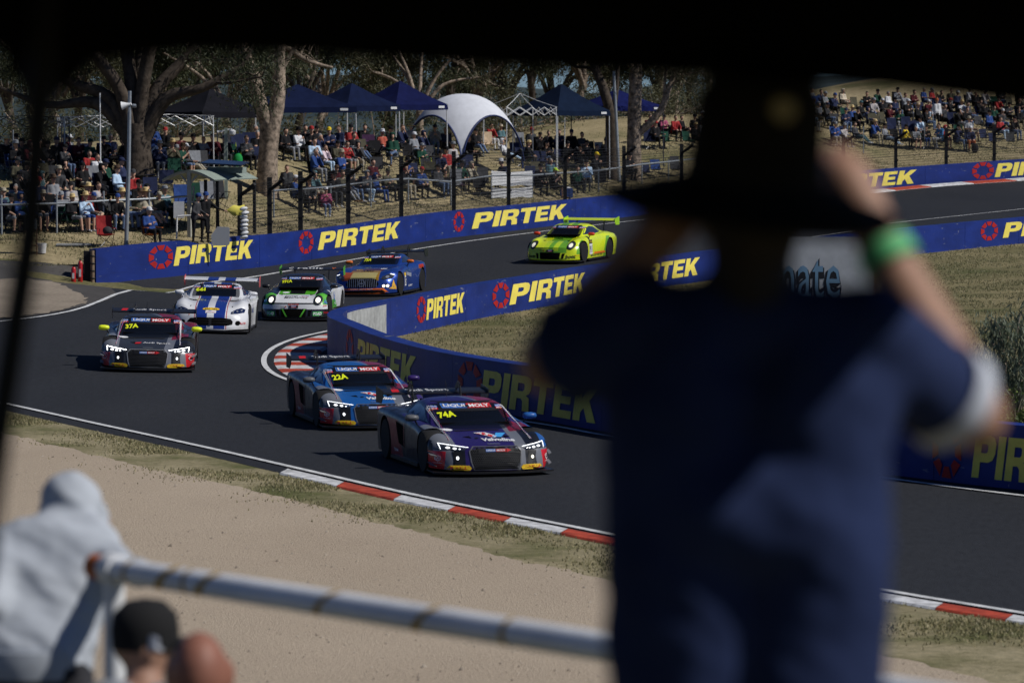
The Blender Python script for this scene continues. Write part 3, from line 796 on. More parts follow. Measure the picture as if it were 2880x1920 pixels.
# ------------------------------------------------------------------ grass blades
def blades(name, pts, h, m, fn, label, rg, wid=.012):
    P = np.asarray(pts, float); n = len(P)
    z = fn(P[:, 0], P[:, 1]); ang = rg.uniform(0, 6.28, n); hh = h * rg.uniform(.4, 1.3, n); lean = rg.normal(0, .35, (n, 2)) * hh[:, None]
    dx, dy = np.cos(ang) * wid, np.sin(ang) * wid
    V = np.stack([np.c_[P[:, 0] - dx, P[:, 1] - dy, z], np.c_[P[:, 0] + dx, P[:, 1] + dy, z], np.c_[P[:, 0] + lean[:, 0], P[:, 1] + lean[:, 1], z + hh]], 1).reshape(-1, 3)
    o = link(name, np_mesh(name, V, np.arange(3 * n).reshape(-1, 3), m)); tag(o, label, 'grass', kind='stuff')
    return o
rg = np.random.default_rng(31)
def clump(n, gen, thr=.0):
    out = []
    c = gen(n)
    f = np.sin(c[:, 0] * 1.7 + np.sin(c[:, 1] * 1.1) * 2) + np.sin(c[:, 1] * 1.3 + c[:, 0] * .6) + rg.normal(0, .5, len(c))
    return c[f > thr]
ne = np.array([(p.x, p.y) for p in near_edge])
def strip(n):
    i = rg.uniform(3, len(ne) - 2, n); k = i.astype(int); f = (i - k)[:, None]
    p = ne[k] * (1 - f) + ne[k + 1] * f; t = ne[k + 1] - ne[k]; t /= np.linalg.norm(t, axis=1)[:, None]; nn = np.c_[t[:, 1], -t[:, 0]]
    return p + nn * (np.abs(rg.normal(0, .75, n)) + .10)[:, None]
blades('grass', clump(48000, strip, .3), .040, M_GRASS, zg, 'short patchy grass between the track edge and the gravel', rg)
def infield(n):
    x = rg.uniform(-3.4, 26, n * 2); y = rg.uniform(62, 150, n * 2)
    ni = np.interp(x, [p[0] for p in [NOSE[2]] + [(-2.9, 83.6)] + INN], [p[1] for p in [NOSE[2]] + [(-2.9, 83.6)] + INN]) + .9
    fi = np.interp(x, [p.x for p in INFP], [p.y for p in INFP]) - .5
    return np.c_[x, y][(y > ni) & (y < fi)]
blades('infield_tufts', clump(90000, infield, -.8), .055, M_GRASSD, lambda x, y: zg(x, y) + .02, 'dry tufted grass covering the infield', rg, .016)
def bankpts(n):
    x = rg.uniform(-22, 34, n); ow = np.interp(x, [p.x for p in OWP], [p.y for p in OWP])
    return np.c_[x, ow + .5 + np.abs(rg.normal(0, 9, n))]
blades('bank_tufts', clump(60000, bankpts, -.6), .09, M_GRASSD, zb, 'dry trampled grass on the spectator bank', rg, .018)
# ------------------------------------------------------------------ catch fence, rails, poles
M_GALV = mat('galvanised', (.30, .33, .36), .5, .5, metal=.4, noise=.2, nscale=6)
M_FBLK = mat('fence_black', (.012, .012, .013), .6, .3)
M_WIRE = mat('fence_wire', (.016, .016, .017), .6, .3)
M_WHITEP = mat('white_paint', (.70, .71, .72), .5, noise=.1, nscale=8)
M_HUTG = mat('hut_green', (.26, .31, .27), .55, .3, noise=.15, nscale=5)
M_HUTC = mat('hut_cream', (.38, .38, .34), .6, .3, noise=.12, nscale=5)
def on_wall(u, back=.55):
    t = OUT.t_of_u(u); p, n = OUT.pt(t); return p + n * back
fence = thing('catch_fence', 'tall black wire catch fence with angled post tops behind the trackside wall', 'fence')
PU = [712, 797, 884, 1018, 1166, 1312, 1465, 1622, 1785, 1945, 2095, 2245, 2393, 2537, 2677, 2813, 2950]
PH = [3.0, 3.1, 3.2, 3.3, 3.4, 3.45, 3.45, 3.4, 3.3, 3.2] + [3.0] * 7
post = MB(); post.box((0, 0, 1.5), (.17, .17, 3.0)); post.box((0, 0, .65), (.23, .23, .30)); post.box((.02, 0, 1.45), (.21, .21, .07)); post.box((.0, 0, 2.1), (.21, .21, .07))
post_m = post.mesh('fence_post', M_FBLK)
arm = MB(); arm.tube([(0, 0, 0), (.30, -.22, .20), (.55, -.40, .42)], .07, 6); arm_m = arm.mesh('angled_arm', M_FBLK)
FP = []
for u, h in zip(PU, PH):
    p = on_wall(u); FP.append((p, h))
    o = link('post', post_m, fence, p); o.scale = (1, 1, h / 3.0)
    link('angled_arm', arm_m, fence, p + Vector((0, 0, h - .45)))
for (a, ha), (b, hb) in zip(FP, FP[1:]):
    n = max(3, int((b - a).length / .085)); m = MB(); w = .0075
    d = (b - a); d.z = 0; d.normalize()
    for i in range(1, n):
        t = i / n; q = a.lerp(b, t); z0, z1 = q.z + .75, q.z + ha * .86 + (hb - ha) * t
        m.add([q + d * -w + Vector((0, 0, z0 - q.z)), q + d * w + Vector((0, 0, z0 - q.z)), q + d * w + Vector((0, 0, z1 - q.z)), q + d * -w + Vector((0, 0, z1 - q.z))], [(0, 1, 2, 3)])
    k = int((ha * .86 - .75) / .13)
    for j in range(k + 1):
        z = .75 + j * .13; ww = w if j % 7 else .016
        m.add([a + Vector((0, 0, z - ww)), b + Vector((0, 0, z - ww)), b + Vector((0, 0, z + ww)), a + Vector((0, 0, z + ww))], [(0, 1, 2, 3)])
    # angled top screen
    off = Vector((.50, -.36, .36))
    for j in range(4):
        f = j / 3; z = ha * .86
        p, q = a + Vector((0, 0, z)) + off * f, b + Vector((0, 0, hb * .86)) + off * f
        m.add([p - Vector((0, 0, w)), q - Vector((0, 0, w)), q + Vector((0, 0, w)), p + Vector((0, 0, w))], [(0, 1, 2, 3)])
    for i in range(1, n):
        q = a.lerp(b, i / n) + Vector((0, 0, ha * .86 + (hb - ha) * i / n))
        m.add([q - d * w, q + d * w, q + off + d * w, q + off - d * w], [(0, 1, 2, 3)])
    struct(m.obj('wire_mesh', M_WIRE, fence), 'stuff')
def rail_fence(label, pts, h=1.05, every=2, r=.034, ext=.2, cat='rail', second=False):
    f = thing('pipe_rail', label, 'railing', pts[0]); f.location = (0, 0, 0)
    m = MB(); m.tube([p + Vector((0, 0, h)) for p in pts], r * 1.15, 8); m.obj('rail', M_GALV, f, 60)
    for p in pts:
        q = MB(); q.tube([p + Vector((0, 0, -.2)), p + Vector((0, 0, h + ext))], r, 8); q.obj('post', M_GALV, f, 60)
    return f
lf = [bank(u, v) for u, v in [(-130, 664), (5, 660), (160, 656), (292, 648), (420, 642), (545, 632)]]
rail_fence('galvanised pipe rail in front of the left hand crowd', lf, 1.05, ext=.35)
rf = [bank(u, v) for u, v in [(770, 612), (930, 598), (1043, 580), (1148, 572), (1268, 578), (1382, 560), (1497, 556), (1585, 548), (1683, 540), (1805, 520), (1880, 512), (1980, 500)]]
rail_fence('galvanised pipe rail in front of the centre crowd behind the black fence', rf, 1.0, ext=.12)
rr = [bank(u, v) for u, v in [(2428, 432), (2600, 420), (2797, 415)]]
for k, p in enumerate(rr):
    q = MB(); q.tube([p, p + Vector((0, 0, 1.5))], .03, 8); tag(q.obj('stake', M_GALV, None, 60), 'thin grey steel stake on the right bank, %s from the left' % ords[k], 'post', 'steel stakes on the right bank')
def pole(label, base, top, r, m, name='pole', cat='pole'):
    q = MB(); q.tube([base, base.lerp(top, .5) + Vector((.0, 0, 0)), top], [r, r * .95, r * .85], 10)
    return tag(q.obj(name, m, None, 60), label, cat)
# PA pole with horn loudspeaker
pb = bank(354, 690); pt_ = at(365, 256, pb.y)
p_ = thing('speaker_pole', 'tall grey steel pole carrying a white horn loudspeaker', 'pole', pb)
q = MB(); q.tube([(0, 0, -.2), tuple((pt_ - pb) * .5 + Vector((.03, 0, 0))), tuple(pt_ - pb)], [.075, .07, .06], 12); q.obj('mast', M_GALV, p_, 60)
hz = at(352, 298, pb.y) - pb
q = MB(); q.lathe([(.15, 0), (.145, .01), (.09, .16), (.05, .28), (.05, .34), (.02, .36)], 16, Matrix.Translation(hz + Vector((-.12, -.06, 0))) @ Matrix.Rotation(R(80), 4, 'Y')); q.obj('horn', M_WHITEP, p_, 50)
q = MB(); q.lathe([(.06, 0), (.07, .05), (.06, .14)], 12, Matrix.Translation(hz + Vector((.24, 0, 0))) @ Matrix.Rotation(R(90), 4, 'Y')); q.box(tuple(hz + Vector((.14, -.05, -.12))), (.04, .04, .2)); q.obj('driver_unit', M_GALV, p_)
# flood pole beside the trunks
pb = bank(1742, 512); pole('slim grey steel pole standing beside the two gum trunks', pb, at(1726, 200, pb.y), .085, M_GALV)
# white tall poles of the left crowd
for u, v, ut, vt, m_ in [(283, 530, 281, 262, M_WHITEP), (432, 478, 424, 250, M_WHITEP), (37, 500, 37, 365, M_GALV), (181, 490, 181, 362, M_GALV), (2325, 320, 2312, 262, M_GALV)]:
    pb = bank(u, v); pole('thin upright %s pole %s' % ('white' if m_ is M_WHITEP else 'grey', {283: 'left of the speaker mast', 432: 'behind the standing woman', 37: 'at the far left of the crowd', 181: 'above the purple camp chair', 2325: 'on the right bank behind the green jacket'}[u]), pb, at(ut, vt, pb.y), .028, m_)
# CCTV mast
pb = bank(636, 560); pt_ = at(636, 360, pb.y)
p_ = thing('camera_mast', 'square green mast with a white dome camera behind the shelter', 'mast', pb)
q = MB(); q.box((0, 0, (pt_ - pb).z / 2), (.13, .13, (pt_ - pb).z)); q.obj('mast', M_HUTG, p_)
z = (pt_ - pb).z
q = MB(); q.tube([(0, 0, z - .08), (.22, -.05, z - .05), (.25, -.05, z - .08)], .03, 8); q.lathe([(.10, 0), (.13, .05), (.12, .16), (.05, .20)], 14, Matrix.Translation((.25, -.05, z - .26))); q.obj('dome_camera', M_WHITEP, p_, 40)
q = MB(); q.lathe([(.06, -.05), (.085, -.07), (.0, -.12)], 12, Matrix.Translation((.25, -.05, z - .20))); q.obj('dome', M_BLKG if 'M_BLKG' in globals() else mat('dome_black', (.01, .01, .01), .2), p_, 60)
q = MB(); q.box((-.22, -.05, z - .13), (.22, .09, .07), None, R(10)); q.box((-.08, -.05, z - .10), (.10, .05, .05)); q.obj('bullet_camera', M_WHITEP, p_)

# ------------------------------------------------------------------ marshal shelter
hb = bank(533, 668)
hut = thing('marshal_shelter', 'small green shelter with an arched roof and solar panel behind the wall', 'shelter', (hb.x, hb.y, hb.z - .1), R(-14))
q = MB(); q.box((0, 0, 1.2), (.13, .13, 2.45)); q.tube([(0, -.02, 1.95), (-.30, -.02, 2.30)], .035, 6); q.tube([(0, -.02, 1.95), (.30, -.02, 2.30)], .035, 6); q.obj('front_post', M_HUTC, hut)
arc = [(-.98 + 1.96 * t, 2.12 + .34 * math.sin(math.pi * t)) for t in np.linspace(0, 1, 15)]
q = MB()
for (x0, z0), (x1, z1) in zip(arc, arc[1:]): q.add([(x0, -.06, z0), (x1, -.06, z1), (x1, -.06, z1 - .07), (x0, -.06, z0 - .07), (x0, -.01, z0), (x1, -.01, z1), (x1, -.01, z1 - .07), (x0, -.01, z0 - .07)], [(0, 3, 2, 1), (4, 5, 6, 7), (2, 3, 7, 6)])
q.obj('roof_arch', M_HUTC, hut)
q = MB(); rp_ = [(x, z + .03) for x, z in arc]
for (x0, z0), (x1, z1) in zip(rp_, rp_[1:]):
    q.add([(x0, -.12, z0), (x1, -.12, z1), (x1 + .55, 3.2, z1), (x0 + .55, 3.2, z0), (x0, -.12, z0 - .025), (x1, -.12, z1 - .025), (x1 + .55, 3.2, z1 - .025), (x0 + .55, 3.2, z0 - .025)], [(0, 1, 2, 3), (7, 6, 5, 4), (0, 4, 5, 1), (3, 2, 6, 7)])
q.add([], []); q.obj('curved_roof', M_HUTG, hut)
for x, y in [(.95, .3), (1.45, 3.0), (-.4, 3.0)]:
    q = MB(); q.box((x, y, 1.05), (.10, .10, 2.1)); q.obj('corner_post', M_FBLK, hut)
q = MB(); q.box((.75, 1.6, 2.62), (1.5, 1.0, .05)); q.obj('solar_panel', mat('solar_cells', (.02, .03, .06), .15, .6, noise=.2, nscale=12), hut).rotation_euler = (R(6), R(3), 0)
q = MB(); q.box((.75, 2.0, 2.46), (1.3, .5, .22)); q.obj('panel_frame', M_HUTG, hut)
wp = hb
q = MB(); q.tube(smooth_line([at(497, 672, hb.y - 1), at(498, 615, hb.y - 1), at(505, 608, hb.y - 1), at(545, 606, hb.y - 1)], 4), .03, 8); tag(q.obj('white_handrail', M_WHITEP, None, 60), 'white bent pipe handrail beside the shelter post', 'handrail')
q = MB(); c_ = at(503, 590, hb.y - .6); q.box((c_.x, c_.y, c_.z), (.37, .05, .58)); tag(q.obj('notice_board', M_WHITEP), 'blank white board on the rail beside the shelter post', 'board')
q = MB(); c_ = at(620, 663, 133.2); pp = [(-.30, -.34), (.26, -.34), (.32, -.28), (.32, .26), (.28, .30), (-.10, .32), (-.32, .02)]
q.prism(pp, 0, .03, Matrix.Translation(c_) @ Matrix.Rotation(R(90), 4, 'X')); tag(q.obj('signal_board', mat('board_grey', (.42, .43, .44), .5)), 'pale grey panel with a hand hole leaning on the wall by the marshals', 'board')
# string of white tyres / bags beside the gate
q = thing('bag_stack', 'column of stacked white sandbags at the end of the black fence', 'sandbags', at(688, 672, 134.5))
for k in range(8):
    b_ = MB(); b_.lathe([(.03, 0), (.12, .03), (.15, .075), (.12, .12), (.03, .15)], 9); o = b_.obj('sandbag', M_WHITEP, q, 60); o.location = (random.uniform(-.03, .03), 0, k * .14); o.rotation_euler = (random.uniform(-.2, .2), random.uniform(-.2, .2), random.uniform(0, 3))
# black tyre-bundle end of the wall, extinguishers, bucket, box
e0 = OUT.P[0]
q = thing('wall_end_buffer', 'rubber strapped black buffer at the open end of the blue wall', 'buffer', (e0.x - .12, e0.y + .1, e0.z))
b_ = MB(); b_.box((-.16, .25, .55), (.30, .5, 1.15)); b_.obj('rubber_pad', M_FBLK, q)
b_ = MB(); b_.tube([(-.0, -.06, -.02), (.0, -.06, 1.15)], .075, 10); b_.obj('timber_post', mat('old_timber', (.22, .16, .11), .9, noise=.4, nscale=6), q, 60)
for z in (.2, .45, .7, .95):
    b_ = MB(); b_.lathe([(.095, 0), (.105, .02), (.095, .04)], 12, Matrix.Translation((0, -.06, z))); b_.obj('strap', M_FBLK, q)
M_EXT = mat('extinguisher_red', (.42, .012, .012), .3, .5, coat=.4)
for (u, v, h, lb) in [(207, 797, .62, 'short red fire extinguisher standing left of the taller one'), (226, 797, .85, 'tall red fire extinguisher standing at the end of the blue wall')]:
    g_ = gnd(u, v); q = thing('fire_extinguisher', lb, 'fire extinguisher', g_, 0, 'fire extinguishers at the wall end')
    b_ = MB(); b_.lathe([(.075, 0), (.082, .02), (.082, h * .78), (.06, h * .87), (.03, h * .9)], 16); b_.obj('cylinder', M_EXT, q, 50)
    b_ = MB(); b_.lathe([(.028, h * .9), (.028, h * .96)], 10); b_.box((.03, 0, h * .99), (.14, .025, .025)); b_.tube(smooth_line([(.03, 0, h * .95), (.11, 0, h * .85), (.12, -.02, h * .4)], 4), .012, 6); b_.obj('valve', M_FBLK, q)
    b_ = MB(); b_.box((0, -.078, h * .42), (.07, .012, h * .3)); b_.obj('label_panel', M_WHITEP, q)
g_ = bank(118, 712); q = thing('bucket', 'white plastic bucket on the dry grass at the left', 'bucket', g_)
b_ = MB(); b_.lathe([(.13, 0), (.16, .3), (.17, .34)], 18); b_.obj('tub', M_WHITEP, q, 50)
b_ = MB(); b_.tube([(.16 * math.cos(a), -.02, .32 - .2 * math.sin(a)) for a in np.linspace(0, math.pi, 9)], .006, 5); b_.obj('handle', M_GALV, q)
g_ = bank(98, 716); q = thing('meter_box', 'small grey meter box on a rusty stand near the bucket', 'box', g_)
b_ = MB(); b_.box((-.08, 0, 1.05), (.28, .16, .34)); b_.obj('cabinet', M_GALV, q)
for x in (-.12, .06):
    b_ = MB(); b_.tube([(x, 0, -.1), (x, 0, .9)], .022, 6); b_.obj('leg', mat('rusty_pipe', (.22, .12, .08), .9, noise=.3, nscale=9), q)
b_ = MB(); b_.tube([(-.3, -.02, .32), (.06, -.02, .32)], .018, 6); b_.obj('brace', MATS['rusty_pipe'], q)
g_ = bank(208, 690); b_ = MB(); b_.box((g_.x, g_.y, g_.z + .03), (1.2, .5, .06), None, R(4)); tag(b_.obj('concrete_slab', M_CONC), 'flat concrete slab lying in the dry grass by the red chair', 'slab')
# banner board in the infield
g_ = Vector((0, 113, 0)); c0 = at(2036, 862, 113); c1 = at(2458, 866, 113)
q = thing('billboard', 'white billboard with blue outlined letters standing in the infield', 'billboard', (c0.x, 113, G1(c0.x, 113) - .2))
W_ = c1.x - c0.x
b_ = MB(); b_.box((W_ / 2, .06, 1.25), (W_, .05, 2.0)); b_.obj('panel', mat('banner_white', (.44, .46, .50), .7, noise=.12, nscale=2), q)
for x in (.1, W_ * .5, W_ + .06):
    b_ = MB(); b_.box((x, .14, 1.1), (.09, .09, 2.3)); b_.obj('post', mat('timber_orange', (.30, .17, .08), .8, noise=.3, nscale=8), q)
for st, (bold, dep, m_) in enumerate([(.055, .032, mat('ink_black', (.012, .014, .02), .6)), (.0, .036, mat('ink_blue', (.14, .26, .40), .6))]):
    V, F, asp = text2d('mate', bold, 0, 1.05)
    w_, h_ = 2.1 * (1.0 if st == 0 else .96), 1.25 * (1.0 if st == 0 else .93)
    b_ = MB(); b_.add([((W_ - 2.01) + (x - .5) * w_, .06 - dep, 1.0 + (y - .5) * h_) for x, y in V], F); b_.obj('lettering', m_, q)

# ------------------------------------------------------------------ canopies
M_FRAME = mat('canopy_frame', (.62, .63, .64), .45, .4, metal=.2)
M_FRAMED = mat('dark_frame', (.03, .035, .05), .5)
def gazebo(label, u, v, rz, fabric, size=3.0, eave=2.15, peak=3.15, legm=None, roof=True, group='canopies along the crest', d=None, val=.24, sx=1.0, ve=None, vp=None):
    b_ = bank(u, v) if d is None else Vector(((u - 1440) / PXF * d, d, B1((u - 1440) / PXF * d, d)))
    eave = (at(u, ve, d).z - b_.z + (val * .5 if roof else 0)) if ve else eave; peak = (at(u, vp, d).z - b_.z) if vp else peak
    t = thing('canopy_tent' if roof else 'bare_canopy_frame', label, 'canopy', b_, R(rz), group); h = size / 2; hx = h * sx; lm = legm or M_FRAME
    for x in (-hx, hx):
        for y in (-h, h):
            q = MB(); q.tube([(x, y, -.35), (x * .985, y * .985, eave)], .026, 6); q.obj('leg', lm, t)
    if roof:
        q = MB(); n = 8; vs = []; ring = []
        for (x0, y0), (x1, y1) in zip([(-hx, -h), (hx, -h), (hx, h), (-hx, h)], [(hx, -h), (hx, h), (-hx, h), (-hx, -h)]):
            for k in range(n):
                f = k / n; ring.append((x0 + (x1 - x0) * f, y0 + (y1 - y0) * f, f))
        m_ = len(ring)
        for lev, (s_, z_) in enumerate([(1.02, eave - val), (1.0, eave), (.72, eave + (peak - eave) * .24), (.42, eave + (peak - eave) * .54), (.18, eave + (peak - eave) * .82), (.02, peak)]):
            for (x, y, f) in ring:
                sag = -.07 * math.sin(math.pi * f) * (1 if lev in (2, 3) else .4 if lev < 2 else 0)
                wr = random.uniform(-.008, .008)
                vs.append((x * s_ + wr, y * s_ + wr, z_ + sag))
        fs = [(l * m_ + i, l * m_ + (i + 1) % m_, (l + 1) * m_ + (i + 1) % m_, (l + 1) * m_ + i) for l in range(5) for i in range(m_)]
        q.add(vs, fs); q.obj('roof_fabric', fabric, t, 25)
        q = MB(); q.box((hx * .75, -h * 1.025, eave - val * .5), (.34, .01, .10)); q.obj('maker_tag', M_WHITEP, t)
    else:
        for (x0, y0), (x1, y1) in zip([(-hx, -h), (hx, -h), (hx, h), (-hx, h)], [(hx, -h), (hx, h), (-hx, h), (-hx, -h)]):
            q = MB(); n = 4
            for k in range(n):
                f0, f1 = k / n, (k + 1) / n
                a = lambda f, z: (x0 + (x1 - x0) * f, y0 + (y1 - y0) * f, z)
                q.tube([a(f0, eave), a(f1, eave - .38)], .016, 5); q.tube([a(f0, eave - .38), a(f1, eave)], .016, 5)
            q.obj('scissor_truss', lm, t)
        q = MB()
        for x, y in [(-hx, -h), (hx, -h), (hx, h), (-hx, h)]: q.tube([(x, y, eave), (x * .5, y * .5, eave + (peak - eave) * .45), (0, 0, peak)], .016, 5)
        q.obj('roof_pole', lm, t)
    return t
def fabric(n, c, k=.25): return mat(n, c, .9, .08, noise=k, nscale=2.2, bump=.35, bscale=2.5)
F_BLK = fabric('canopy_black', (.010, .010, .014)); F_NAVY = fabric('canopy_navy', (.006, .011, .040)); F_NAV2 = fabric('canopy_navy_bright', (.006, .009, .052)); F_DNAV = fabric('canopy_dark_navy', (.005, .012, .032)); F_BLU = fabric('canopy_royal', (.007, .011, .075))
gazebo('black canopy left of the forked tree', 592, 470, 42, F_BLK, 3.3, 2.15, 3.2, M_FRAMED, d=158, ve=322, vp=250)
gazebo('navy canopy behind the forked tree, widest in the row', 838, 452, 16, F_NAVY, 3.2, 2.15, 3.15, d=165, sx=1.38, ve=308, vp=238)
gazebo('navy canopy between the widest one and the bright navy one', 990, 448, 42, F_NAVY, 3.0, 2.15, 3.2, d=169, ve=304, vp=235)
gazebo('bright navy canopy touching the white dome tent', 1125, 445, 42, F_NAV2, 3.0, 2.2, 3.35, d=171, ve=301, vp=228)
gazebo('dark navy canopy left of the gum trunks', 1578, 430, 40, F_DNAV, 3.3, 2.15, 3.3, M_FRAME, d=184, ve=318, vp=237)
gazebo('royal blue canopy half hidden behind the gum trunks', 1735, 420, 30, F_BLU, 3.4, 2.2, 3.1, M_FRAMED, d=194, ve=305, vp=252)
gazebo('bare white canopy frame beside the white dome tent', 1462, 425, 25, None, 2.6, 2.2, 2.75, M_FRAME, False, 'bare canopy frames', d=181, ve=302, vp=263)
gazebo('bare white canopy frame above the standing woman', 480, 492, 12, None, 3.0, 2.25, 2.4, M_FRAME, False, 'bare canopy frames', d=149, ve=326, vp=322)
gazebo('bare white canopy frame left of the big dark tree', 282, 500, 12, None, 3.0, 2.25, 2.4, M_FRAME, False, 'bare canopy frames', d=148, ve=330, vp=326)
gazebo('bare black canopy frame at the far left', 70, 500, 12, None, 3.2, 2.25, 2.4, M_FRAMED, False, 'bare canopy frames', d=148, ve=330, vp=326)
# white dome tent on four arching legs
db = Vector(((1302 - 1440) / PXF * 174, 174, 0)); db.z = B1(db.x, db.y)
dome = thing('dome_tent', 'white dome shelter on four arching legs between navy canopies', 'tent', db, R(45))
n = 20; vs = []; fs = []; Rr = 1.95
def dome_z(x, y):
    r = max(abs(x), abs(y)); rr_ = math.hypot(x, y)
    return 3.05 * max(0, 1 - (rr_ / (Rr * 1.414)) ** 2.2) ** .62
idx = {}
for i in range(-n, n + 1):
    for j in range(-n, n + 1):
        x, y = i / n, j / n
        # arched openings on the four sides: keep the cloth above the arch line
        X, Y = x * Rr, y * Rr
        idx[i, j] = len(vs); vs.append((X, Y, dome_z(X, Y)))
def arch_open(i, j):
    x, y = abs(i) / n, abs(j) / n
    a, b = max(x, y), min(x, y)
    return False
for i in range(-n, n):
    for j in range(-n, n):
        if not arch_open(i + .5, j + .5): fs.append((idx[i, j], idx[i + 1, j], idx[i + 1, j + 1], idx[i, j + 1]))
q = MB(); q.add(vs, fs); q.obj('dome_fabric', fabric('dome_white', (.62, .64, .69), .1), dome, 180)
for a in range(4):
    M = Matrix.Rotation(R(90 * a), 4, 'Z'); pts = []
    for b in np.linspace(-1, 1, 25):
        X, Y = Rr, b * Rr
        pts.append(M @ Vector((X, Y, dome_z(X, Y) + .0)))
    q = MB(); q.tube(pts, .045, 6); q.obj('arch_trim', mat('trim_navy', (.02, .035, .12), .6), dome, 60)
for sx_, sy_ in ((1, 1), (1, -1), (-1, 1), (-1, -1)):
    q = MB(); q.tube([(sx_ * Rr * .98, sy_ * Rr * .98, -.3), (sx_ * Rr * .97, sy_ * Rr * .97, .3)], .05, 6); q.obj('foot', MATS['trim_navy'], dome)
# ------------------------------------------------------------------ race cars
M_RUB = mat('tyre_rubber', (.012, .012, .013), .8, .3, noise=.3, nscale=20)
M_BLK = mat('black_plastic', (.010, .010, .011), .45, .4)
M_CARB = mat('carbon', (.014, .014, .016), .35, .5, noise=.4, nscale=40)
M_MESH = mat('grille_wire', (.032, .033, .036), .5, .4, metal=.3)
M_VOID = mat('dark_opening', (.004, .004, .004), .9, .05)
M_RIM = mat('dark_rim', (.018, .018, .02), .35, .6, metal=.6)
M_RIMS = mat('silver_rim', (.45, .45, .46), .3, .6, metal=.8)
M_GLASS = mat('windscreen_glass', (.007, .009, .014), .05, .35, alpha=.62)
M_SGLASS = mat('side_glass', (.02, .03, .06), .05, .6, coat=.3)
M_LENS = mat('lamp_glass', (.03, .035, .045), .08, .8, coat=.5)
M_LED = mat('lamp_on', (.9, .9, .9), .3, emit=(.92, .96, 1), es=2.6)
M_LEDX = mat('lamp_bright', (.9, .9, .9), .3, emit=(.95, .97, 1), es=9.0)
M_LEDY = mat('lamp_warm', (.9, .88, .75), .3, emit=(1, .93, .75), es=2.2)
M_REFL = mat('lamp_reflector', (.55, .57, .6), .15, .8, metal=.7)
M_WTXT = mat('white_vinyl', (.72, .73, .75), .5)
M_LBLUE = mat('banner_blue', (.06, .17, .52), .5)
M_LRED = mat('banner_red', (.52, .02, .025), .5)
M_NUM = mat('number_yellow', (.72, .80, .02), .5, emit=(.7, .8, .02), es=.12)  # faint emission: the number glows without being a lamp
M_PYEL = mat('tyre_decal_yellow', (.80, .52, .02), .5)
M_PRED = mat('tyre_decal_red', (.55, .03, .02), .5)
M_KTXT = mat('black_vinyl', (.012, .012, .014), .5)
M_NAVY = mat('navy_vinyl', (.015, .03, .16), .5)
M_SKYB = mat('sky_blue_vinyl', (.06, .35, .75), .5)
M_VRED = mat('red_vinyl', (.55, .015, .02), .5)
M_GRN = mat('green_vinyl', (.05, .42, .08), .5)
M_ORG = mat('orange_vinyl', (.75, .16, .01), .5)
M_HELM = mat('helmet', (.35, .36, .38), .3, .5)
M_SUIT = mat('race_suit', (.05, .06, .12), .8)

def paint(name, base, regions, rough=.28, coat=.6, metal=.15):
    """regions: (colour, [(a,b,c,d),...]) painted where all a*x+b*y+c*z+d > 0 (car coordinates)"""
    m, nt, b = _nt(name); N = nt.nodes; L = nt.links
    b.inputs['Roughness'].default_value = rough; b.inputs['Coat Weight'].default_value = coat; b.inputs['Coat Roughness'].default_value = .05
    b.inputs['Metallic'].default_value = metal
    tc = N.new('ShaderNodeTexCoord'); out = None
    col = N.new('ShaderNodeRGB'); col.outputs[0].default_value = (*base, 1); out = col.outputs[0]
    for c, conds in regions:
        f = None
        for a, bb, cc, d in conds:
            dp = N.new('ShaderNodeVectorMath'); dp.operation = 'DOT_PRODUCT'; L.new(tc.outputs['Object'], dp.inputs[0]); dp.inputs[1].default_value = (a, bb, cc)
            gt = N.new('ShaderNodeMath'); gt.operation = 'GREATER_THAN'; gt.inputs[1].default_value = -d; L.new(dp.outputs['Value'], gt.inputs[0])
            if f is None: f = gt.outputs[0]
            else:
                mu = N.new('ShaderNodeMath'); mu.operation = 'MULTIPLY'; L.new(f, mu.inputs[0]); L.new(gt.outputs[0], mu.inputs[1]); f = mu.outputs[0]
        mx = N.new('ShaderNodeMix'); mx.data_type = 'RGBA'; L.new(f, mx.inputs['Factor']); L.new(out, mx.inputs['A']); mx.inputs['B'].default_value = (*c, 1)
        out = mx.outputs['Result']
    # road film: faint grime that grows patchily
    nz = N.new('ShaderNodeTexNoise'); nz.inputs['Scale'].default_value = 7; nz.inputs['Detail'].default_value = 6
    L.new(tc.outputs['Object'], nz.inputs['Vector'])
    rp = N.new('ShaderNodeValToRGB'); rp.color_ramp.elements[0].position = .4; rp.color_ramp.elements[1].position = .75
    rp.color_ramp.elements[0].color = (.25, .25, .25, 1); rp.color_ramp.elements[1].color = (.42, .42, .42, 1)
    L.new(nz.outputs['Fac'], rp.inputs['Fac'])
    sc = N.new('ShaderNodeMath'); sc.operation = 'MULTIPLY'; sc.inputs[1].default_value = rough / .3
    L.new(rp.outputs['Color'], sc.inputs[0]); L.new(sc.outputs[0], b.inputs['Roughness'])
    L.new(out, b.inputs['Base Color'])
    return m

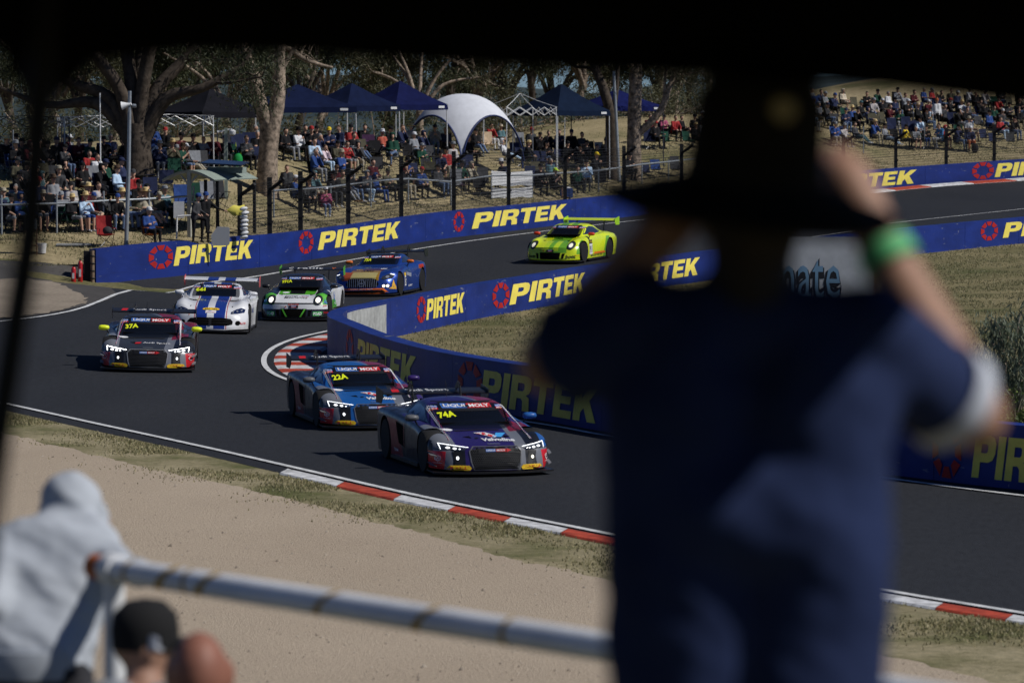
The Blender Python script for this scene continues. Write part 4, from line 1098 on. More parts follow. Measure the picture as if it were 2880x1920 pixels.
def hermite(xk, Y, x):
    """smooth interpolation of rows Y at knots xk (ascending)"""
    xk = np.array(xk, float); Y = np.array(Y, float); n = len(xk)
    h = np.diff(xk)[:, None]; d = np.diff(Y, axis=0) / h
    m = np.zeros_like(Y); m[0], m[-1] = d[0], d[-1]
    s = np.where(d[:-1] * d[1:] > 0, 2 * d[:-1] * d[1:] / (d[:-1] + d[1:] + 1e-12), 0)
    m[1:-1] = s
    i = np.clip(np.searchsorted(xk, x) - 1, 0, n - 2)
    t = ((x - xk[i]) / (xk[i + 1] - xk[i]))[:, None]; hh = (xk[i + 1] - xk[i])[:, None]
    t2, t3 = t * t, t ** 3
    return (2 * t3 - 3 * t2 + 1) * Y[i] + (t3 - 2 * t2 + t) * hh * m[i] + (-2 * t3 + 3 * t2) * Y[i + 1] + (t3 - t2) * hh * m[i + 1]
def catmull(P, n):
    """P (k,2) control points -> smooth profile passing through them"""
    P = np.vstack([2 * P[0] - P[1], P, 2 * P[-1] - P[-2]]); out = []
    for i in range(1, len(P) - 2):
        a, b, c, d = P[i - 1:i + 3]
        for k in range(n):
            t = k / n
            out.append(.5 * (2 * b + (c - a) * t + (2 * a - 5 * b + 4 * c - d) * t * t + (3 * b - a - 3 * c + d) * t ** 3))
    out.append(P[-2]); return np.array(out)

def loft_body(T, zb0, plan, rake, fx):
    """T rows: x wb wm zm ws zs yc zc yv zv zh (front to rear). Returns verts, faces of a closed shell"""
    T = np.array(sorted(T), float); xk = T[:, 0]
    xs = np.unique(np.r_[np.linspace(xk[0], xk[0] + .25, 6), np.linspace(xk[0] + .25, xk[-1] - .3, 52), np.linspace(xk[-1] - .3, xk[-1], 10)])
    D = hermite(xk, T[:, 1:], xs)
    rings = []
    for x, (wb, wm, zm, ws, zs, yc, zc, yv, zv, zh) in zip(xs, D):
        half = np.array([(0, zb0), (wb * .6, zb0), (wb, zb0 + .02), (wm, zm), (ws, zs), (yc, zc), (yv, zv), (0, zh)])
        h = np.vstack([half[0:1], half[1:2], catmull(half[2:], 6)])
        full = np.vstack([h, (h[:-1] * (-1, 1))[::-1][:-1]])
        rings.append(np.c_[np.full(len(full), x), full])
    Rg = np.array(rings); n = Rg.shape[1]
    def warp(Q):
        x, y, z = Q[..., 0], Q[..., 1], Q[..., 2]
        wf = sstep(fx - 1.05, fx - .12, x)
        w2 = sstep(fx - .55, fx, x)
        return np.stack([x - plan * np.abs(y) ** 2.6 * wf - rake * np.clip(z - .16, 0, 1) * w2, y, z], -1)
    V = list(warp(Rg).reshape(-1, 3)); F = []
    k = len(xs)
    for i in range(k - 1):
        for j in range(n):
            F.append((i * n + j, (i + 1) * n + j, (i + 1) * n + (j + 1) % n, i * n + (j + 1) % n))
    for end, sgn in ((k - 1, 1), (0, -1)):
        ring = Rg[end]; c = np.array([ring[0, 0], 0, (ring[:, 2].min() + ring[:, 2].max()) / 2])
        prev = [end * n + j for j in range(n)]
        for t in (.8, .55, .28):
            q = c + (ring - c) * t; q[:, 0] = ring[0, 0] + sgn * .012 * (1 - t)
            o = len(V); V += list(warp(q) if sgn > 0 else q)
            cur = [o + j for j in range(n)]
            for j in range(n):
                f = (prev[j], cur[j], cur[(j + 1) % n], prev[(j + 1) % n]); F.append(f if sgn > 0 else f[::-1])
            prev = cur
        o = len(V); cc = c.copy(); cc[0] += sgn * .012; V.append(warp(cc[None])[0] if sgn > 0 else cc)
        for j in range(n):
            f = (prev[j], o, prev[(j + 1) % n]); F.append(f if sgn > 0 else f[::-1])
    return np.array(V), F
def loft_top(T, curve):
    """greenhouse. rows: x wbase zbase we ze zc"""
    T = np.array(sorted(T), float); xs = np.linspace(T[0, 0], T[-1, 0], 46)
    D = hermite(T[:, 0], T[:, 1:], xs); rings = []
    for x, (wb, zb_, we, ze, zc) in zip(xs, D):
        half = np.array([(wb + .01, zb_ - .08), (wb, zb_), (wb * .45 + we * .55, zb_ * .45 + ze * .55), (we, ze), (we * .55, ze * .25 + zc * .75), (0, zc)])
        h = catmull(half, 6)
        rings.append(np.c_[np.full(2 * len(h) - 1, x), np.vstack([h, (h[:-1] * (-1, 1))[::-1]])])
    Rg = np.array(rings)
    xf = T[-1, 0]
    Rg[..., 0] -= curve * np.abs(Rg[..., 1]) ** 2.2 * sstep(xf - 1.3, xf - .5, Rg[..., 0])
    k, n = Rg.shape[:2]
    F = [(i * n + j, (i + 1) * n + j, (i + 1) * n + j + 1, i * n + j + 1) for i in range(k - 1) for j in range(n - 1)]
    F += [tuple(range(n)), tuple((k - 1) * n + j for j in range(n - 1, -1, -1))]
    return Rg, F, xs
def recut(me_obj, cutters):
    for c in cutters:
        md = me_obj.modifiers.new('b', 'BOOLEAN'); md.object = c; md.operation = 'DIFFERENCE'; md.solver = 'EXACT'
    dg = bpy.context.evaluated_depsgraph_get()
    me = bpy.data.meshes.new_from_object(me_obj.evaluated_get(dg))
    me_obj.modifiers.clear(); old = me_obj.data; me_obj.data = me; bpy.data.meshes.remove(old)
    for c in cutters:
        d = c.data; bpy.data.objects.remove(c); bpy.data.meshes.remove(d)

class Car:
    def __init__(s, spec):
        s.S = spec
        s.root = thing('race_car', spec['label'], 'race car', group='race cars on the track')
        V, F = loft_body(spec['body'], .10, spec['plan'], spec['rake'], spec['body'][0][0])
        me = bpy.data.meshes.new('bodywork'); me.from_pydata([tuple(v) for v in V], [], F)
        s.pm = spec['paint']
        for q in (s.pm, M_VOID): me.materials.append(q)
        me.shade_smooth()
        b = link('bodywork', me, s.root)
        cut = []
        for ax in spec['axles']:
            for sd in (-1, 1):
                mb = MB(); r = spec['wr'] + .055
                mb.lathe([(r, -.24), (r, .35)], 28, Matrix.Translation((ax, sd * .92, spec['wr'] - .005)) @ Matrix.Rotation(R(90) * -sd, 4, 'X'))
                mb.m = [1] * len(mb.f)
                cut.append(mb.obj('cut', [s.pm, M_VOID]))
        recut(b, cut)
        b.data.set_sharp_from_angle(angle=R(38))
        s.body = b
        Rg, Ft, xs = loft_top(spec['top'], spec['wcurve'])
        x0, x1 = spec['ws_x']; kx, nx_ = Rg.shape[:2]; ii = [i for i, x in enumerate(xs) if x0 <= x <= x1]; open_ = set()
        for i in ii[1:-2]:
            for j in range(nx_ // 2 - 9, nx_ // 2 + 9): open_.add(i * (nx_ - 1) + j)
        mb = MB(); mb.add(Rg.reshape(-1, 3), [f for q, f in enumerate(Ft) if q not in open_]); cab = mb.obj('cabin_shell', s.pm, s.root, 40)
        s.Rg, s.xs = Rg, xs
        n = len(b.data.vertices)
        allv = [v.co.copy() for v in b.data.vertices] + [Vector(p) for p in Rg.reshape(-1, 3)]
        allf = [tuple(p.vertices) for p in b.data.polygons] + [tuple(i + n for i in f) for f in Ft]
        s.bvh = BVHTree.FromPolygons(allv, allf)
        s.cockpit(); s.windows(); s.wheels(); s.wing(); s.mirrors(); s.splitter()
    # ---- projection of flat outlines on to the bodywork
    def proj(s, V, F, axis, off, maxlen=.09):
        bm = bmesh.new(); vs = [bm.verts.new((x, y, 0)) for x, y in V]
        for f in F:
            try: bm.faces.new([vs[i] for i in f])
            except ValueError: pass
        bmesh.ops.triangulate(bm, faces=bm.faces[:])
        for _ in range(5):
            es = [e for e in bm.edges if e.calc_length() > maxlen]
            if not es: break
            bmesh.ops.subdivide_edges(bm, edges=es, cuts=1)
            bmesh.ops.triangulate(bm, faces=[f for f in bm.faces if len(f.verts) > 3])
        out = []
        for v in bm.verts:
            a, c = v.co.x, v.co.y
            if axis == 'front' and 'zmap' in s.S: c = s.S['zmap'](c)
            if axis == 'front': o, d = Vector((4, a, c)), Vector((-1, 0, 0))
            elif axis == 'top': o, d = Vector((c, a, 3)), Vector((0, 0, -1))
            elif axis == 'right': o, d = Vector((a, -3, c)), Vector((0, 1, 0))
            elif axis == 'left': o, d = Vector((a, 3, c)), Vector((0, -1, 0))
            elif axis == 'slant': o, d = Vector((a * 0, a, c)) + Vector((3, 0, 1.8)), Vector((-1, 0, -.6)).normalized()
            h = s.bvh.ray_cast(o, d)
            if h[0] is None:
                h = s.bvh.find_nearest(o + d * (2.0 if axis == 'front' else 2.2))
            nrm = h[1] if h[1].dot(d) < 0 else -h[1]
            nrm = (nrm - d * .6).normalized()
            out.append(h[0] + nrm * off)
        bm.verts.index_update()
        fs = [tuple(v.index for v in f.verts) for f in bm.faces]
        # orient outward
        if fs:
            a, b2, c = (out[i] for i in fs[0])
            nn = (b2 - a).cross(c - a)
            ref = {'front': Vector((1, 0, 0)), 'top': Vector((0, 0, 1)), 'right': Vector((0, -1, 0)), 'left': Vector((0, 1, 0)), 'slant': Vector((1, 0, .6))}[axis]
            if nn.dot(ref) < 0: fs = [f[::-1] for f in fs]
        bm.free()
        return out, fs
    def patch(s, name, poly, m, axis='front', off=.006, parent=None, thick=0, smooth=True):
        V, F = fill2d([poly] if not isinstance(poly[0][0], (tuple, list)) else poly)
        out, fs = s.proj(V, F, axis, off)
        mb = MB(); mb.add(out, fs)
        if thick:
            # rim: drop border edges back towards the body
            cnt = {}
            for f in fs:
                for i in range(3):
                    e = (f[i], f[(i + 1) % 3]); cnt[tuple(sorted(e))] = cnt.get(tuple(sorted(e)), []) + [e]
            ref = {'front': Vector((-1, 0, 0)), 'top': Vector((0, 0, -1)), 'right': Vector((0, 1, 0)), 'left': Vector((0, -1, 0)), 'slant': Vector((-1, 0, -.6))}[axis]
            for es in cnt.values():
                if len(es) == 1:
                    a, b = es[0]; pa, pb = out[a], out[b]
                    mb.add([pb, pa, pa + ref * thick, pb + ref * thick], [(0, 1, 2, 3)])
        return mb.obj(name, m, parent or s.root, 180 if smooth and not thick else None)
    def text(s, name, items, axis='front', off=.009, parent=None):
        """items: (string or None, centre a, centre b, width, height, material, bold, shear[, rot]); None = plain rectangle"""
        mats, mb = [], MB()
        for it in items:
            st, ca, cb, w, h, m, bold, sh = it[:8]; rot = R(it[8]) if len(it) > 8 else 0
            if m not in mats: mats.append(m)
            mb.cur = mats.index(m); o2 = off
            if st is None: V, F = np.array([(0, 0), (1, 0), (1, 1), (0, 1)]), [(0, 1, 2, 3)]; o2 = off - .003
            elif isinstance(st, list): V, F = fill2d([st])
            else: V, F, _ = text2d(st, bold, sh)
            x = (V[:, 0] - .5) * w; y = (V[:, 1] - .5) * h
            if axis == 'right': sgn, vs_ = 1, 1
            elif axis == 'left': sgn, vs_ = -1, 1
            elif axis == 'top': sgn, vs_ = 1, -1
            else: sgn, vs_ = 1, 1
            c, sn = math.cos(rot), math.sin(rot)
            X = ca + sgn * (x * c - y * sn); Y = cb + vs_ * (x * sn + y * c)
            out, fs = s.proj(np.c_[X, Y], F, axis, o2, .16)
            mb.add(out, fs)
        return mb.obj(name, mats, parent or s.root)
    # ---- standard parts
    def windows(s):
        S = s.S; Rg = s.Rg; k, n = Rg.shape[:2]
        x0, x1 = S['ws_x']; idx = [i for i, x in enumerate(s.xs) if x0 <= x <= x1]
        c = n // 2; e = 12 - 1
        mb = MB(); cols = list(range(c - e, c + e + 1)); vs = []
        for i in idx:
            for j in cols:
                p = Vector(Rg[i, j]); a = Vector(Rg[min(i + 1, k - 1), j]) - Vector(Rg[max(i - 1, 0), j]); b = Vector(Rg[i, min(j + 1, n - 1)]) - Vector(Rg[i, max(j - 1, 0)])
                nn = a.cross(b).normalized()
                if nn.z < 0: nn = -nn
                vs.append(p + nn * .005)
        w = len(cols)
        mb.add(vs, [(i * w + j, i * w + j + 1, (i + 1) * w + j + 1, (i + 1) * w + j) for i in range(len(idx) - 1) for j in range(w - 1)])
        s.wscreen = mb.obj('windscreen', M_GLASS, s.root, 180)
        for ax in ('right', 'left'):
            s.patch('side_window', S['side_win'], M_SGLASS, ax, .006)
    def cockpit(s):
        zt = max(q[5] for q in s.S['top']); xf = s.S['ws_x'][0]; zb_ = zt - .30
        lin = MB(); lin.box((xf - .75, 0, zb_ + .05), (.04, 1.1, .40)); lin.box((xf + .25, 0, zb_ - .06), (1.1, 1.15, .03)); lin.obj('cabin_lining', M_VOID, s.root)
        h = MB(); h.lathe([(.02, -.13), (.10, -.10), (.13, 0), (.11, .09), (.05, .13), (.01, .135)], 16, Matrix.Translation((xf - .42, .33, zb_ + .10))); h.obj('helmet', M_HELM, s.root, 60)
        st = MB(); st.box((xf - .55, .33, zb_ + .02), (.08, .36, .38)); st.obj('seat', M_SUIT, s.root)
        w_ = MB(); w_.tube([(xf - .02, .33 + .16 * math.cos(a), zb_ + .02 + .13 * math.sin(a)) for a in np.linspace(0, 2 * math.pi, 15)], .014, 6); w_.obj('steering_wheel', M_BLK, s.root)
        c_ = MB()
        for sd in (-1, 1): c_.tube([(xf + .34, sd * .50, zb_ - .0), (xf - .03, sd * .46, zt - .10), (xf - .6, sd * .44, zt - .10), (xf - .65, sd * .46, zb_ - .1)], .02, 6)
        c_.tube([(xf - .03, -.46, zt - .10), (xf - .03, .46, zt - .10)], .02, 6); c_.tube([(xf - .6, -.48, zb_), (xf - .6, .48, zt - .09)], .02, 6); c_.tube([(xf + .3, -.02, zb_ - .05), (xf + .02, -.02, zt - .09)], .016, 6)
        c_.obj('roll_cage', mat('cage_grey', (.09, .095, .105), .5), s.root)
    def wheels(s):
        S = s.S; r = S['wr']; w = .30
        for ax in S['axles']:
            for sd in (-1, 1):
                yo = S['hw'] - .012 if ax > 0 else S['hw'] + .0
                wl = link('wheel', None, s.root, (ax, sd * (yo - w / 2), r))
                wl.rotation_euler = (R(90) * sd * -1, 0, R(S.get('steer', 0)) if ax > 0 else 0)
                t = MB(); t.lathe([(r * .68, -w / 2), (r * .93, -w / 2), (r, -w / 2 + .04), (r, w / 2 - .04), (r * .93, w / 2), (r * .68, w / 2)], 32)
                t.obj('tyre', M_RUB, wl, 50)
                q = MB(); z1 = w / 2 - .02
                q.lathe([(r * .69, z1 - .10), (r * .69, z1), (r * .63, z1 - .012), (r * .62, z1 - .10)], 32)
                for a in range(10):
                    an = a * math.pi / 5
                    M = Matrix.Rotation(an, 4, 'Z')
                    q.add([(.04, -.022, z1 - .05), (.04, .022, z1 - .05), (r * .64, .014, z1 - .012), (r * .64, -.014, z1 - .012), (.04, -.022, z1 - .09), (.04, .022, z1 - .09), (r * .64, .014, z1 - .05), (r * .64, -.014, z1 - .05)],
                          [(0, 1, 2, 3), (7, 6, 5, 4), (0, 3, 7, 4), (1, 5, 6, 2)], M)
                q.lathe([(.055, z1 - .09), (.055, z1 - .03), (.03, z1 - .01)], 14)
                q.obj('rim', S.get('rim', M_RIM), wl, 40)
                d = MB(); d.lathe([(r * .45, -.02), (r * .45, .01)], 20); d.obj('brake_disc', M_BLK, wl)
    def wing(s):
        S = s.S; xw, zw, half, chord, m = S['wing']
        w = link('rear_wing', None, s.root)
        prof = [(.5, 0), (.40, .030), (.1, .058), (-.25, .080), (-.5, .105), (-.5, .095), (-.2, .035), (.15, -.005), (.42, -.025)]
        mb = MB(); vs = []; ny = 9
        for y in np.linspace(-half, half, ny):
            for a, b in prof: vs.append((xw + a * chord, y, zw + b * chord * 1.5))
        k = len(prof)
        fs = [(i * k + j, i * k + (j + 1) % k, (i + 1) * k + (j + 1) % k, (i + 1) * k + j) for i in range(ny - 1) for j in range(k)] + [tuple(range(k)), tuple((ny - 1) * k + j for j in range(k - 1, -1, -1))]
        mb.add(vs, fs); mb.obj('wing_blade', m, w, 60)
        for sd in (-1, 1):
            e = MB(); e.prism([(xw + .5 * chord + .03, zw + .06), (xw - .5 * chord - .06, zw + .12), (xw - .5 * chord - .06, zw - .16), (xw + .25 * chord, zw - .16), (xw + .5 * chord + .03, zw - .05)], 0, .014, Matrix(((1, 0, 0, 0), (0, 0, 1, sd * (half + .007) - .007), (0, 1, 0, 0), (0, 0, 0, 1))))
            e.obj('end_plate', S.get('plate', m), w)
            st = MB(); ys = sd * S.get('strut_y', .42)
            if S.get('swan', True): pts = [(xw - .05, ys, zw + .06), (xw + .10, ys, zw + .16), (xw + .24, ys, zw + .12), (xw + .30, ys, zw - .05), (xw + .22, ys, S['deck'])]
            else: pts = [(xw, ys, zw + .02), (xw + .10, ys, zw - .15), (xw + .16, ys, S['deck'])]
            for a, b in zip(pts, pts[1:]):
                a, b = Vector(a), Vector(b); t = (b - a).normalized(); nn = Vector((-t.z, 0, t.x)) * .045
                st.add([a + nn + Vector((0, .008, 0)), b + nn + Vector((0, .008, 0)), b - nn + Vector((0, .008, 0)), a - nn + Vector((0, .008, 0)), a + nn - Vector((0, .008, 0)), b + nn - Vector((0, .008, 0)), b - nn - Vector((0, .008, 0)), a - nn - Vector((0, .008, 0))],
                       [(0, 1, 2, 3), (7, 6, 5, 4), (0, 4, 5, 1), (3, 2, 6, 7), (0, 3, 7, 4), (1, 5, 6, 2)])
            st.obj('wing_strut', M_CARB, w)
        s.w = w
    def mirrors(s):
        S = s.S; x, y, z, m = S['mirror']
        for sd in (-1, 1):
            r = link('wing_mirror', None, s.root)
            mm = m[0 if sd < 0 else 1] if isinstance(m, (list, tuple)) else m
            h = MB(); h.lathe([(.02, -.115), (.055, -.10), (.075, -.03), (.075, .05), (.06, .10), (.02, .115)], 14, Matrix.Translation((x, sd * y, z)) @ Matrix.Rotation(R(90), 4, 'X') @ Matrix.Scale(.75, 4, (0, 1, 0)))
            h.obj('mirror_housing', mm, r, 60)
            a = MB(); a.tube([(x - .02, sd * (y - .06), z - .05), (x - .06, sd * (y - .12), z - .14), (x - .05, sd * S.get('mfoot', .78), z - .22)], .014, 8)
            a.obj('mirror_stalk', S.get('mstalk', M_CARB), r)
    def splitter(s):
        S = s.S; fx = S['body'][0][0]; hw = S['hw']; mb = MB()
        p = []
        for y in np.linspace(-hw, hw, 21): p.append((fx + S.get('lip', .07) - S['plan'] * .92 * abs(y) ** 2.6, y))
        p += [(fx - .95, hw - .04), (fx - .95, -hw + .04)]
        mb.prism(p, .055, .085); mb.obj('front_splitter', M_CARB, s.root)
        f = MB(); rx = S['body'][-1][0]
        f.prism([(fx - .9, -.8), (fx - .9, .8), (rx + .1, .8), (rx + .1, -.8)], .06, .11); f.obj('floor_pan', M_BLK, s.root)
        for sd in (-1, 1):
            k = MB(); ax = S['axles']
            k.prism([(ax[0] - .42, sd * .80), (ax[0] - .42, sd * (hw - .03)), (ax[1] + .42, sd * (hw + .0)), (ax[1] + .42, sd * .80)][::sd], .06, .115)
            k.obj('side_skirt', M_CARB, s.root)
    def lamp(s, name, poly, lens, led=None, spots=(), axis='front', spot_m=None, off=.006):
        l = s.patch(name, poly, lens, axis, off, thick=.02)
        if led:
            V = []
            for strip in led: s.patch('light_strip', strip, spot_m or M_LED, axis, off + .006, l)
        for (a, b, r) in spots:
            s.patch('lamp_lens', [(a + r[0] * math.cos(q), b + r[1] * math.sin(q)) for q in np.linspace(0, 2 * math.pi, 14)[:-1]], spot_m or M_LED, axis, off + .008, l)
        return l
    def place(s, u, v, psi, roll=None, dz=0):
        h = Vector((math.sin(R(psi)), -math.cos(R(psi)), 0))
        f = gnd(u, v); fx = s.S['body'][0][0] + .05
        c = Vector((f.x, f.y, 0)) - h * fx
        e = 1.2
        lat = Vector((-h.y, h.x, 0))        # car's left
        zf = G1(c.x + h.x * e, c.y + h.y * e); zr = G1(c.x - h.x * e, c.y - h.y * e)
        zl = G1(c.x + lat.x * .9, c.y + lat.y * .9); zr2 = G1(c.x - lat.x * .9, c.y - lat.y * .9)
        xax = Vector((h.x, h.y, (zf - zr) / (2 * e))).normalized()
        yax = Vector((lat.x, lat.y, (zl - zr2) / 1.8)).normalized()
        zax = xax.cross(yax).normalized(); yax = zax.cross(xax)
        M = Matrix((xax, yax, zax)).transposed().to_4x4()
        M.translation = Vector((c.x, c.y, (zf + zr + zl + zr2) / 4 + dz))
        s.root.matrix_world = M @ Matrix.Scale(s.S.get('scale', 1.0), 4)
    def honeycomb(s, poly, a0, a1, b0, b1, parent, step=.034, m=None):
        """raised mesh bars over the opening"""
        V, F = [], []; import itertools
        from mathutils.geometry import intersect_point_line
        pl = poly
        def inside(x, y):
            c = False; n = len(pl)
            for i in range(n):
                x1, y1 = pl[i]; x2, y2 = pl[(i + 1) % n]
                if (y1 > y) != (y2 > y) and x < (x2 - x1) * (y - y1) / (y2 - y1 + 1e-12) + x1: c = not c
            return c
        r = step / 1.732; t = .10
        mb = MB(); rows = int((b1 - b0) / (1.5 * r)) + 1; colsn = int((a1 - a0) / step) + 1
        allv, allf = [], []
        for i in range(rows):
            for j in range(colsn):
                cx_ = a0 + j * step + (step / 2 if i % 2 else 0); cy_ = b0 + i * 1.5 * r
                if not inside(cx_, cy_): continue
                o = len(allv)
                for k in range(6):
                    an = R(60 * k + 30)
                    allv += [(cx_ + r * math.cos(an) * 1.02, cy_ + r * math.sin(an) * 1.02), (cx_ + r * .72 * math.cos(an), cy_ + r * .72 * math.sin(an))]
                for k in range(6):
                    q = (k + 1) % 6; allf.append((o + 2 * k, o + 2 * q, o + 2 * q + 1, o + 2 * k + 1))
        if not allv: return
        out, fs = s.proj(np.array(allv), allf, 'front', .012, 9)
        mb.add(out, fs); return mb.obj('grille_mesh', m or M_MESH, parent)
    def banner(s):
        """sponsor strip across the top of the windscreen"""
        S = s.S; zt, hw, h = S['banner']
        it = [(None, 0, zt - h * .1, hw * 2.5, h * 1.9, M_KTXT, 0, 0)] if S.get('sunstrip', True) else []
        it += [(None, -hw * .52, zt, hw * .98, h * .86, M_LBLUE, 0, 0), (None, hw * .5, zt, hw * 1.0, h * .86, M_LRED, 0, 0),
              ('LIQUI', -hw * .5, zt, hw * .84, h * .60, M_WTXT, .03, 0), ('MOLY', hw * .5, zt, hw * .84, h * .60, M_WTXT, .03, 0)]
        for sd in (-1, 1):
            a = sd * hw * 1.40
            zz = zt - h * .34
            it += [(None, a, zz + h * .18, hw * .46, h * .36, M_LBLUE, 0, 0), (None, a, zz - h * .20, hw * .46, h * .36, M_LRED, 0, 0), ('LIQUI', a, zz + h * .18, hw * .40, h * .26, M_WTXT, .02, 0), ('MOLY', a, zz - h * .20, hw * .40, h * .26, M_WTXT, .02, 0)]
        return s.text('windscreen_banner', it, 'front', .014, s.wscreen)
def mirror_poly(p): return [(-a, b) for a, b in p][::-1]
def wing_text(c, items, m_off=.006):
    """lettering lying on the top face of the wing blade; items: (string, y centre, width, material, bold, shear)"""
    xw, zw, half, chord, _ = c.S['wing']
    mats, mb = [], MB()
    for st, yc, w, m, bold, sh in items:
        if m not in mats: mats.append(m)
        mb.cur = mats.index(m)
        if isinstance(st, list): V, F = fill2d([st])
        else: V, F, _ = text2d(st, bold, sh)
        vs = []
        for x, y in V:
            a = .30 - .62 * y
            b = np.interp(-a, [-.5, -.40, -.1, .25, .5], [0, .030, .058, .080, .105])
            vs.append((xw + a * chord, yc + (x - .5) * w, zw + b * chord * 1.5 + m_off))
        mb.add(vs, F)
    return mb.obj('wing_lettering', mats, c.w)
PARA = [(.12, 0), (1, 0), (.88, 1), (0, 1)]
PARAX = [(0, 0), (.8, 0), (1, 1), (.2, 1)]

# ---------------------------------------------------------------- mid-engined coupes with the honeycomb grille
A_BODY = [(2.30, .76, .82, .28, .79, .42, .62, .475, .36, .49, .50), (2.22, .86, .92, .30, .89, .47, .72, .535, .42, .53, .535), (2.0, .95, .985, .32, .965, .53, .80, .615, .48, .575, .585),
          (1.65, .97, 1.0, .35, .985, .60, .80, .70, .50, .64, .65), (1.3, .97, 1.0, .38, .985, .66, .80, .76, .52, .70, .71), (.95, .96, .985, .40, .965, .69, .82, .79, .60, .77, .775),
          (.5, .95, .965, .42, .945, .73, .86, .82, .7, .83, .84), (0, .95, .96, .45, .94, .77, .86, .86, .7, .86, .86), (-.6, .96, .98, .48, .97, .82, .88, .905, .7, .9, .9),
          (-1.3, .98, 1.0, .50, .99, .86, .85, .95, .65, .94, .93), (-1.9, .97, .99, .52, .97, .86, .83, .93, .6, .93, .93), (-2.2, .9, .93, .5, .9, .80, .8, .88, .6, .9, .9)]
A_SQ = lambda z: z if z < .3 else (.3 + (z - .3) * .86 if z < .66 else z)
A_BODY = [tuple(v if i in (0, 1, 2, 4, 6, 8) else (.3 + (v - .3) * .86 if v > .3 else v) for i, v in enumerate(q)) for q in A_BODY]
A_TOP = [(1.22, .74, .64, .67, .645, .655), (.95, .79, .66, .685, .715, .745), (.6, .81, .69, .67, .845, .885), (.28, .81, .72, .63, .965, 1.012), (.02, .81, .735, .59, 1.03, 1.08),
         (-.35, .80, .75, .565, 1.055, 1.11), (-.8, .79, .77, .53, 1.03, 1.085), (-1.3, .76, .79, .48, .96, 1.01), (-1.8, .70, .81, .42, .86, .88)]
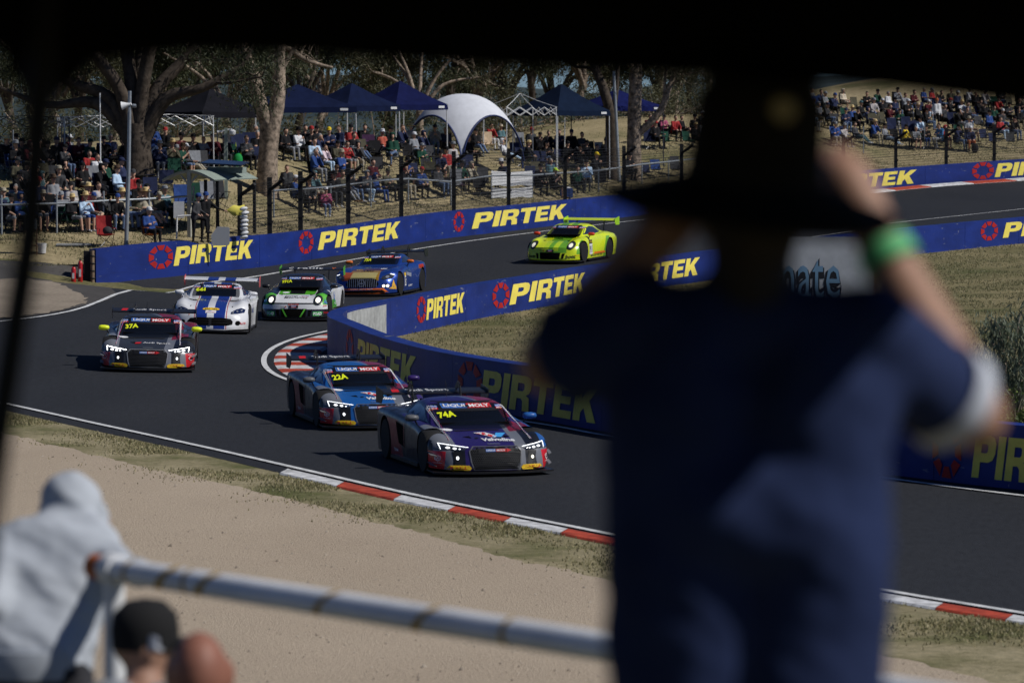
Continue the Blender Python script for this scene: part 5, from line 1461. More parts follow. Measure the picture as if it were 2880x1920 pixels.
def coupe_a(num, label, base, fend, mirrors, hood, side=(.012, .014, .026), bright=False, steer=0):
    GREY, BLK_, REDD, RED = (.17, .18, .205), (.010, .010, .012), (.20, .008, .024), (.55, .012, .02)
    reg = [(GREY, [(0, -1, 0, -.62), (1, 0, 0, -.75), (.0, 0, 1, -.40), (.5, -1, 0, -1.15)]),
           (side, [(0, -1, 0, -.90), (-1, 0, 0, 1.72), (-.25, 0, -1, .98)]), (side, [(0, -1, 0, -.58), (-1, 0, 0, -.55)]),
           (REDD, [(0, -1, 0, -.88), (-1, 0, -.6, -.1), (1, 0, .3, 1.0), (0, 0, -1, .72)]),
           (GREY, [(.06, 1, 0, -.47), (-.06, -1, 0, .66), (1, 0, 0, -.75)]),
           (BLK_, [(.06, 1, 0, -.66), (1, 0, 0, -1.0)]),
           (REDD, [(.06, 1, 0, -.55), (-1, 0, 0, 1.30), (1, 0, 0, -.72)]),
           (fend, [(0, 1, 0, -.83), (0, 0, 1, -.40)]),
           (REDD, [(0, 0, 1, -.82), (-.25, 1, 0, -.22), (-1, 0, 0, .95)]),
           (GREY, [(0, 0, 1, -1.0), (-.5, 1, 0, -.16), (.5, -1, 0, .21), (-1, 0, 0, .30)]),
           (BLK_, [(1, 0, 0, -1.85), (0, 0, -1, .445), (0, 1, 0, -.50)]), (BLK_, [(1, 0, 0, -1.85), (0, 0, -1, .445), (0, -1, 0, -.50)]),
           (GREY, [(1, 0, 0, -1.6), (0, 0, -1, .43), (0, 1, .15, -.73)]), (GREY, [(1, 0, 0, -1.6), (0, 0, -1, .43), (0, -1, .15, -.73)]),
           (RED, [(1, 0, 0, -1.62), (0, 0, -1, .405), (0, 1, .12, -.84)]), (RED, [(1, 0, 0, -1.62), (0, 0, -1, .405), (0, -1, .12, -.84)])]
    c = Car(dict(label=label, body=A_BODY, top=A_TOP, plan=.27, rake=.30, wcurve=.28, hw=1.0, zmap=A_SQ, axles=(1.30, -1.33), wr=.345, ws_x=(.08, 1.16),
                 side_win=[(.62, .76), (.15, .955), (-.25, 1.0), (-.62, .965), (-.76, .85), (-.3, .80)],
                 wing=(-2.02, 1.05, .92, .42, M_CARB), deck=.80, mirror=(.62, 1.0, .84, mirrors), mfoot=.84, banner=(.995, .42, .072), paint=paint('paint_' + num, base, reg, .34, .25, .05), steer=steer))
    c.num = num
    g = [(-.42, .42), (-.36, .50), (.36, .50), (.42, .42), (.40, .24), (.36, .12), (-.36, .12), (-.40, .24)]
    gr = c.patch('grille', g, M_VOID, 'front', .004)
    c.honeycomb(g, -.40, .40, .14, .48, gr)
    c.patch('grille_surround', [g[::-1], [(a * 1.045, .30 + (b - .30) * 1.05) for a, b in g]], mat('grey_trim_' + num, (.15, .155, .17) if not bright else (.3, .31, .33), .4, .4, metal=.3), 'front', .012, gr)
    c.patch('badge_bar', [(-.29, .40), (.30, .40), (.30, .475), (-.29, .475)], M_BLK, 'front', .018, gr, .012)
    c.text('grille_sticker', [(None, -.09, .437, .16, .05, M_LBLUE, 0, 0), (None, .08, .437, .17, .05, M_LRED, 0, 0), ('LIQUI', -.09, .437, .14, .034, M_WTXT, .03, 0), ('MOLY', .08, .437, .14, .034, M_WTXT, .03, 0),
                              ([(0, 0), (1, .5), (0, 1)], .215, .437, .08, .07, M_VRED, 0, 0)], 'front', .026, gr)
    HL = [(-.875, .565), (-.435, .495), (-.52, .435), (-.86, .452)]
    for sd in (0, 1):
        f = (lambda p: p) if sd == 0 else mirror_poly
        sg = 1 if sd == 0 else -1
        lm = M_LEDX if bright else M_LED
        c.lamp('headlight', f(HL), M_LENS, [f([(-.873, .563), (-.44, .495), (-.45, .489), (-.86, .552)]), f([(-.873, .563), (-.86, .552), (-.85, .46), (-.858, .455)])],
               [(-.75 * sg, .487, (.032, .016)), (-.655 * sg, .475, (.028, .014)), (-.58 * sg, .468, (.016, .010))], spot_m=lm)
        k = c.patch('lamp_panel', f([(-.70, .42), (-.56, .42), (-.53, .19), (-.66, .19)]), M_BLK, 'front', .006, thick=.012)
        c.patch('driving_lamp', [(-.62 * sg + .022 * math.cos(q), .305 + .030 * math.sin(q)) for q in np.linspace(0, 6.2832, 15)[:-1]], M_LED if sd == 0 or bright else M_LEDY, 'front', .014, k)
        dv = MB()
        for z0 in (.17, .33):
            dv.add([(2.06, -sg * .93, z0), (1.95, -sg * 1.005, z0 + .012), (1.72, -sg * 1.02, z0 + .05), (1.74, -sg * .96, z0 + .05)], [(0, 1, 2, 3)])
            dv.add([(2.06, -sg * .93, z0 - .008), (1.95, -sg * 1.005, z0 + .004), (1.72, -sg * 1.02, z0 + .042), (1.74, -sg * .96, z0 + .042)], [(3, 2, 1, 0)])
        dv.obj('canard', mat('canard_grey', (.16, .165, .175), .4), c.root)
        c.text('tyre_maker_decal', [([(.06, 0), (.94, 0), (1, .45), (.9, 1), (.1, 1), (0, .45)], -.60 * sg, .150, .38, .075, M_PYEL, 0, 0), ('PIRELLI', -.60 * sg, .150, .28, .044, M_PRED, .03, 0)], 'front', .012)
        hexa = [(.5 + .5 * math.cos(R(a)), .5 + .5 * math.sin(R(a))) for a in range(90, 450, 60)]
        if not bright:
            c.text('corner_emblem', [(hexa, -.90 * sg, .30, .085, .105, M_WTXT, 0, 0), (hexa, -.90 * sg, .30, .062, .078, M_VRED, 0, 0), (hexa, -.90 * sg, .30, .026, .032, M_WTXT, 0, 0)] + [(hexa, -.90 * sg + .024 * math.cos(R(a)), .30 + .030 * math.sin(R(a)), .014, .016, M_WTXT, 0, 0) for a in range(0, 360, 60)]
                   + [('C.H.ROBINSON', -.90 * sg, .222, .10, .014, M_WTXT, .02, 0)], 'front', .012)
        else:
            cir = [(.5 + .5 * math.cos(R(a)), .5 + .5 * math.sin(R(a))) for a in range(0, 360, 30)]
            c.text('corner_emblem', [(cir, -.91 * sg, .31, .085, .10, M_WTXT, 0, 0), (cir, -.91 * sg, .31, .065, .08, M_VRED, 0, 0), (None, -.91 * sg, .31, .10, .018, M_WTXT, 0, 0), ('Supreme', -.90 * sg, .39, .11, .022, M_WTXT, .01, 0)], 'front', .012)
        # bonnet vents and fender louvre
        c.patch('bonnet_vent', f([(-.40, 1.62), (-.27, 1.74), (-.29, 1.60)]), M_VOID, 'top', .006)
        c.patch('bonnet_pin', [(-.20 * sg + .035 * math.cos(q), 1.75 + .035 * math.sin(q)) for q in np.linspace(0, 6.2832, 11)[:-1]], M_BLK, 'top', .008)
        ax = 'right' if sd == 0 else 'left'
        c.patch('fender_louvre', [(1.86, .40), (1.78, .51), (1.70, .54), (1.72, .40)], M_BLK, ax, .006)
        c.patch('side_intake', [(-.05, .30), (-.12, .64), (-.60, .70), (-.42, .34)], M_VOID, ax, .006)
        c.text('side_decal', [('RACE TEAM' if False else 'TEAM', -1.25, .72, .16, .045, M_WTXT, .02, 0), ('TEAM', -.6, .22, .26, .05, M_WTXT, .01, 0)], ax, .010)
        c.patch('blade_edge', [(-.04, .32), (-.11, .70), (-.13, .70), (-.06, .32)], mat('pink_trim', (.55, .2, .2), .3, .5), ax, .014)
    # cowl intake below the windscreen
    c.patch('cowl_opening', [(-.42, 1.24), (.30, 1.24), (.34, 1.18), (-.46, 1.18)], M_KTXT, 'top', .007)
    c.banner()
    c.text('race_number', [(num, -.40, .872, .28, .082, M_NUM, .035, 0, 6)], 'front', .014, c.wscreen)
    c.text('service_sticker', [([(.5 + .5 * math.cos(R(a)), .5 + .5 * math.sin(R(a))) for a in range(0, 360, 30)], -.56, 1.16, .22, .16, M_WTXT, 0, 0), ('MOTORS', -.56, 1.16, .15, .04, M_LBLUE, .01, 0)], 'top', .010)
    if hood == 'V':
        c.text('bonnet_logo', [([(0, 1), (.36, 1), (.62, .34), (.52, 0), (.38, .15)], .10, 1.58, .54, .36, M_WTXT, 0, 0), ([(.06, .93), (.34, .93), (.56, .36), (.46, .10)], .085, 1.58, .54, .36, M_VRED, 0, 0),
                               ([(.44, .10), (.58, .40), (.70, .93), (1, .93), (.72, .10)], .10, 1.58, .54, .36, M_SKYB, 0, 0), ('Valvoline', .13, 1.875, .54, .17, M_WTXT, .035, .12)], 'top', .010)
    else:
        c.text('bonnet_logo', [(PARAX, -.22, 1.72, .15, .14, M_VRED, 0, 0), ('Audi Sport', .17, 1.72, .58, .16, M_WTXT, .012, 0)], 'top', .010)
    rings = []
    for k in range(4):
        cx_ = -.075 + k * .05; rings.append(([(.5 + .5 * math.cos(R(a)), .5 + .5 * math.sin(R(a))) for a in range(0, 360, 30)], cx_, 2.10, .062, .062, M_REFL, 0, 0)); 
        rings.append(([(.5 + .5 * math.cos(R(a)), .5 + .5 * math.sin(R(a))) for a in range(0, 360, 30)], cx_, 2.10, .042, .042, s_base(num, base), 0, 0))
    c.text('badge', rings, 'top', .010)
    c.patch('screen_arc', [(-.67, .90), (-.62, .95), (-.56, .955), (-.57, .94), (-.63, .92)], M_ORG, 'front', .013, c.wscreen)
    c.patch('screen_arc', [(.67, .90), (.62, .95), (.56, .955), (.57, .94), (.63, .92)], M_ORG, 'front', .013, c.wscreen)
    wing_text(c, [(PARAX, -.66, .16, M_VRED, 0, 0), ('Audi Sport', -.12, .78, M_WTXT, .008, 0)])
    a = MB(); a.tube([(-.55, -.12, 1.08), (-.62, -.12, 1.36)], [.008, .004], 6); a.obj('aerial', M_BLK, c.root)
    return c
def s_base(num, col): return mat('basepaint_' + num, col, .35, .4)

c74 = coupe_a('74A', 'dark purple race car with grey stripes and red corners, number 74A, nearest of the pack', (.022, .012, .105), (.02, .10, .34), (mat('mirror_grey', (.10, .105, .115), .4), mat('mirror_blue', (.02, .10, .34), .35)), 'V')
c74.place(1400, 1341, 15)
c22 = coupe_a('22A', 'mid blue race car with grey stripes and red corners, number 22A, second in line', (.010, .095, .34), (.035, .018, .12), (MATS['mirror_grey'], mat('mirror_purple', (.035, .018, .12), .35)), 'V')
c22.place(1066, 1211, 13)
c37 = coupe_a('37A', 'dark grey and red race car with blazing headlights and lime mirrors, number 37A', (.030, .032, .036), (.02, .021, .024), mat('mirror_lime', (.72, .82, .03), .4, emit=(.7, .8, .02), es=.1), 'A', bright=True)  # lime mirror housings get a faint added glow, no lamp inside
c37.S['scale'] = 1.06; c37.place(414, 1047, 3.5)

# ---------------------------------------------------------------- rear-engined coupes with round lamps
P_BODY = [(2.03, .74, .84, .30, .80, .44, .66, .52, .40, .53, .535), (1.95, .86, .93, .32, .90, .50, .74, .60, .46, .57, .575), (1.75, .93, .965, .34, .945, .58, .74, .70, .46, .63, .635), (1.5, .95, .985, .36, .965, .64, .74, .77, .48, .69, .69),
          (1.2, .95, .985, .38, .965, .68, .75, .81, .50, .75, .745), (.9, .94, .96, .40, .93, .70, .77, .82, .56, .80, .80), (.55, .92, .93, .42, .90, .74, .82, .84, .65, .86, .865), (0, .92, .925, .45, .90, .78, .84, .87, .7, .88, .89),
          (-.5, .93, .95, .48, .93, .80, .88, .88, .7, .89, .9), (-1.0, .97, 1.0, .5, .985, .80, .86, .91, .66, .92, .92), (-1.25, .97, 1.0, .52, .985, .80, .84, .91, .64, .93, .93), (-1.75, .96, .985, .54, .96, .80, .8, .88, .6, .91, .91), (-2.2, .86, .9, .55, .86, .74, .72, .80, .5, .82, .82)]
P_TOP = [(.92, .70, .80, .60, .80, .81), (.72, .74, .81, .62, .875, .895), (.45, .76, .83, .60, .995, 1.03), (.2, .765, .85, .575, 1.105, 1.155), (0, .765, .86, .555, 1.17, 1.225), (-.3, .765, .865, .545, 1.20, 1.26), (-.75, .76, .88, .52, 1.17, 1.225), (-1.2, .73, .90, .47, 1.07, 1.12), (-1.7, .66, .90, .40, .94, .97), (-2.0, .58, .86, .36, .87, .88)]
def coupe_p(num, label, pnt, mirrors, wingm, plate, lampw, rim=None):
    c = Car(dict(label=label, body=P_BODY, top=P_TOP, plan=.34, rake=.28, wcurve=.30, hw=.985, axles=(1.22, -1.24), wr=.345, ws_x=(.10, .86), lip=.06,
                 side_win=[(.52, .90), (.15, 1.10), (-.2, 1.155), (-.62, 1.12), (-.95, .99), (-.98, .93), (-.5, .905)],
                 wing=(-2.12, 1.27, .93, .38, wingm), plate=plate, swan=False, strut_y=.50, deck=.84, mirror=(.58, .98, .93, mirrors), mfoot=.80, banner=(1.135, .36, .062), paint=pnt, sunstrip=True, rim=rim or M_RIM))
    for sg in (-1, 1):
        cir = [(sg * .665 + .125 * math.cos(q), .595 + .135 * math.sin(q)) for q in np.linspace(0, 6.2832, 25)[:-1]]
        h = c.patch('headlight', cir, M_BLK, 'front', .012, thick=.03)
        c.patch('lamp_reflector', [(sg * .665 + .10 * math.cos(q), .595 + .11 * math.sin(q)) for q in np.linspace(0, 6.2832, 21)[:-1]], M_LENS, 'front', .020, h)
        c.patch('lamp_lens', [(sg * .665 + .062 * math.cos(q), .592 + .068 * math.sin(q)) for q in np.linspace(0, 6.2832, 17)[:-1]], lampw, 'front', .028, h)
        c.patch('bonnet_vent', [(sg * .50, 1.30), (sg * .38, 1.24), (sg * .40, 1.34)], M_VOID, 'top', .007)
        ax = 'right' if sg < 0 else 'left'
        c.patch('corner_duct', [(sg * .42, .33), (sg * .52, .34), (sg * .47, .16), (sg * .40, .16)], M_VOID, 'front', .007)
    c.patch('bonnet_duct', [(-.13, 1.05), (.13, 1.05), (.10, .98), (-.10, .98)], M_VOID, 'top', .008)
    c.patch('lower_grille', [(-.37, .365), (.37, .365), (.34, .14), (-.34, .14)], M_VOID, 'front', .007)
    bars = MB()
    c.patch('badge_plate', [(-.13, .385), (.13, .385), (.13, .455), (-.13, .455)], M_KTXT, 'front', .014, thick=.01)
    c.text('plate_sticker', [(None, 0, .437, .15, .026, M_LBLUE, 0, 0), (None, 0, .405, .15, .028, M_LRED, 0, 0), ('LIQUI', 0, .437, .12, .02, M_WTXT, .02, 0), ('MOLY', 0, .405, .12, .02, M_WTXT, .02, 0)], 'front', .024)
    c.text('tow_arrow', [(None, -.30, .405, .14, .010, M_KTXT, 0, 0), ([(0, 0), (1, .5), (0, 1)], -.22, .42, .05, .05, M_VRED, 0, 0)], 'front', .012)
    c.banner()
    return c
YEL, LGRN = (.66, .78, .012), (.16, .42, .02)
g_reg = [(LGRN, [(1, 0, 0, -.6), (.12, -1, 0, .33), (-.12, 1, 0, .33 + .0), (0, 0, 1, -.35)]), ((.52, .72, .015), [(1, 0, 0, -1.35), (0, 1, 0, -.10), (0, -1, 0, .28), (0, 0, 1, -.42)]), ((.52, .72, .015), [(1, 0, 0, -1.35), (0, -1, 0, -.06), (0, 1, 0, .24), (0, 0, 1, -.42)]),
         (LGRN, [(0, 0, 1, -1.05), (0, 1, 0, .30), (0, -1, 0, .30)]), ((.50, .70, .015), [(0, 0, 1, -1.05), (0, 1, 0, .02), (0, -1, 0, .10)]),
         (LGRN, [(-1, 0, -.3, -.62), (1, 0, .3, .95), (0, 0, -1, .80)]), (LGRN, [(1, 0, 0, -1.2), (-1, 0, -.5, 1.95), (0, 1, 0, -.86), (0, 0, 1, -.3)]), (LGRN, [(1, 0, 0, -1.2), (-1, 0, -.5, 1.95), (0, -1, 0, -.86), (0, 0, 1, -.3)])]
cG = coupe_p('911', 'fluorescent yellow and green race car with red mirrors, last in the line', paint('paint_yellow', YEL, g_reg, metal=0), mat('mirror_red', (.62, .05, .015), .35, emit=(.6, .04, .01), es=.06),  # red mirror housings glow slightly through added emission
             mat('yellow_wing', YEL, .35, .4, coat=.5), mat('plate_green', (.30, .55, .02), .4), mat('lamp_dim', (.7, .7, .6), .2, emit=(1, .95, .75), es=.5))
cG.text('bumper_word', [('bott', .70, .235, .28, .115, M_KTXT, .02, 0), ('bott', -.66, .235, .28, .115, M_KTXT, .02, 0)], 'front', .012)
cG.text('bumper_decal', [(None, .90, .27, .14, .065, M_ORG, 0, 0), ('PIRELLI', .90, .27, .12, .04, M_PYEL, .02, 0)], 'front', .012)
cG.text('door_plate', [(None, .50, .66, .30, .14, M_KTXT, 0, 0), (None, .50, .42, .30, .36, M_WTXT, 0, 0), ('911', .50, .42, .26, .26, M_KTXT, .03, .1), ('BATHURST', .50, .66, .24, .05, M_PYEL, .01, 0)], 'left', .012)
cG.text('sill_lettering', [('MANTHEY-RACING', -.05, .20, 1.1, .075, M_KTXT, .01, .15)], 'left', .012)
cG.text('bonnet_grid', [(None, 0, 1.12, .70, .008, M_KTXT, 0, 0), (None, 0, 1.25, .62, .008, M_KTXT, 0, 0), (None, -.18, 1.18, .008, .14, M_KTXT, 0, 0), (None, .18, 1.18, .008, .14, M_KTXT, 0, 0)], 'top', .008)
cG.S['scale'] = 1.04; cG.place(1546, 743, -21)
WHT = (.70, .71, .73); GREEN = (.10, .45, .035); BK = (.014, .014, .018)
w_reg = [(BK, [(0, 0, 1, -.83), (-1, 0, 0, 1.0)]), (GREEN, [(1, 0, 0, -.78), (0, 0, 1, -.50), (-1, 0, 0, 1.28), (0, 1, 0, .52), (0, -1, 0, .52)]), (BK, [(1, 0, 0, -.75), (-1, 0, 0, 1.22), (0, 1, 0, .22), (0, -1, 0, .22)]),
         (GREEN, [(1, 0, 0, -.9), (0, 0, 1, -.47), (0, 1, 0, -.56)]), (GREEN, [(1, 0, 0, -.9), (0, 0, 1, -.47), (0, -1, 0, -.56)]),
         (BK, [(1, 0, 0, -.75), (-1, 0, 0, 1.35), (0, 1, 0, -.54), (0, 0, 1, -.6)]), (BK, [(1, 0, 0, -.75), (-1, 0, 0, 1.35), (0, -1, 0, -.54), (0, 0, 1, -.6)]),
         (BK, [(1, 0, 0, -1.4), (0, 0, -1, .35)]), (BK, [(1, 0, 0, -1.6), (0, 0, 1, -.49), (0, 0, -1, .53), (0, 1, 0, .62), (0, -1, 0, .62)]), (BK, [(0, 0, -1, .30)]), (GREEN, [(-1, 0, 0, .6), (1, 0, -1.2, .75), (0, 0, -1, .55), (0, 0, 1, -.30)])]
cW = coupe_p('991A', 'white, green and black race car with round headlights, number 991A', paint('paint_white_green', WHT, w_reg, metal=0), M_CARB, M_CARB, mat('plate_dkgreen', (.08, .32, .04), .4), M_LEDY, M_RIMS)
cW.text('race_number', [('991A', -.40, 1.045, .30, .080, M_NUM, .03, 0, 6)], 'front', .014, cW.wscreen)
cW.text('bonnet_lettering', [('Euro', -.12, 1.47, .36, .10, M_KTXT, .005, .1), ('Mechanica', .02, 1.60, .66, .115, M_KTXT, .005, .1), ('STORE', .27, 1.45, .2, .05, M_LBLUE, .02, 0), ('RACING', .27, 1.51, .2, .045, M_VRED, .02, 0)], 'top', .010)
cW.text('bumper_word', [(None, .67, .225, .25, .12, M_GRN, 0, 0), ('POAD', .67, .225, .22, .085, M_WTXT, .03, 0), (None, -.66, .225, .22, .12, M_GRN, 0, 0), ('POAD', -.66, .225, .19, .085, M_WTXT, .03, 0), ('ROUTE', 0, .478, .30, .045, M_VRED, .03, 0), ('KW', .86, .44, .09, .05, M_VRED, .02, 0), (None, .88, .25, .13, .07, M_WTXT, 0, 0), ('TOTAL', .88, .25, .11, .045, M_VRED, .02, 0)], 'front', .012)
cW.text('fender_emblem', [('Ad', .86, .56, .09, .13, M_LBLUE, .02, 0), ('Ad', -.86, .56, .09, .13, M_LBLUE, .02, 0)], 'front', .014)
cW.text('service_sticker', [([(.5 + .5 * math.cos(R(a)), .5 + .5 * math.sin(R(a))) for a in range(0, 360, 30)], -.33, 1.08, .20, .17, M_WTXT, 0, 0)], 'top', .010)
cW.text('door_decal', [('Ad', .1, .62, .22, .26, M_LBLUE, .02, 0), (None, .0, .42, .30, .10, M_GRN, 0, 0), ('POAD', .0, .42, .26, .07, M_WTXT, .02, 0)], 'left', .012)
for sg in (-1, 1):
    cW.patch('intake_fin', [(sg * .30, .36), (sg * .345, .36), (sg * .22, .14), (sg * .17, .14)], mat('fin_green', (.10, .45, .035), .4), 'front', .014)
wing_text(cW, [('C', -.62, .13, M_WTXT, .02, 0), ('rault', -.05, .75, M_WTXT, .012, 0), ('V', .63, .12, M_ORG, .02, 0)])
cW.place(824, 905, -4.5)

# ---------------------------------------------------------------- long-bonnet white coupe with blue stripes
V_BODY = [(2.18, .62, .76, .28, .72, .40, .56, .46, .36, .47, .475), (2.08, .80, .88, .30, .84, .46, .68, .54, .42, .53, .535), (1.85, .91, .945, .33, .93, .55, .74, .655, .46, .60, .605), (1.5, .945, .965, .36, .95, .63, .75, .76, .47, .685, .70),
          (1.2, .95, .965, .38, .945, .68, .75, .815, .48, .74, .755), (.8, .93, .945, .40, .92, .70, .76, .83, .50, .78, .80), (.4, .91, .92, .42, .89, .72, .78, .83, .58, .82, .83), (0, .90, .91, .44, .88, .74, .8, .83, .64, .84, .845),
          (-.5, .91, .92, .46, .90, .78, .82, .87, .66, .87, .87), (-1.0, .95, .97, .48, .955, .82, .80, .93, .62, .92, .91), (-1.4, .96, .98, .5, .96, .82, .78, .94, .6, .93, .92), (-2.0, .90, .93, .52, .9, .78, .74, .88, .56, .9, .9), (-2.3, .8, .84, .5, .8, .72, .68, .8, .5, .84, .84)]
V_TOP = [(.50, .72, .79, .60, .80, .815), (.25, .76, .80, .63, .875, .90), (-.05, .78, .82, .61, .99, 1.02), (-.3, .78, .83, .57, 1.075, 1.115), (-.55, .78, .84, .55, 1.12, 1.165), (-.85, .77, .85, .53, 1.125, 1.17), (-1.2, .74, .87, .50, 1.08, 1.125), (-1.6, .68, .88, .45, 1.0, 1.04), (-2.0, .6, .88, .4, .92, .94)]
BL = (.012, .035, .24)
v_reg = [(BL, [(0, 1, 0, .36), (0, -1, 0, -.085), (0, 0, 1, -.12)]), (BL, [(0, -1, 0, .36), (0, 1, 0, -.085), (0, 0, 1, -.12)]),
         ((.45, .02, .03), [(0, -1, 0, .405), (0, 1, 0, -.385), (0, 0, 1, -.12)]), ((.45, .02, .03), [(0, 1, 0, .405), (0, -1, 0, -.385), (0, 0, 1, -.12)])]
cV = Car(dict(label='white race car with two broad blue bonnet stripes and a white rear wing', body=V_BODY, top=V_TOP, plan=.36, rake=.42, wcurve=.34, hw=.965, axles=(1.23, -1.30), wr=.345, ws_x=(-.42, .43), lip=.05,
              side_win=[(-.02, .875), (-.32, 1.04), (-.62, 1.08), (-1.0, 1.05), (-1.15, .92), (-.6, .88)], wing=(-2.12, 1.17, .96, .40, paint('wing_white', (.72, .73, .75), v_reg[:2], metal=0)), plate=mat('plate_red', (.5, .1, .1), .5), swan=False, strut_y=.4, deck=.90,
              mirror=(.10, .93, .93, mat('mirror_white', (.72, .73, .75), .3, coat=.5)), mstalk=MATS['mirror_white'], mfoot=.80, banner=(1.075, .36, .062), paint=paint('paint_white', (.72, .73, .75), v_reg, metal=0), rim=M_RIMS))
for sg in (-1, 1):
    f = (lambda p: p) if sg < 0 else mirror_poly
    h = cV.patch('headlight', f([(-.84, .60), (-.74, .635), (-.62, .60), (-.50, .535), (-.50, .49), (-.66, .50), (-.82, .525)]), mat('blue_lamp_glass', (.012, .02, .07), .08, .8, coat=.6), 'front', .008, thick=.02)
    for k in range(3): cV.patch('lamp_lens', [(sg * (.75 - .10 * k) + .024 * math.cos(q), .575 - .022 * k + .024 * math.sin(q)) for q in np.linspace(0, 6.2832, 11)[:-1]], M_REFL, 'front', .016, h)
    cV.patch('fog_lamp_hole', [(sg * .68 + .062 * math.cos(q), .275 + .058 * math.sin(q)) for q in np.linspace(0, 6.2832, 17)[:-1]], M_VOID, 'front', .007)
    cV.patch('bonnet_vent', [(sg * .42, .98), (sg * .66, .96), (sg * .58, .84), (sg * .40, .86)], M_VOID, 'top', .008)
    cV.patch('bonnet_pin', [(sg * .52 + .018 * math.cos(q), 1.62 + .03 * math.sin(q)) for q in np.linspace(0, 6.2832, 9)[:-1]], M_BLK, 'top', .008)
gv_ = cV.patch('grille', [(-.56, .31), (-.50, .375), (-.3, .40), (.3, .40), (.50, .375), (.56, .31), (.55, .24), (.40, .21), (-.40, .21), (-.55, .24)], M_VOID, 'front', .008)
for k in range(2): cV.patch('grille_bar', [(-.5, .27 + .06 * k), (.5, .27 + .06 * k), (.5, .278 + .06 * k), (-.5, .278 + .06 * k)], M_BLK, 'front', .016, gv_)
cV.patch('grille_post', [(-.035, .21), (.035, .21), (.035, .40), (-.035, .40)], M_BLK, 'front', .02, gv_)
cV.banner()
cV.text('race_number', [('66I', -.40, .995, .24, .080, M_NUM, .03, 0, 4)], 'front', .014, cV.wscreen)
ov = [(.5 + .5 * math.copysign(abs(math.cos(R(a))) ** .6, math.cos(R(a))), .5 + .5 * math.sin(R(a))) for a in range(0, 360, 15)]
cV.text('bonnet_lettering', [(ov, 0, 1.80, .42, .11, M_PYEL, 0, 0), ('MASSEL', 0, 1.80, .32, .06, M_KTXT, .03, .1), (None, 0, 1.93, .26, .12, M_WTXT, 0, 0), ('RACE WORKS', 0, 1.95, .22, .03, M_VRED, .01, 0), ('AV', -.02, 1.90, .1, .05, M_LBLUE, .02, .2)], 'top', .010)
cV.text('bumper_decal', [(None, .80, .27, .11, .05, M_VRED, 0, 0), ('ABC', .80, .27, .09, .035, M_WTXT, .02, 0), ([(0, 1), (1, 1), (.4, 0)], -.52, .47, .09, .06, M_ORG, 0, 0)], 'front', .012)
for sg in (-1, 1):
    it = [('MASSEL', -.2, .5, .5, .12, M_NAVY, .02, .1), (None, .55, .70, .12, .06, M_PYEL, 0, 0)]
    cV.text('side_decal', it, 'right' if sg < 0 else 'left', .01)
wt = MB()
cV.S['scale'] = 1.07; cV.place(590, 938, 0.5)

# ---------------------------------------------------------------- long-bonnet blue coupe with the upright-bar grille
M_BODY_ = [(2.28, .72, .82, .30, .78, .46, .62, .56, .40, .60, .61), (2.18, .86, .92, .32, .89, .52, .72, .63, .46, .645, .655), (1.95, .95, .985, .34, .97, .60, .78, .72, .50, .70, .705), (1.6, .985, 1.01, .37, .99, .66, .80, .80, .52, .765, .775),
           (1.25, .985, 1.015, .40, .99, .70, .80, .845, .54, .81, .82), (.8, .96, .98, .42, .95, .72, .80, .86, .56, .845, .86), (.35, .93, .94, .44, .91, .75, .82, .87, .62, .875, .885), (-.1, .92, .93, .46, .90, .78, .83, .88, .66, .89, .895),
           (-.6, .94, .96, .48, .94, .82, .86, .91, .66, .91, .91), (-1.2, .99, 1.015, .5, 1.0, .86, .84, .95, .62, .95, .94), (-1.7, .98, 1.0, .52, .97, .86, .80, .94, .58, .95, .95), (-2.1, .9, .93, .52, .9, .80, .74, .88, .52, .9, .9), (-2.3, .82, .86, .5, .82, .74, .7, .82, .5, .85, .85)]
M_TOP_ = [(.42, .72, .85, .60, .86, .875), (.2, .76, .86, .63, .925, .95), (-.1, .78, .87, .61, 1.04, 1.075), (-.35, .78, .88, .575, 1.125, 1.17), (-.6, .78, .885, .555, 1.165, 1.215), (-.9, .77, .89, .54, 1.17, 1.22), (-1.3, .73, .9, .5, 1.11, 1.16), (-1.7, .66, .92, .45, 1.03, 1.07), (-2.05, .6, .92, .4, .95, .97)]
MB_ = (.014, .055, .30)
a_reg = [((.16, .03, .012), [(1, 0, 0, -1.15), (0, 0, 1, -.50), (0, 1, 0, .50), (0, -1, 0, .50), (-1, .0, 0, 1.55)]),
         ((.55, .30, .02), [(1, 0, 0, -1.50), (0, 0, 1, -.50), (.1, 1, 0, .30), (.1, -1, 0, .30)]), ((.75, .62, .22), [(1, 0, 0, -1.75), (0, 0, 1, -.50), (0, 1, 0, .50), (0, -1, 0, .42)]), ((.62, .12, .02), [(1, 0, 0, -1.70), (0, 0, 1, -.50), (0, 1, 0, .66), (0, -1, 0, -.38)]),
         ((.6, .12, .02), [(1, 0, 0, -1.95), (0, 0, -1, .215), (0, 1, 0, .72), (0, -1, 0, .72)]), ((.014, .014, .02), [(0, 0, 1, -1.05), (-1, 0, 0, .3), (0, -1, 0, .45), (0, 1, 0, .45)]), ((.6, .14, .02), [(-1, 0, 0, -.95), (1, 0, 0, 1.5), (0, 0, 1, -.72), (0, 0, -1, .84)])]
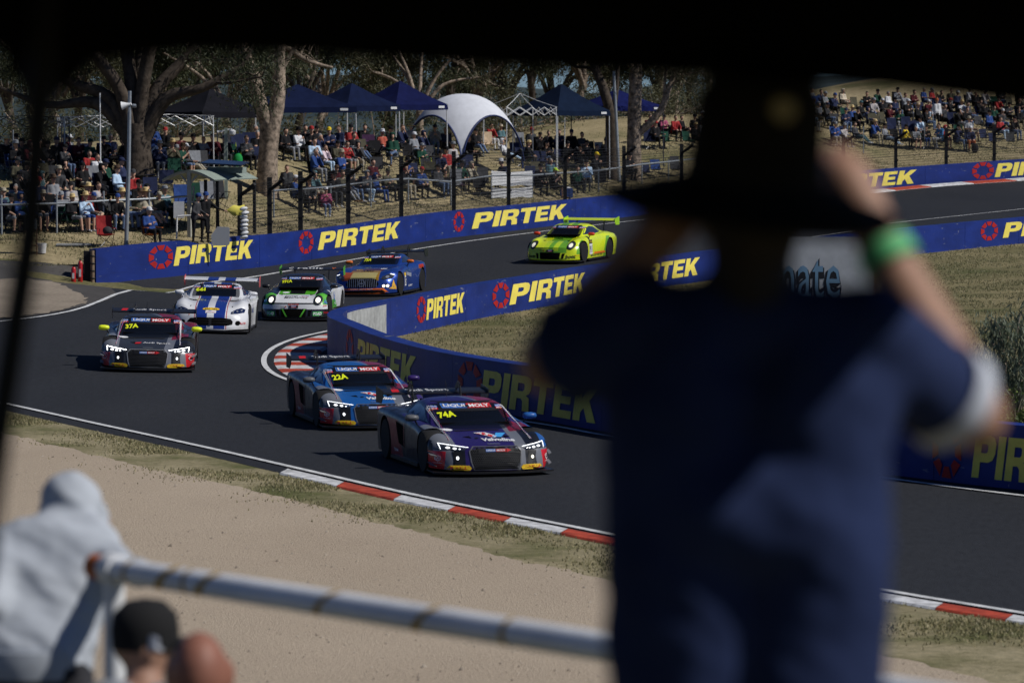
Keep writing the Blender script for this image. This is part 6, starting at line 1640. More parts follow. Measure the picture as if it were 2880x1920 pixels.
cM = Car(dict(label='metallic blue race car with flame coloured bonnet, upright-bar grille and orange mirrors', body=M_BODY_, top=M_TOP_, plan=.32, rake=.34, wcurve=.32, hw=1.01, axles=(1.30, -1.34), wr=.35, ws_x=(-.46, .36), lip=.07,
              side_win=[(-.1, .95), (-.38, 1.09), (-.68, 1.13), (-1.02, 1.10), (-1.22, .98), (-.7, .93)], wing=(-2.12, 1.20, .93, .38, M_CARB), plate=M_CARB, swan=True, deck=.93, mirror=(.02, .98, .99, mat('mirror_orange', (.62, .15, .02), .35)), mfoot=.82,
              banner=(1.125, .36, .062), paint=paint('paint_metal_blue', MB_, a_reg, rough=.3, metal=.45)))
gm = [(-.52, .40), (-.44, .54), (-.30, .575), (.30, .575), (.44, .54), (.52, .40), (.46, .30), (-.46, .30)]
g_ = cM.patch('grille', gm, M_VOID, 'front', .008)
for y in np.linspace(-.45, .45, 15):
    z1 = .565 if abs(y) < .34 else .565 - (abs(y) - .34) * .55
    cM.patch('grille_bar', [(y - .008, .305), (y + .008, .305), (y + .008, z1), (y - .008, z1)], M_REFL, 'front', .022, g_)
cir = lambda r, n=25: [(r * math.cos(q), .43 + r * math.sin(q)) for q in np.linspace(0, 2 * math.pi, n)[:-1]]
bd = cM.patch('badge', [cir(.105), cir(.09)], M_REFL, 'front', .036, g_)
for a in (90, 210, 330):
    p = [(0 + .016 * math.cos(R(a + 90)), .43 + .016 * math.sin(R(a + 90))), (.098 * math.cos(R(a)), .43 + .098 * math.sin(R(a))), (.016 * math.cos(R(a - 90)), .43 + .016 * math.sin(R(a - 90)))]
    cM.patch('badge_spoke', p, M_REFL, 'front', .038, g_)
for sg in (-1, 1):
    f = (lambda p: p) if sg < 0 else mirror_poly
    h = cM.patch('headlight', f([(-.93, .66), (-.80, .70), (-.60, .62), (-.56, .55), (-.68, .525), (-.86, .545)]), M_LENS, 'front', .010, thick=.02)
    cM.patch('light_strip', f([(-.91, .655), (-.80, .69), (-.79, .678), (-.895, .645)]), M_LED, 'front', .018, h)
    cM.patch('lamp_lens', [(sg * .74 + .05 * math.cos(q), .60 + .035 * math.sin(q)) for q in np.linspace(0, 6.2832, 13)[:-1]], M_REFL, 'front', .018, h)
    fp = cM.patch('fog_lamp_panel', [(sg * .72 + .12 * math.cos(q), .335 + .055 * math.sin(q)) for q in np.linspace(0, 6.2832, 17)[:-1]], M_LENS, 'front', .010)
    for dy in (-.055, .055): cM.patch('fog_lamp', [(sg * .72 + dy + .042 * math.cos(q), .335 + .042 * math.sin(q)) for q in np.linspace(0, 6.2832, 13)[:-1]], M_LEDY, 'front', .018, fp)
    cM.patch('corner_flame', f([(-.96, .30), (-.90, .52), (-.88, .30), (-.80, .255), (-.96, .22)]), mat('flame', (.75, .42, .05), .4), 'front', .008)
    ax = 'right' if sg < 0 else 'left'
    cM.text('door_plate', [(None, .62, .62, .26, .10, M_PYEL, 0, 0), (None, .62, .42, .26, .30, M_WTXT, 0, 0), ('75', .62, .42, .2, .22, M_KTXT, .03, .1), ('BOSCH', -1.25, .80, .45, .10, M_VRED, .03, 0), ('supacar', -.05, .24, .5, .07, M_WTXT, .01, .2)], ax, .012)
    cM.patch('fender_vent', [(.84, .36), (.84, .50), (.60, .62), (.58, .44)] if False else [(.42, .60), (.35, .68), (-.25, .62), (-.2, .50)], mat('silver_swage', (.25, .27, .33), .35), ax, .008)
cM.patch('lower_opening', [(-.62, .205), (.62, .205), (.72, .14), (-.72, .14)], M_VOID, 'front', .008)
cM.patch('lower_trim', [(-.66, .27), (.66, .27), (.80, .155), (.72, .155), (.62, .232), (-.62, .232), (-.72, .155), (-.80, .155)], M_ORG, 'front', .014)
cM.text('trim_lettering', [('SPORT RACE CUP', -.0, .25, .7, .024, M_WTXT, .01, 0)], 'front', .02)
cM.text('bonnet_sticker', [(ov, .45, 1.20, .22, .14, M_WTXT, 0, 0), (None, -.28, 1.35, .2, .05, M_PYEL, 0, 0), ('AMG', .05, 1.62, .4, .16, M_KTXT, .02, .3)], 'top', .010)
cM.banner()
cM.text('race_number', [('75A', -.40, 1.04, .25, .080, M_NUM, .03, 0, 4)], 'front', .014, cM.wscreen)
cM.S['scale'] = 1.05; cM.place(1018, 835, -13)
# ------------------------------------------------------------------ people
def capsule(mb, p0, p1, r0, r1, n=10, flat=None):
    p0, p1 = Vector(p0), Vector(p1); d = p1 - p0; L = d.length or 1e-6; d = d / L
    pts, rs = [], []
    for a in (.97, .75, .4): pts.append(p0 - d * r0 * a); rs.append(r0 * math.sqrt(1 - a * a))
    pts += [p0, p0.lerp(p1, .5), p1]; rs += [r0, (r0 + r1) / 2, r1]
    for a in (.4, .75, .97): pts.append(p1 + d * r1 * a); rs.append(r1 * math.sqrt(1 - a * a))
    mb.tube(pts, rs, n)
def ellipsoid(mb, c, r, n=14):
    prof = [(math.sin(a), -math.cos(a)) for a in np.linspace(.12, math.pi - .12, 9)]
    mb.lathe(prof, n, Matrix.Translation(Vector(c)) @ Matrix.Diagonal((*r, 1)))
def remesh(mb, voxel, name, smooth=3):
    o = mb.obj('tmp', mat('tmp', (1, 1, 1)))
    md = o.modifiers.new('r', 'REMESH'); md.mode = 'VOXEL'; md.voxel_size = voxel
    ms = o.modifiers.new('s', 'SMOOTH'); ms.factor = .5; ms.iterations = smooth
    me = bpy.data.meshes.new_from_object(o.evaluated_get(bpy.context.evaluated_depsgraph_get())); me.name = name
    d = o.data; bpy.data.objects.remove(o); bpy.data.meshes.remove(d)
    me.shade_smooth()
    return me
def seg_paint(me, segs, slots):
    """material index of every face from its nearest limb segment"""
    n = len(me.polygons); C = np.zeros(n * 3); me.polygons.foreach_get('center', C); C = C.reshape(-1, 3)
    best = np.full(n, 1e9); mi = np.zeros(n, int)
    for p0, p1, r0, r1, t in segs:
        a, b = np.array(p0, float), np.array(p1, float); d = b - a; f = np.clip(((C - a) @ d) / (d @ d + 1e-9), 0, 1)
        q = np.linalg.norm(C - (a + f[:, None] * d), axis=1) - (r0 + (r1 - r0) * f)
        k = q < best; best[k] = q[k]; mi[k] = t
    me.materials.clear()
    for _ in range(slots): me.materials.append(None)
    me.polygons.foreach_set('material_index', mi.astype(np.int32))
SKIN, TOP, BOT, SHOE, HAIR, SHIN, FORE = range(7)
POSES = {}
def build_pose(name, J, segs_extra=(), voxel=.024, hood=False):
    """J: dict of joints. One continuous skin from tapered capsules"""
    S = []
    def c(a, b, r0, r1, t): S.append((tuple(J[a] if isinstance(a, str) else a), tuple(J[b] if isinstance(b, str) else b), r0, r1, t))
    sh = (Vector(J['sL']) + Vector(J['sR'])) / 2; hp = (Vector(J['hL']) + Vector(J['hR'])) / 2
    side = (Vector(J['sL']) - Vector(J['sR'])).normalized()
    for k in (-.075, .075): c(hp + side * k, sh + side * k * 1.25 - (sh - hp) * .12, .125, .125, TOP)
    c(hp + (sh - hp) * .25 - side * .05, hp + (sh - hp) * .25 + side * .05, .145, .145, TOP)
    c('sL', 'sR', .075, .075, TOP)
    c(hp - side * .06, hp + side * .06, .13, .13, BOT)
    hd = Vector(J['head'])
    c(sh, hd - Vector((0, 0, .05)), .058, .055, SKIN)
    for s in 'LR':
        c('s' + s, 'e' + s, .062, .050, TOP)
        c('e' + s, 'w' + s, .047, .034, FORE)
        w, e = Vector(J['w' + s]), Vector(J['e' + s]); d = (w - e).normalized()
        c(w, w + d * .09, .038, .028, SKIN); c(w + d * .02, w + d * .06 + Vector((0, -.04, .02)), .016, .013, SKIN)
        c('h' + s, 'k' + s, .095, .068, BOT)
        c('k' + s, 'a' + s, .062, .042, SHIN)
        a = Vector(J['a' + s]); toe = Vector(J.get('t' + s, a + Vector((0, -.17, -.05))))
        c(a + Vector((0, .03, -.035)), toe, .045, .038, SHOE)
    mb = MB()
    for p0, p1, r0, r1, t in S: capsule(mb, p0, p1, r0, r1)
    ellipsoid(mb, hd, (.080, .098, .122)); ellipsoid(mb, hd + Vector((0, -.03, -.06)), (.058, .065, .065))
    fw = Vector(J.get('face', (0, -1, 0))).normalized(); sd = Vector((-fw.y, fw.x, 0)).normalized()
    capsule(mb, hd + fw * .09 + Vector((0, 0, .01)), hd + fw * .108 + Vector((0, 0, -.025)), .014, .018)
    for k in (-1, 1): capsule(mb, hd + sd * .080 * k + Vector((0, 0, .02)), hd + sd * .084 * k + Vector((0, 0, -.025)), .018, .014)
    hair = hd - fw * .022 + Vector((0, 0, .028)); ellipsoid(mb, hair, (.088, .098, .115))
    for q in segs_extra: capsule(mb, *q[:4])
    me = remesh(mb, voxel, 'person_' + name)
    S2 = S + [(tuple(hd + Vector((0, 0, -.04))), tuple(hd + fw * .03), .09, .085, SKIN), (tuple(hair - fw * .03 + Vector((0, 0, .01))), tuple(hair + fw * .02 + Vector((0, 0, .035))), .085, .083, HAIR)] + [q for q in segs_extra]
    seg_paint(me, S2, 7)
    POSES[name] = (me, hd.copy())
def sitj(lean=.2, ext=.0, arms='lap', kw=.12, kz=.53, turn=0, head=(0, 0)):
    sc = Vector((0, .12 + .47 * math.sin(lean), .52 + .47 * math.cos(lean)))
    J = dict(hL=(.10, .12, .52), hR=(-.10, .12, .52), sL=sc + Vector((.185, 0, 0)), sR=sc + Vector((-.185, 0, 0)), head=sc + Vector((head[0], -.05 + head[1], .235)))
    for s, k in (('L', 1), ('R', -1)):
        J['k' + s] = (k * kw, -.32, kz); J['a' + s] = (k * kw * .95, -.32 - .44 * math.sin(ext), max(.09, kz - .44 * math.cos(ext)))
        S = Vector(J['s' + s])
        e, w = {'lap': ((k * .25, S.y - .06, S.z - .27), (k * .09, -.12, .66)), 'rest': ((k * .29, S.y - .05, S.z - .26), (k * .27, -.14, .70)), 'cross': ((k * .26, S.y - .12, S.z - .25), (-k * .06, S.y - .22, S.z - .20 - .03 * k)),
                'knee': ((k * .23, S.y - .16, S.z - .24), (k * .10, -.30, .62)), 'chin': ((k * .22, S.y - .20, S.z - .28), ((.03, S.y - .17, S.z + .06) if k > 0 else (-.05, -.1, .66))), 'eat': ((k * .24, S.y - .15, S.z - .26), (k * .05, S.y - .26, S.z - .06))}[arms]
        J['e' + s], J['w' + s] = e, w
    return J
build_pose('sit', sitj())
build_pose('sit_rest', sitj(.28, .15, 'rest', .14))
build_pose('sit_cross', sitj(.22, .05, 'cross', .11))
build_pose('sit_ext', sitj(.42, .85, 'lap', .10, .50))
build_pose('sit_fwd', sitj(-.18, -.1, 'knee', .15))
build_pose('sit_chin', sitj(-.05, .1, 'chin', .12))
build_pose('sit_eat', sitj(.05, .0, 'eat', .10))
J_ = sitj(.30, .1, 'lap', .06); J_.update(kL=(.02, -.34, .60), aL=(-.16, -.52, .50), kR=(-.14, -.32, .53), aR=(-.13, -.30, .10)); build_pose('sit_xleg', J_)
J_ = sitj(.12, .2, 'rest', .16, .53, 0, (.04, -.02)); J_.update(wR=(-.05, -.16, .95), eR=(-.26, -.10, .78), face=(.5, -.85, 0)); build_pose('sit_wave', J_)
J_ = sitj(.02, -.3, 'cross', .09, .54, 0, (-.03, -.05)); J_.update(face=(-.5, -.85, 0)); build_pose('sit_tuck', J_)
def standj(arms='down', ystep=.0):
    J = dict(hL=(.09, 0, .93), hR=(-.09, 0, .93), sL=(.19, .02, 1.42), sR=(-.19, .02, 1.42), head=(0, -.02, 1.65), kL=(.11, -.03, .50), kR=(-.11, -.03, .50), aL=(.12, .02, .09), aR=(-.12, .02, .09))
    for s, k in (('L', 1), ('R', -1)):
        J['e' + s], J['w' + s] = {'down': ((k * .26, .04, 1.13), (k * .27, -.06, .87)), 'cross': ((k * .27, -.08, 1.15), (-k * .08, -.21, 1.19 + .03 * k)), 'pocket': ((k * .29, .08, 1.14), (k * .18, -.06, .95))}[arms]
    return J
build_pose('stand', standj()); build_pose('stand_cross', standj('cross')); build_pose('stand_pocket', standj('pocket'))
J = standj(); J.update(hL=(.09, 0, .92), kL=(.14, -.36, .86), aL=(.14, -.40, .44), kR=(-.10, .0, .48), eL=(.26, -.12, 1.16), wL=(.20, -.36, 1.02), eR=(-.28, -.02, 1.14), wR=(-.20, -.2, 1.02), sL=(.19, -.08, 1.40), sR=(-.19, -.08, 1.40), head=(0, -.14, 1.62), face=(.6, -.8, 0)); build_pose('foot_up', J)
J = standj(); J.update(eL=(.42, -.10, 1.20), wL=(.66, -.22, 1.12), eR=(-.27, -.06, 1.13), wR=(-.22, -.24, .98), head=(.02, -.05, 1.64)); build_pose('flag', J)
J = sitj(.7, 1.15, 'cross', .08, .42); build_pose('recline', J)

# hats share a head-centred frame (face towards -Y)
def hat_cap():
    m = MB(); m.lathe([(.099, .0), (.102, .04), (.095, .09), (.06, .125), (.01, .135)], 18, Matrix.Diagonal((.95, 1.08, 1, 1)))
    m.add([(-.075, -.085, .028), (.075, -.085, .028), (.06, -.165, .012), (0, -.185, .010), (-.06, -.165, .012), (-.075, -.085, .018), (.075, -.085, .018), (.06, -.165, .002), (0, -.185, .0), (-.06, -.165, .002)], [(0, 1, 2, 3, 4), (9, 8, 7, 6, 5), (0, 4, 9, 5), (4, 3, 8, 9), (3, 2, 7, 8), (2, 1, 6, 7)])
    return m.mesh('cap', None, 60)
def hat_wide(br=.20, crown=.15):
    m = MB(); m.lathe([(br, .035), (br * .9, .022), (.105, .02), (.10, .06), (.092, crown * .9), (.05, crown + .01), (.01, crown - .005)], 22, Matrix.Diagonal((.95, 1.06, 1, 1))); m.lathe([(.10, .014), (br * .9, .016), (br, .031)], 22, Matrix.Diagonal((.95, 1.06, 1, 1)))
    return m.mesh('wide_hat', None, 50)
HATS = {'cap': hat_cap(), 'wide': hat_wide(), 'bucket': hat_wide(.155, .125)}
def _hood():
    m = MB(); m.lathe([(.085, -.12), (.115, -.06), (.122, .02), (.115, .08), (.08, .13), (.01, .15)], 16, Matrix.Translation((0, .02, 0)) @ Matrix.Diagonal((1, 1.05, 1, 1)))
    v = m.v; m.f = [f for f in m.f if not (sum(v[i][1] for i in f) / len(f) < -.075 and -.10 < sum(v[i][2] for i in f) / len(f) < .07)]; m.m = [0] * len(m.f)
    return m.mesh('hood', None, 60)
HATS['hood'] = _hood()
COLS = dict(black=(.012, .012, .014), charcoal=(.035, .036, .04), navy=(.014, .020, .055), grey=(.16, .17, .19), white=(.62, .63, .66), red=(.42, .018, .02), rust=(.30, .055, .03), maroon=(.10, .012, .02), blue=(.02, .07, .28), denim=(.07, .11, .20), sky=(.30, .42, .56), teal=(.05, .11, .13),
            green=(.012, .07, .045), olive=(.06, .055, .035), khaki=(.26, .23, .17), pink=(.42, .07, .17), yellow=(.68, .50, .03), lime=(.55, .80, .05), straw=(.48, .36, .16), brown=(.07, .042, .025), beige=(.40, .34, .25), orange=(.6, .16, .03), purple=(.05, .018, .055), plaid=(.28, .26, .26), floral=(.50, .40, .44), cyan=(.04, .25, .55), tan=(.38, .28, .18))
for k_ in COLS:
    if k_ not in ('black', 'white', 'lime', 'yellow'): f_ = .85 if k_ in ('blue', 'red', 'cyan', 'green', 'maroon', 'pink', 'orange') else 1.45; g_ = sum(COLS[k_]) / 3; COLS[k_] = tuple(min(.8, (c * .86 + g_ * .14) * f_) for c in COLS[k_])
M_SKIN = mat('skin', (.47, .28, .20), .6, .3, noise=.12, nscale=20)
M_HAIRS = [mat('hair_dark', (.02, .014, .01), .7), mat('hair_brown', (.06, .035, .02), .7), mat('hair_grey', (.25, .24, .23), .7), mat('hair_red', (.30, .10, .03), .7)]
M_SHOES = [mat('shoe_dark', (.02, .02, .022), .7), mat('shoe_white', (.5, .5, .52), .7), mat('shoe_tan', (.20, .12, .06), .8)]
def person(pose, loc, rz, top, bot, hat=None, hatc=None, legs=False, sleeves=True, shoe=0, hair=0, scale=1.0, label=None, group=None, dz=0):
    me, hd = POSES[pose]
    t = link('person', me, None, loc, rz); t.scale = (scale,) * 3; t.location.z += dz
    tag(t, label, 'person', group)
    ms = [M_SKIN, cloth(COLS[top]), cloth(COLS[bot]), M_SHOES[shoe], M_HAIRS[hair], M_SKIN if legs else cloth(COLS[bot]), cloth(COLS[top]) if sleeves else M_SKIN]
    for s, m in zip(t.material_slots, ms): s.link = 'OBJECT'; s.material = m
    if hat:
        h = link('hood' if hat == 'hood' else 'hat', HATS[hat], t, hd + Vector((0, 0, .022)))
        h.material_slots[0].link = 'OBJECT' if h.material_slots else 'DATA'
        h.material_slots[0].material = cloth(COLS[hatc])
    return t
for k in HATS.values():
    if not k.materials: k.materials.append(None)
# ------------------------------------------------------------------ camp chairs
def chair_meshes():
    s = MB(); g = [(-.26, -.22, .45), (.26, -.22, .45), (.25, .22, .40), (-.25, .22, .40)]
    s.add(g + [(a, b, c - .015) for a, b, c in g] + [(0, 0, .375), (0, 0, .36)], [(0, 1, 8), (1, 2, 8), (2, 3, 8), (3, 0, 8), (5, 4, 9), (6, 5, 9), (7, 6, 9), (4, 7, 9), (0, 4, 5, 1), (1, 5, 6, 2), (2, 6, 7, 3), (3, 7, 4, 0)])
    def back(h):
        b = MB(); p = [(-.27, .21, .42), (.27, .21, .42), (.275, .30, h), (-.275, .30, h)]; mid = (0, .29, (.42 + h) / 2)
        b.add(p + [(a, y + .015, c) for a, y, c in p] + [mid, (0, .305, mid[2])], [(0, 1, 8), (1, 2, 8), (2, 3, 8), (3, 0, 8), (5, 4, 9), (6, 5, 9), (7, 6, 9), (4, 7, 9), (0, 4, 5, 1), (1, 5, 6, 2), (2, 6, 7, 3), (3, 7, 4, 0)])
        return b
    arm = MB(); arm.box((0, 0, 0), (.07, .42, .02))
    leg = MB(); leg.tube([(.27, -.26, 0), (-.27, .22, .44)], .013, 5); leg2 = MB(); leg2.tube([(-.27, -.26, 0), (.27, .22, .44)], .013, 5)
    leg3 = MB(); leg3.tube([(.28, .28, 0), (.27, -.20, .62)], .013, 5); leg4 = MB(); leg4.tube([(-.28, .28, 0), (-.27, -.20, .62)], .013, 5)
    up = MB(); up.tube([(.275, .20, .40), (.28, .31, .95)], .012, 5); up2 = MB(); up2.tube([(-.275, .20, .40), (-.28, .31, .95)], .012, 5)
    fr = MB(); fr.tube([(-.27, -.27, .015), (-.27, .28, .44)], .012, 5); fr.tube([(.27, -.27, .015), (.27, .28, .44)], .012, 5)
    f = mat('chair_steel', (.07, .072, .078), .4, .5, metal=.6)
    return dict(seat=s.mesh('seat', [None]), back=back(.90).mesh('back', [None]), backh=back(1.08).mesh('backh', [None]), arm=arm.mesh('arm', [None]), legs=[q.mesh('leg', f) for q in (leg, leg2, leg3, leg4)], up=[q.mesh('upright', f) for q in (up, up2)], f=f)
CH = chair_meshes(); F_LIGHT = mat('chair_alloy', (.5, .5, .52), .35, .5, metal=.6); F_NEON = mat('chair_neon', (.55, .65, .03), .5)
def chair(loc, rz, col, high=False, label=None, frame=None):
    t = thing('camp_chair', label, 'camp chair', loc, rz, 'folding camp chairs on the bank'); fm = cloth(COLS[col], 'chair_' + col)
    for n, me in (('seat', CH['seat']), ('backrest', CH['backh' if high else 'back'])):
        o = link(n, me, t); o.material_slots[0].link = 'OBJECT'; o.material_slots[0].material = fm
    for k in (-1, 1):
        o = link('armrest', CH['arm'], t, (k * .285, -.02, .64)); o.material_slots[0].link = 'OBJECT'; o.material_slots[0].material = fm
    for me in CH['legs']:
        o = link('leg', me, t)
        if frame: o.material_slots[0].link = 'OBJECT'; o.material_slots[0].material = frame
    for me in CH['up']:
        o = link('upright', me, t)
        if frame: o.material_slots[0].link = 'OBJECT'; o.material_slots[0].material = frame
    return t
def zone(u, v):
    if u < 620: return 'front row, left bank' if v > 605 else 'middle row, left bank' if v > 512 else 'back row, left bank'
    if u < 1260: return 'under navy canopies' if v <= 462 else 'below navy canopies' if v <= 532 else 'centre, behind black fence'
    if u < 1500 and v < 470: return 'by white dome tent'
    if u < 1700: return 'under dark navy canopy' if v < 480 else 'near white sheet'
    if u < 2100: return 'by gum trunks'
    return 'upper right bank' if v < 372 else 'lower right bank'
TOPN = dict(plaid='plaid shirt', floral='floral shirt', sky='pale denim jacket', grey='grey top', white='white top', khaki='khaki shirt', cyan='turquoise shirt', pink='pink jacket', yellow='yellow jacket', red='red top', rust='rust jacket', maroon='maroon top', teal='teal jacket', olive='olive jacket', green='dark green jacket', black='black jacket', charcoal='charcoal hoodie', navy='navy jacket', blue='blue jacket', orange='orange top')
HATN = dict(cap='cap', wide='wide brimmed hat', bucket='bucket hat', hood='hood')
# u v pose rz top bottom hat hatcolour bare-legs chair-colour shoe hair
PEOPLE = '''12 610 sit_ext 60 black grey hood black 1 black 0 0
32 655 sit_fwd 60 black grey cap black 1 navy 0 0
24 492 sit 30 black black wide straw 0 navy 0 1
58 585 sit_chin 50 black black cap black 0 charcoal 0 0
115 612 sit 30 navy navy cap red 0 blue 0 0
160 606 sit_rest 25 grey khaki wide brown 1 charcoal 0 3
240 556 sit_rest 45 black khaki cap black 1 maroon 0 0
312 556 sit_ext 45 green grey cap navy 0 navy 0 2
362 552 sit_ext 50 navy charcoal cap navy 0 navy 0 0
216 654 sit 50 black grey wide straw 1 green 0 1
245 652 sit_eat 45 sky blue wide straw 1 charcoal 1 2
273 648 sit_rest 30 red khaki cap blue 1 charcoal 1 2
299 646 sit 50 charcoal black cap black 0 black 0 0
331 650 sit_fwd 40 black denim cap blue 0 charcoal 0 0
357 646 sit 35 khaki denim wide straw 0 olive 0 2
398 644 sit_rest 35 olive grey wide brown 0 charcoal 0 1
425 644 sit_ext 40 khaki khaki wide straw 1 white 0 2
476 637 sit_rest 35 teal black bucket grey 0 green 0 2
163 490 sit 60 black black cap navy 0 olive 0 0
291 482 sit 20 black black cap black 0 blue 0 0
333 486 sit -50 black black cap black 0 navy 0 0
406 490 sit_fwd 45 navy charcoal cap maroon 0 charcoal 2 2
432 484 stand_cross 60 blue denim cap grey 0 - 0 1
466 480 stand_pocket 10 black denim cap red 0 - 0 1
493 478 sit 40 black black - - 0 maroon 0 0
519 478 sit 30 maroon black cap black 0 black 0 0
573 476 sit_fwd 30 grey grey - - 0 navy 0 3
845 455 sit_eat 40 white black wide black 0 green 0 0
879 453 sit 25 black black cap red 0 charcoal 0 0
896 440 sit 20 black black cap black 0 black 0 0
928 454 sit_fwd 35 navy black cap yellow 0 navy 0 0
942 448 sit -30 navy black - - 0 black 0 1
970 454 sit_ext 50 black sky cap charcoal 0 white 2 0
1029 438 sit 20 black black - - 0 black 0 0
1084 452 sit_rest 40 rust denim wide white 0 white 1 2
888 490 sit_eat 45 sky black - - 0 brown 0 0
918 490 sit_chin 40 floral sky - - 0 charcoal 1 1
950 486 sit_fwd 35 olive denim cap black 0 black 0 0
808 536 sit_rest 20 charcoal black - - 0 - 2 1
838 586 sit_eat 55 blue black cap white 0 charcoal 0 0
918 610 sit_eat 30 pink denim bucket white 0 maroon 1 1
945 584 sit_cross 40 black charcoal wide black 0 black 1 0
994 570 sit 35 black denim cap black 0 blue 1 0
1036 572 sit 40 charcoal sky hood grey 0 navy 1 0
1068 570 sit 45 blue blue hood blue 0 navy 0 0
1143 564 sit_chin 50 black khaki hood red 0 green 0 0
1186 557 sit_fwd 30 blue black cap red 0 black 0 1
1156 437 sit_rest 170 grey olive wide straw 1 green 0 2
1224 439 sit_eat 25 grey denim cap navy 0 brown 2 0
1346 440 sit_ext 40 black denim cap black 0 charcoal 0 0
1384 424 sit_chin 30 red white - - 0 brown 0 0
1414 420 sit 40 teal khaki wide beige 1 black 0 2
1432 462 recline 55 white sky hood white 0 navy 0 2
1409 541 sit -40 navy black wide white 0 navy 0 2
1548 438 sit 30 black black - - 0 black 0 0
1500 440 sit 30 charcoal black cap red 0 black 0 0
1556 474 recline 60 black black - - 0 navy 0 1
1600 474 sit_rest 30 black black cap black 1 black 0 0
1567 558 sit_eat 60 black black cap lime 1 charcoal 2 1
1683 514 sit_eat 40 black black cap yellow 0 black 0 0
1774 512 sit_fwd 40 black black cap black 0 black 0 0
1926 392 sit 40 black black - - 1 black 0 0
1830 396 sit 30 maroon black - - 0 black 0 0
1870 392 sit 30 pink black cap black 0 navy 0 0
2292 345 sit_eat 50 green grey wide brown 1 green 1 0
2262 336 sit_ext 50 denim denim cap black 0 navy 0 0
2378 312 sit 30 beige beige hood beige 1 charcoal 0 0
2433 350 sit_ext 50 black denim bucket teal 0 olive 0 1
2457 346 sit_fwd 50 plaid denim cap grey 0 black 1 0
2489 338 sit_ext 50 black khaki cap white 1 charcoal 0 0
2523 337 sit 45 navy denim cap black 0 navy 0 0
2402 366 sit 40 blue denim wide straw 0 black 0 2
2382 374 sit_cross 30 navy denim cap navy 0 olive 0 0
2414 374 sit_chin 40 black black cap black 0 black 0 0
2416 410 sit_ext 60 charcoal teal - - 0 navy 1 0
2500 414 sit_ext 55 grey sky cap black 0 black 1 0
2548 418 sit_fwd 45 yellow black cap black 0 navy 0 0
2549 326 sit 45 grey denim - - 0 charcoal 0 1
2574 322 sit 30 maroon denim - - 0 black 0 0
2611 342 sit_fwd 20 maroon sky cap white 0 black 0 0
2590 362 sit 40 black black wide tan 0 black 0 0
2634 366 stand 20 white black cap orange 1 - 1 1
2576 420 sit_fwd 20 grey black - - 1 charcoal 0 2
2606 418 sit 30 black blue cap black 0 green 0 0
2639 420 sit_fwd -60 cyan grey - - 0 charcoal 0 0
2698 424 sit_chin 40 navy denim cap black 0 black 0 0
2729 426 sit_fwd 30 navy orange cap white 0 navy 0 0
2677 340 sit_eat 50 black black cap red 0 black 0 0
2733 352 sit_ext 30 charcoal denim - - 0 blue 0 0
2778 350 sit_ext 30 black denim cap grey 0 black 0 0
2820 394 sit_rest 40 red sky - - 0 blue 1 1
2855 396 sit_chin 50 black denim cap black 0 charcoal 0 0
2760 342 sit 30 black black - - 0 blue 0 0
2840 350 sit 30 charcoal black cap black 0 black 0 0
2868 366 sit 20 black olive - - 0 black 0 1
2800 360 sit 30 green black - - 0 black 0 0
2700 322 sit 30 navy black cap white 0 black 0 0
2350 330 sit 30 navy black cap blue 0 black 0 0
2650 318 sit 30 black denim - - 0 navy 0 0
88 560 sit 40 charcoal black cap black 0 navy 0 0
100 640 sit_rest 40 navy black cap blue 0 blue 0 1
140 500 sit 30 black black cap black 0 maroon 0 0
185 560 sit_chin 40 black charcoal hood black 0 black 0 0
225 488 sit 30 maroon black - - 0 navy 0 0
262 490 sit_cross 20 green black cap green 0 green 0 1
380 492 sit 30 charcoal grey wide brown 0 olive 0 0
448 640 sit_fwd 40 olive denim cap khaki 0 navy 0 0
545 480 sit 30 black black cap black 0 black 0 0
600 482 sit_fwd 20 maroon black - - 0 charcoal 0 0
635 476 sit 30 black charcoal cap navy 0 green 0 0
700 480 sit_cross 25 charcoal black - - 0 navy 0 1
790 450 sit 30 black black cap black 0 charcoal 0 0
815 456 sit_rest 40 black grey - - 0 black 0 0
862 446 sit 30 black black - - 0 navy 0 0
990 446 sit 30 red black cap black 0 red 0 0
1010 462 sit_ext 40 black denim - - 0 black 0 0
1110 446 sit 30 black black cap black 0 black 0 0
1135 444 sit_chin 40 navy black - - 0 navy 0 1
870 600 sit_fwd 30 charcoal black wide brown 0 black 0 0
1100 566 sit_cross 40 olive black cap olive 0 charcoal 0 0
1240 552 sit 40 charcoal denim cap black 0 navy 0 0
1330 470 sit_rest 40 black black - - 0 navy 0 0
1520 446 sit 30 black black cap black 0 black 0 0
1575 442 sit_fwd 30 navy black - - 0 charcoal 0 0
1610 446 sit 30 black black cap navy 0 black 0 0
1645 452 sit_cross 30 charcoal black - - 0 navy 0 1
1660 470 sit_ext 50 black black cap black 0 black 0 0
1625 545 sit 40 green black - - 0 black 0 0
1520 552 sit_fwd 30 black black cap black 0 navy 0 0
1850 420 sit 30 black black cap red 0 black 0 0
1900 400 sit_fwd 30 red black - - 0 charcoal 0 0
1960 395 sit 30 black charcoal cap black 0 navy 0 0
2330 360 sit_fwd 40 charcoal denim cap navy 0 black 0 0
2440 322 sit 40 black black - - 0 black 0 0
2470 318 sit_chin 40 green denim cap black 0 navy 0 0
2505 322 sit 30 white black - - 0 charcoal 0 2
2560 350 sit_cross 30 black charcoal cap white 0 black 0 0
2660 362 sit 30 charcoal black - - 0 black 0 0
2640 330 sit_rest 30 navy khaki wide straw 1 navy 0 2
2720 372 sit_fwd 40 black denim - - 0 charcoal 0 0
2790 382 sit 30 blue black cap black 0 navy 0 0
2750 318 sit 30 black black - - 0 black 0 0
2810 336 sit_chin 30 red black cap black 0 black 0 1
2870 340 sit 30 black denim - - 0 blue 0 0'''
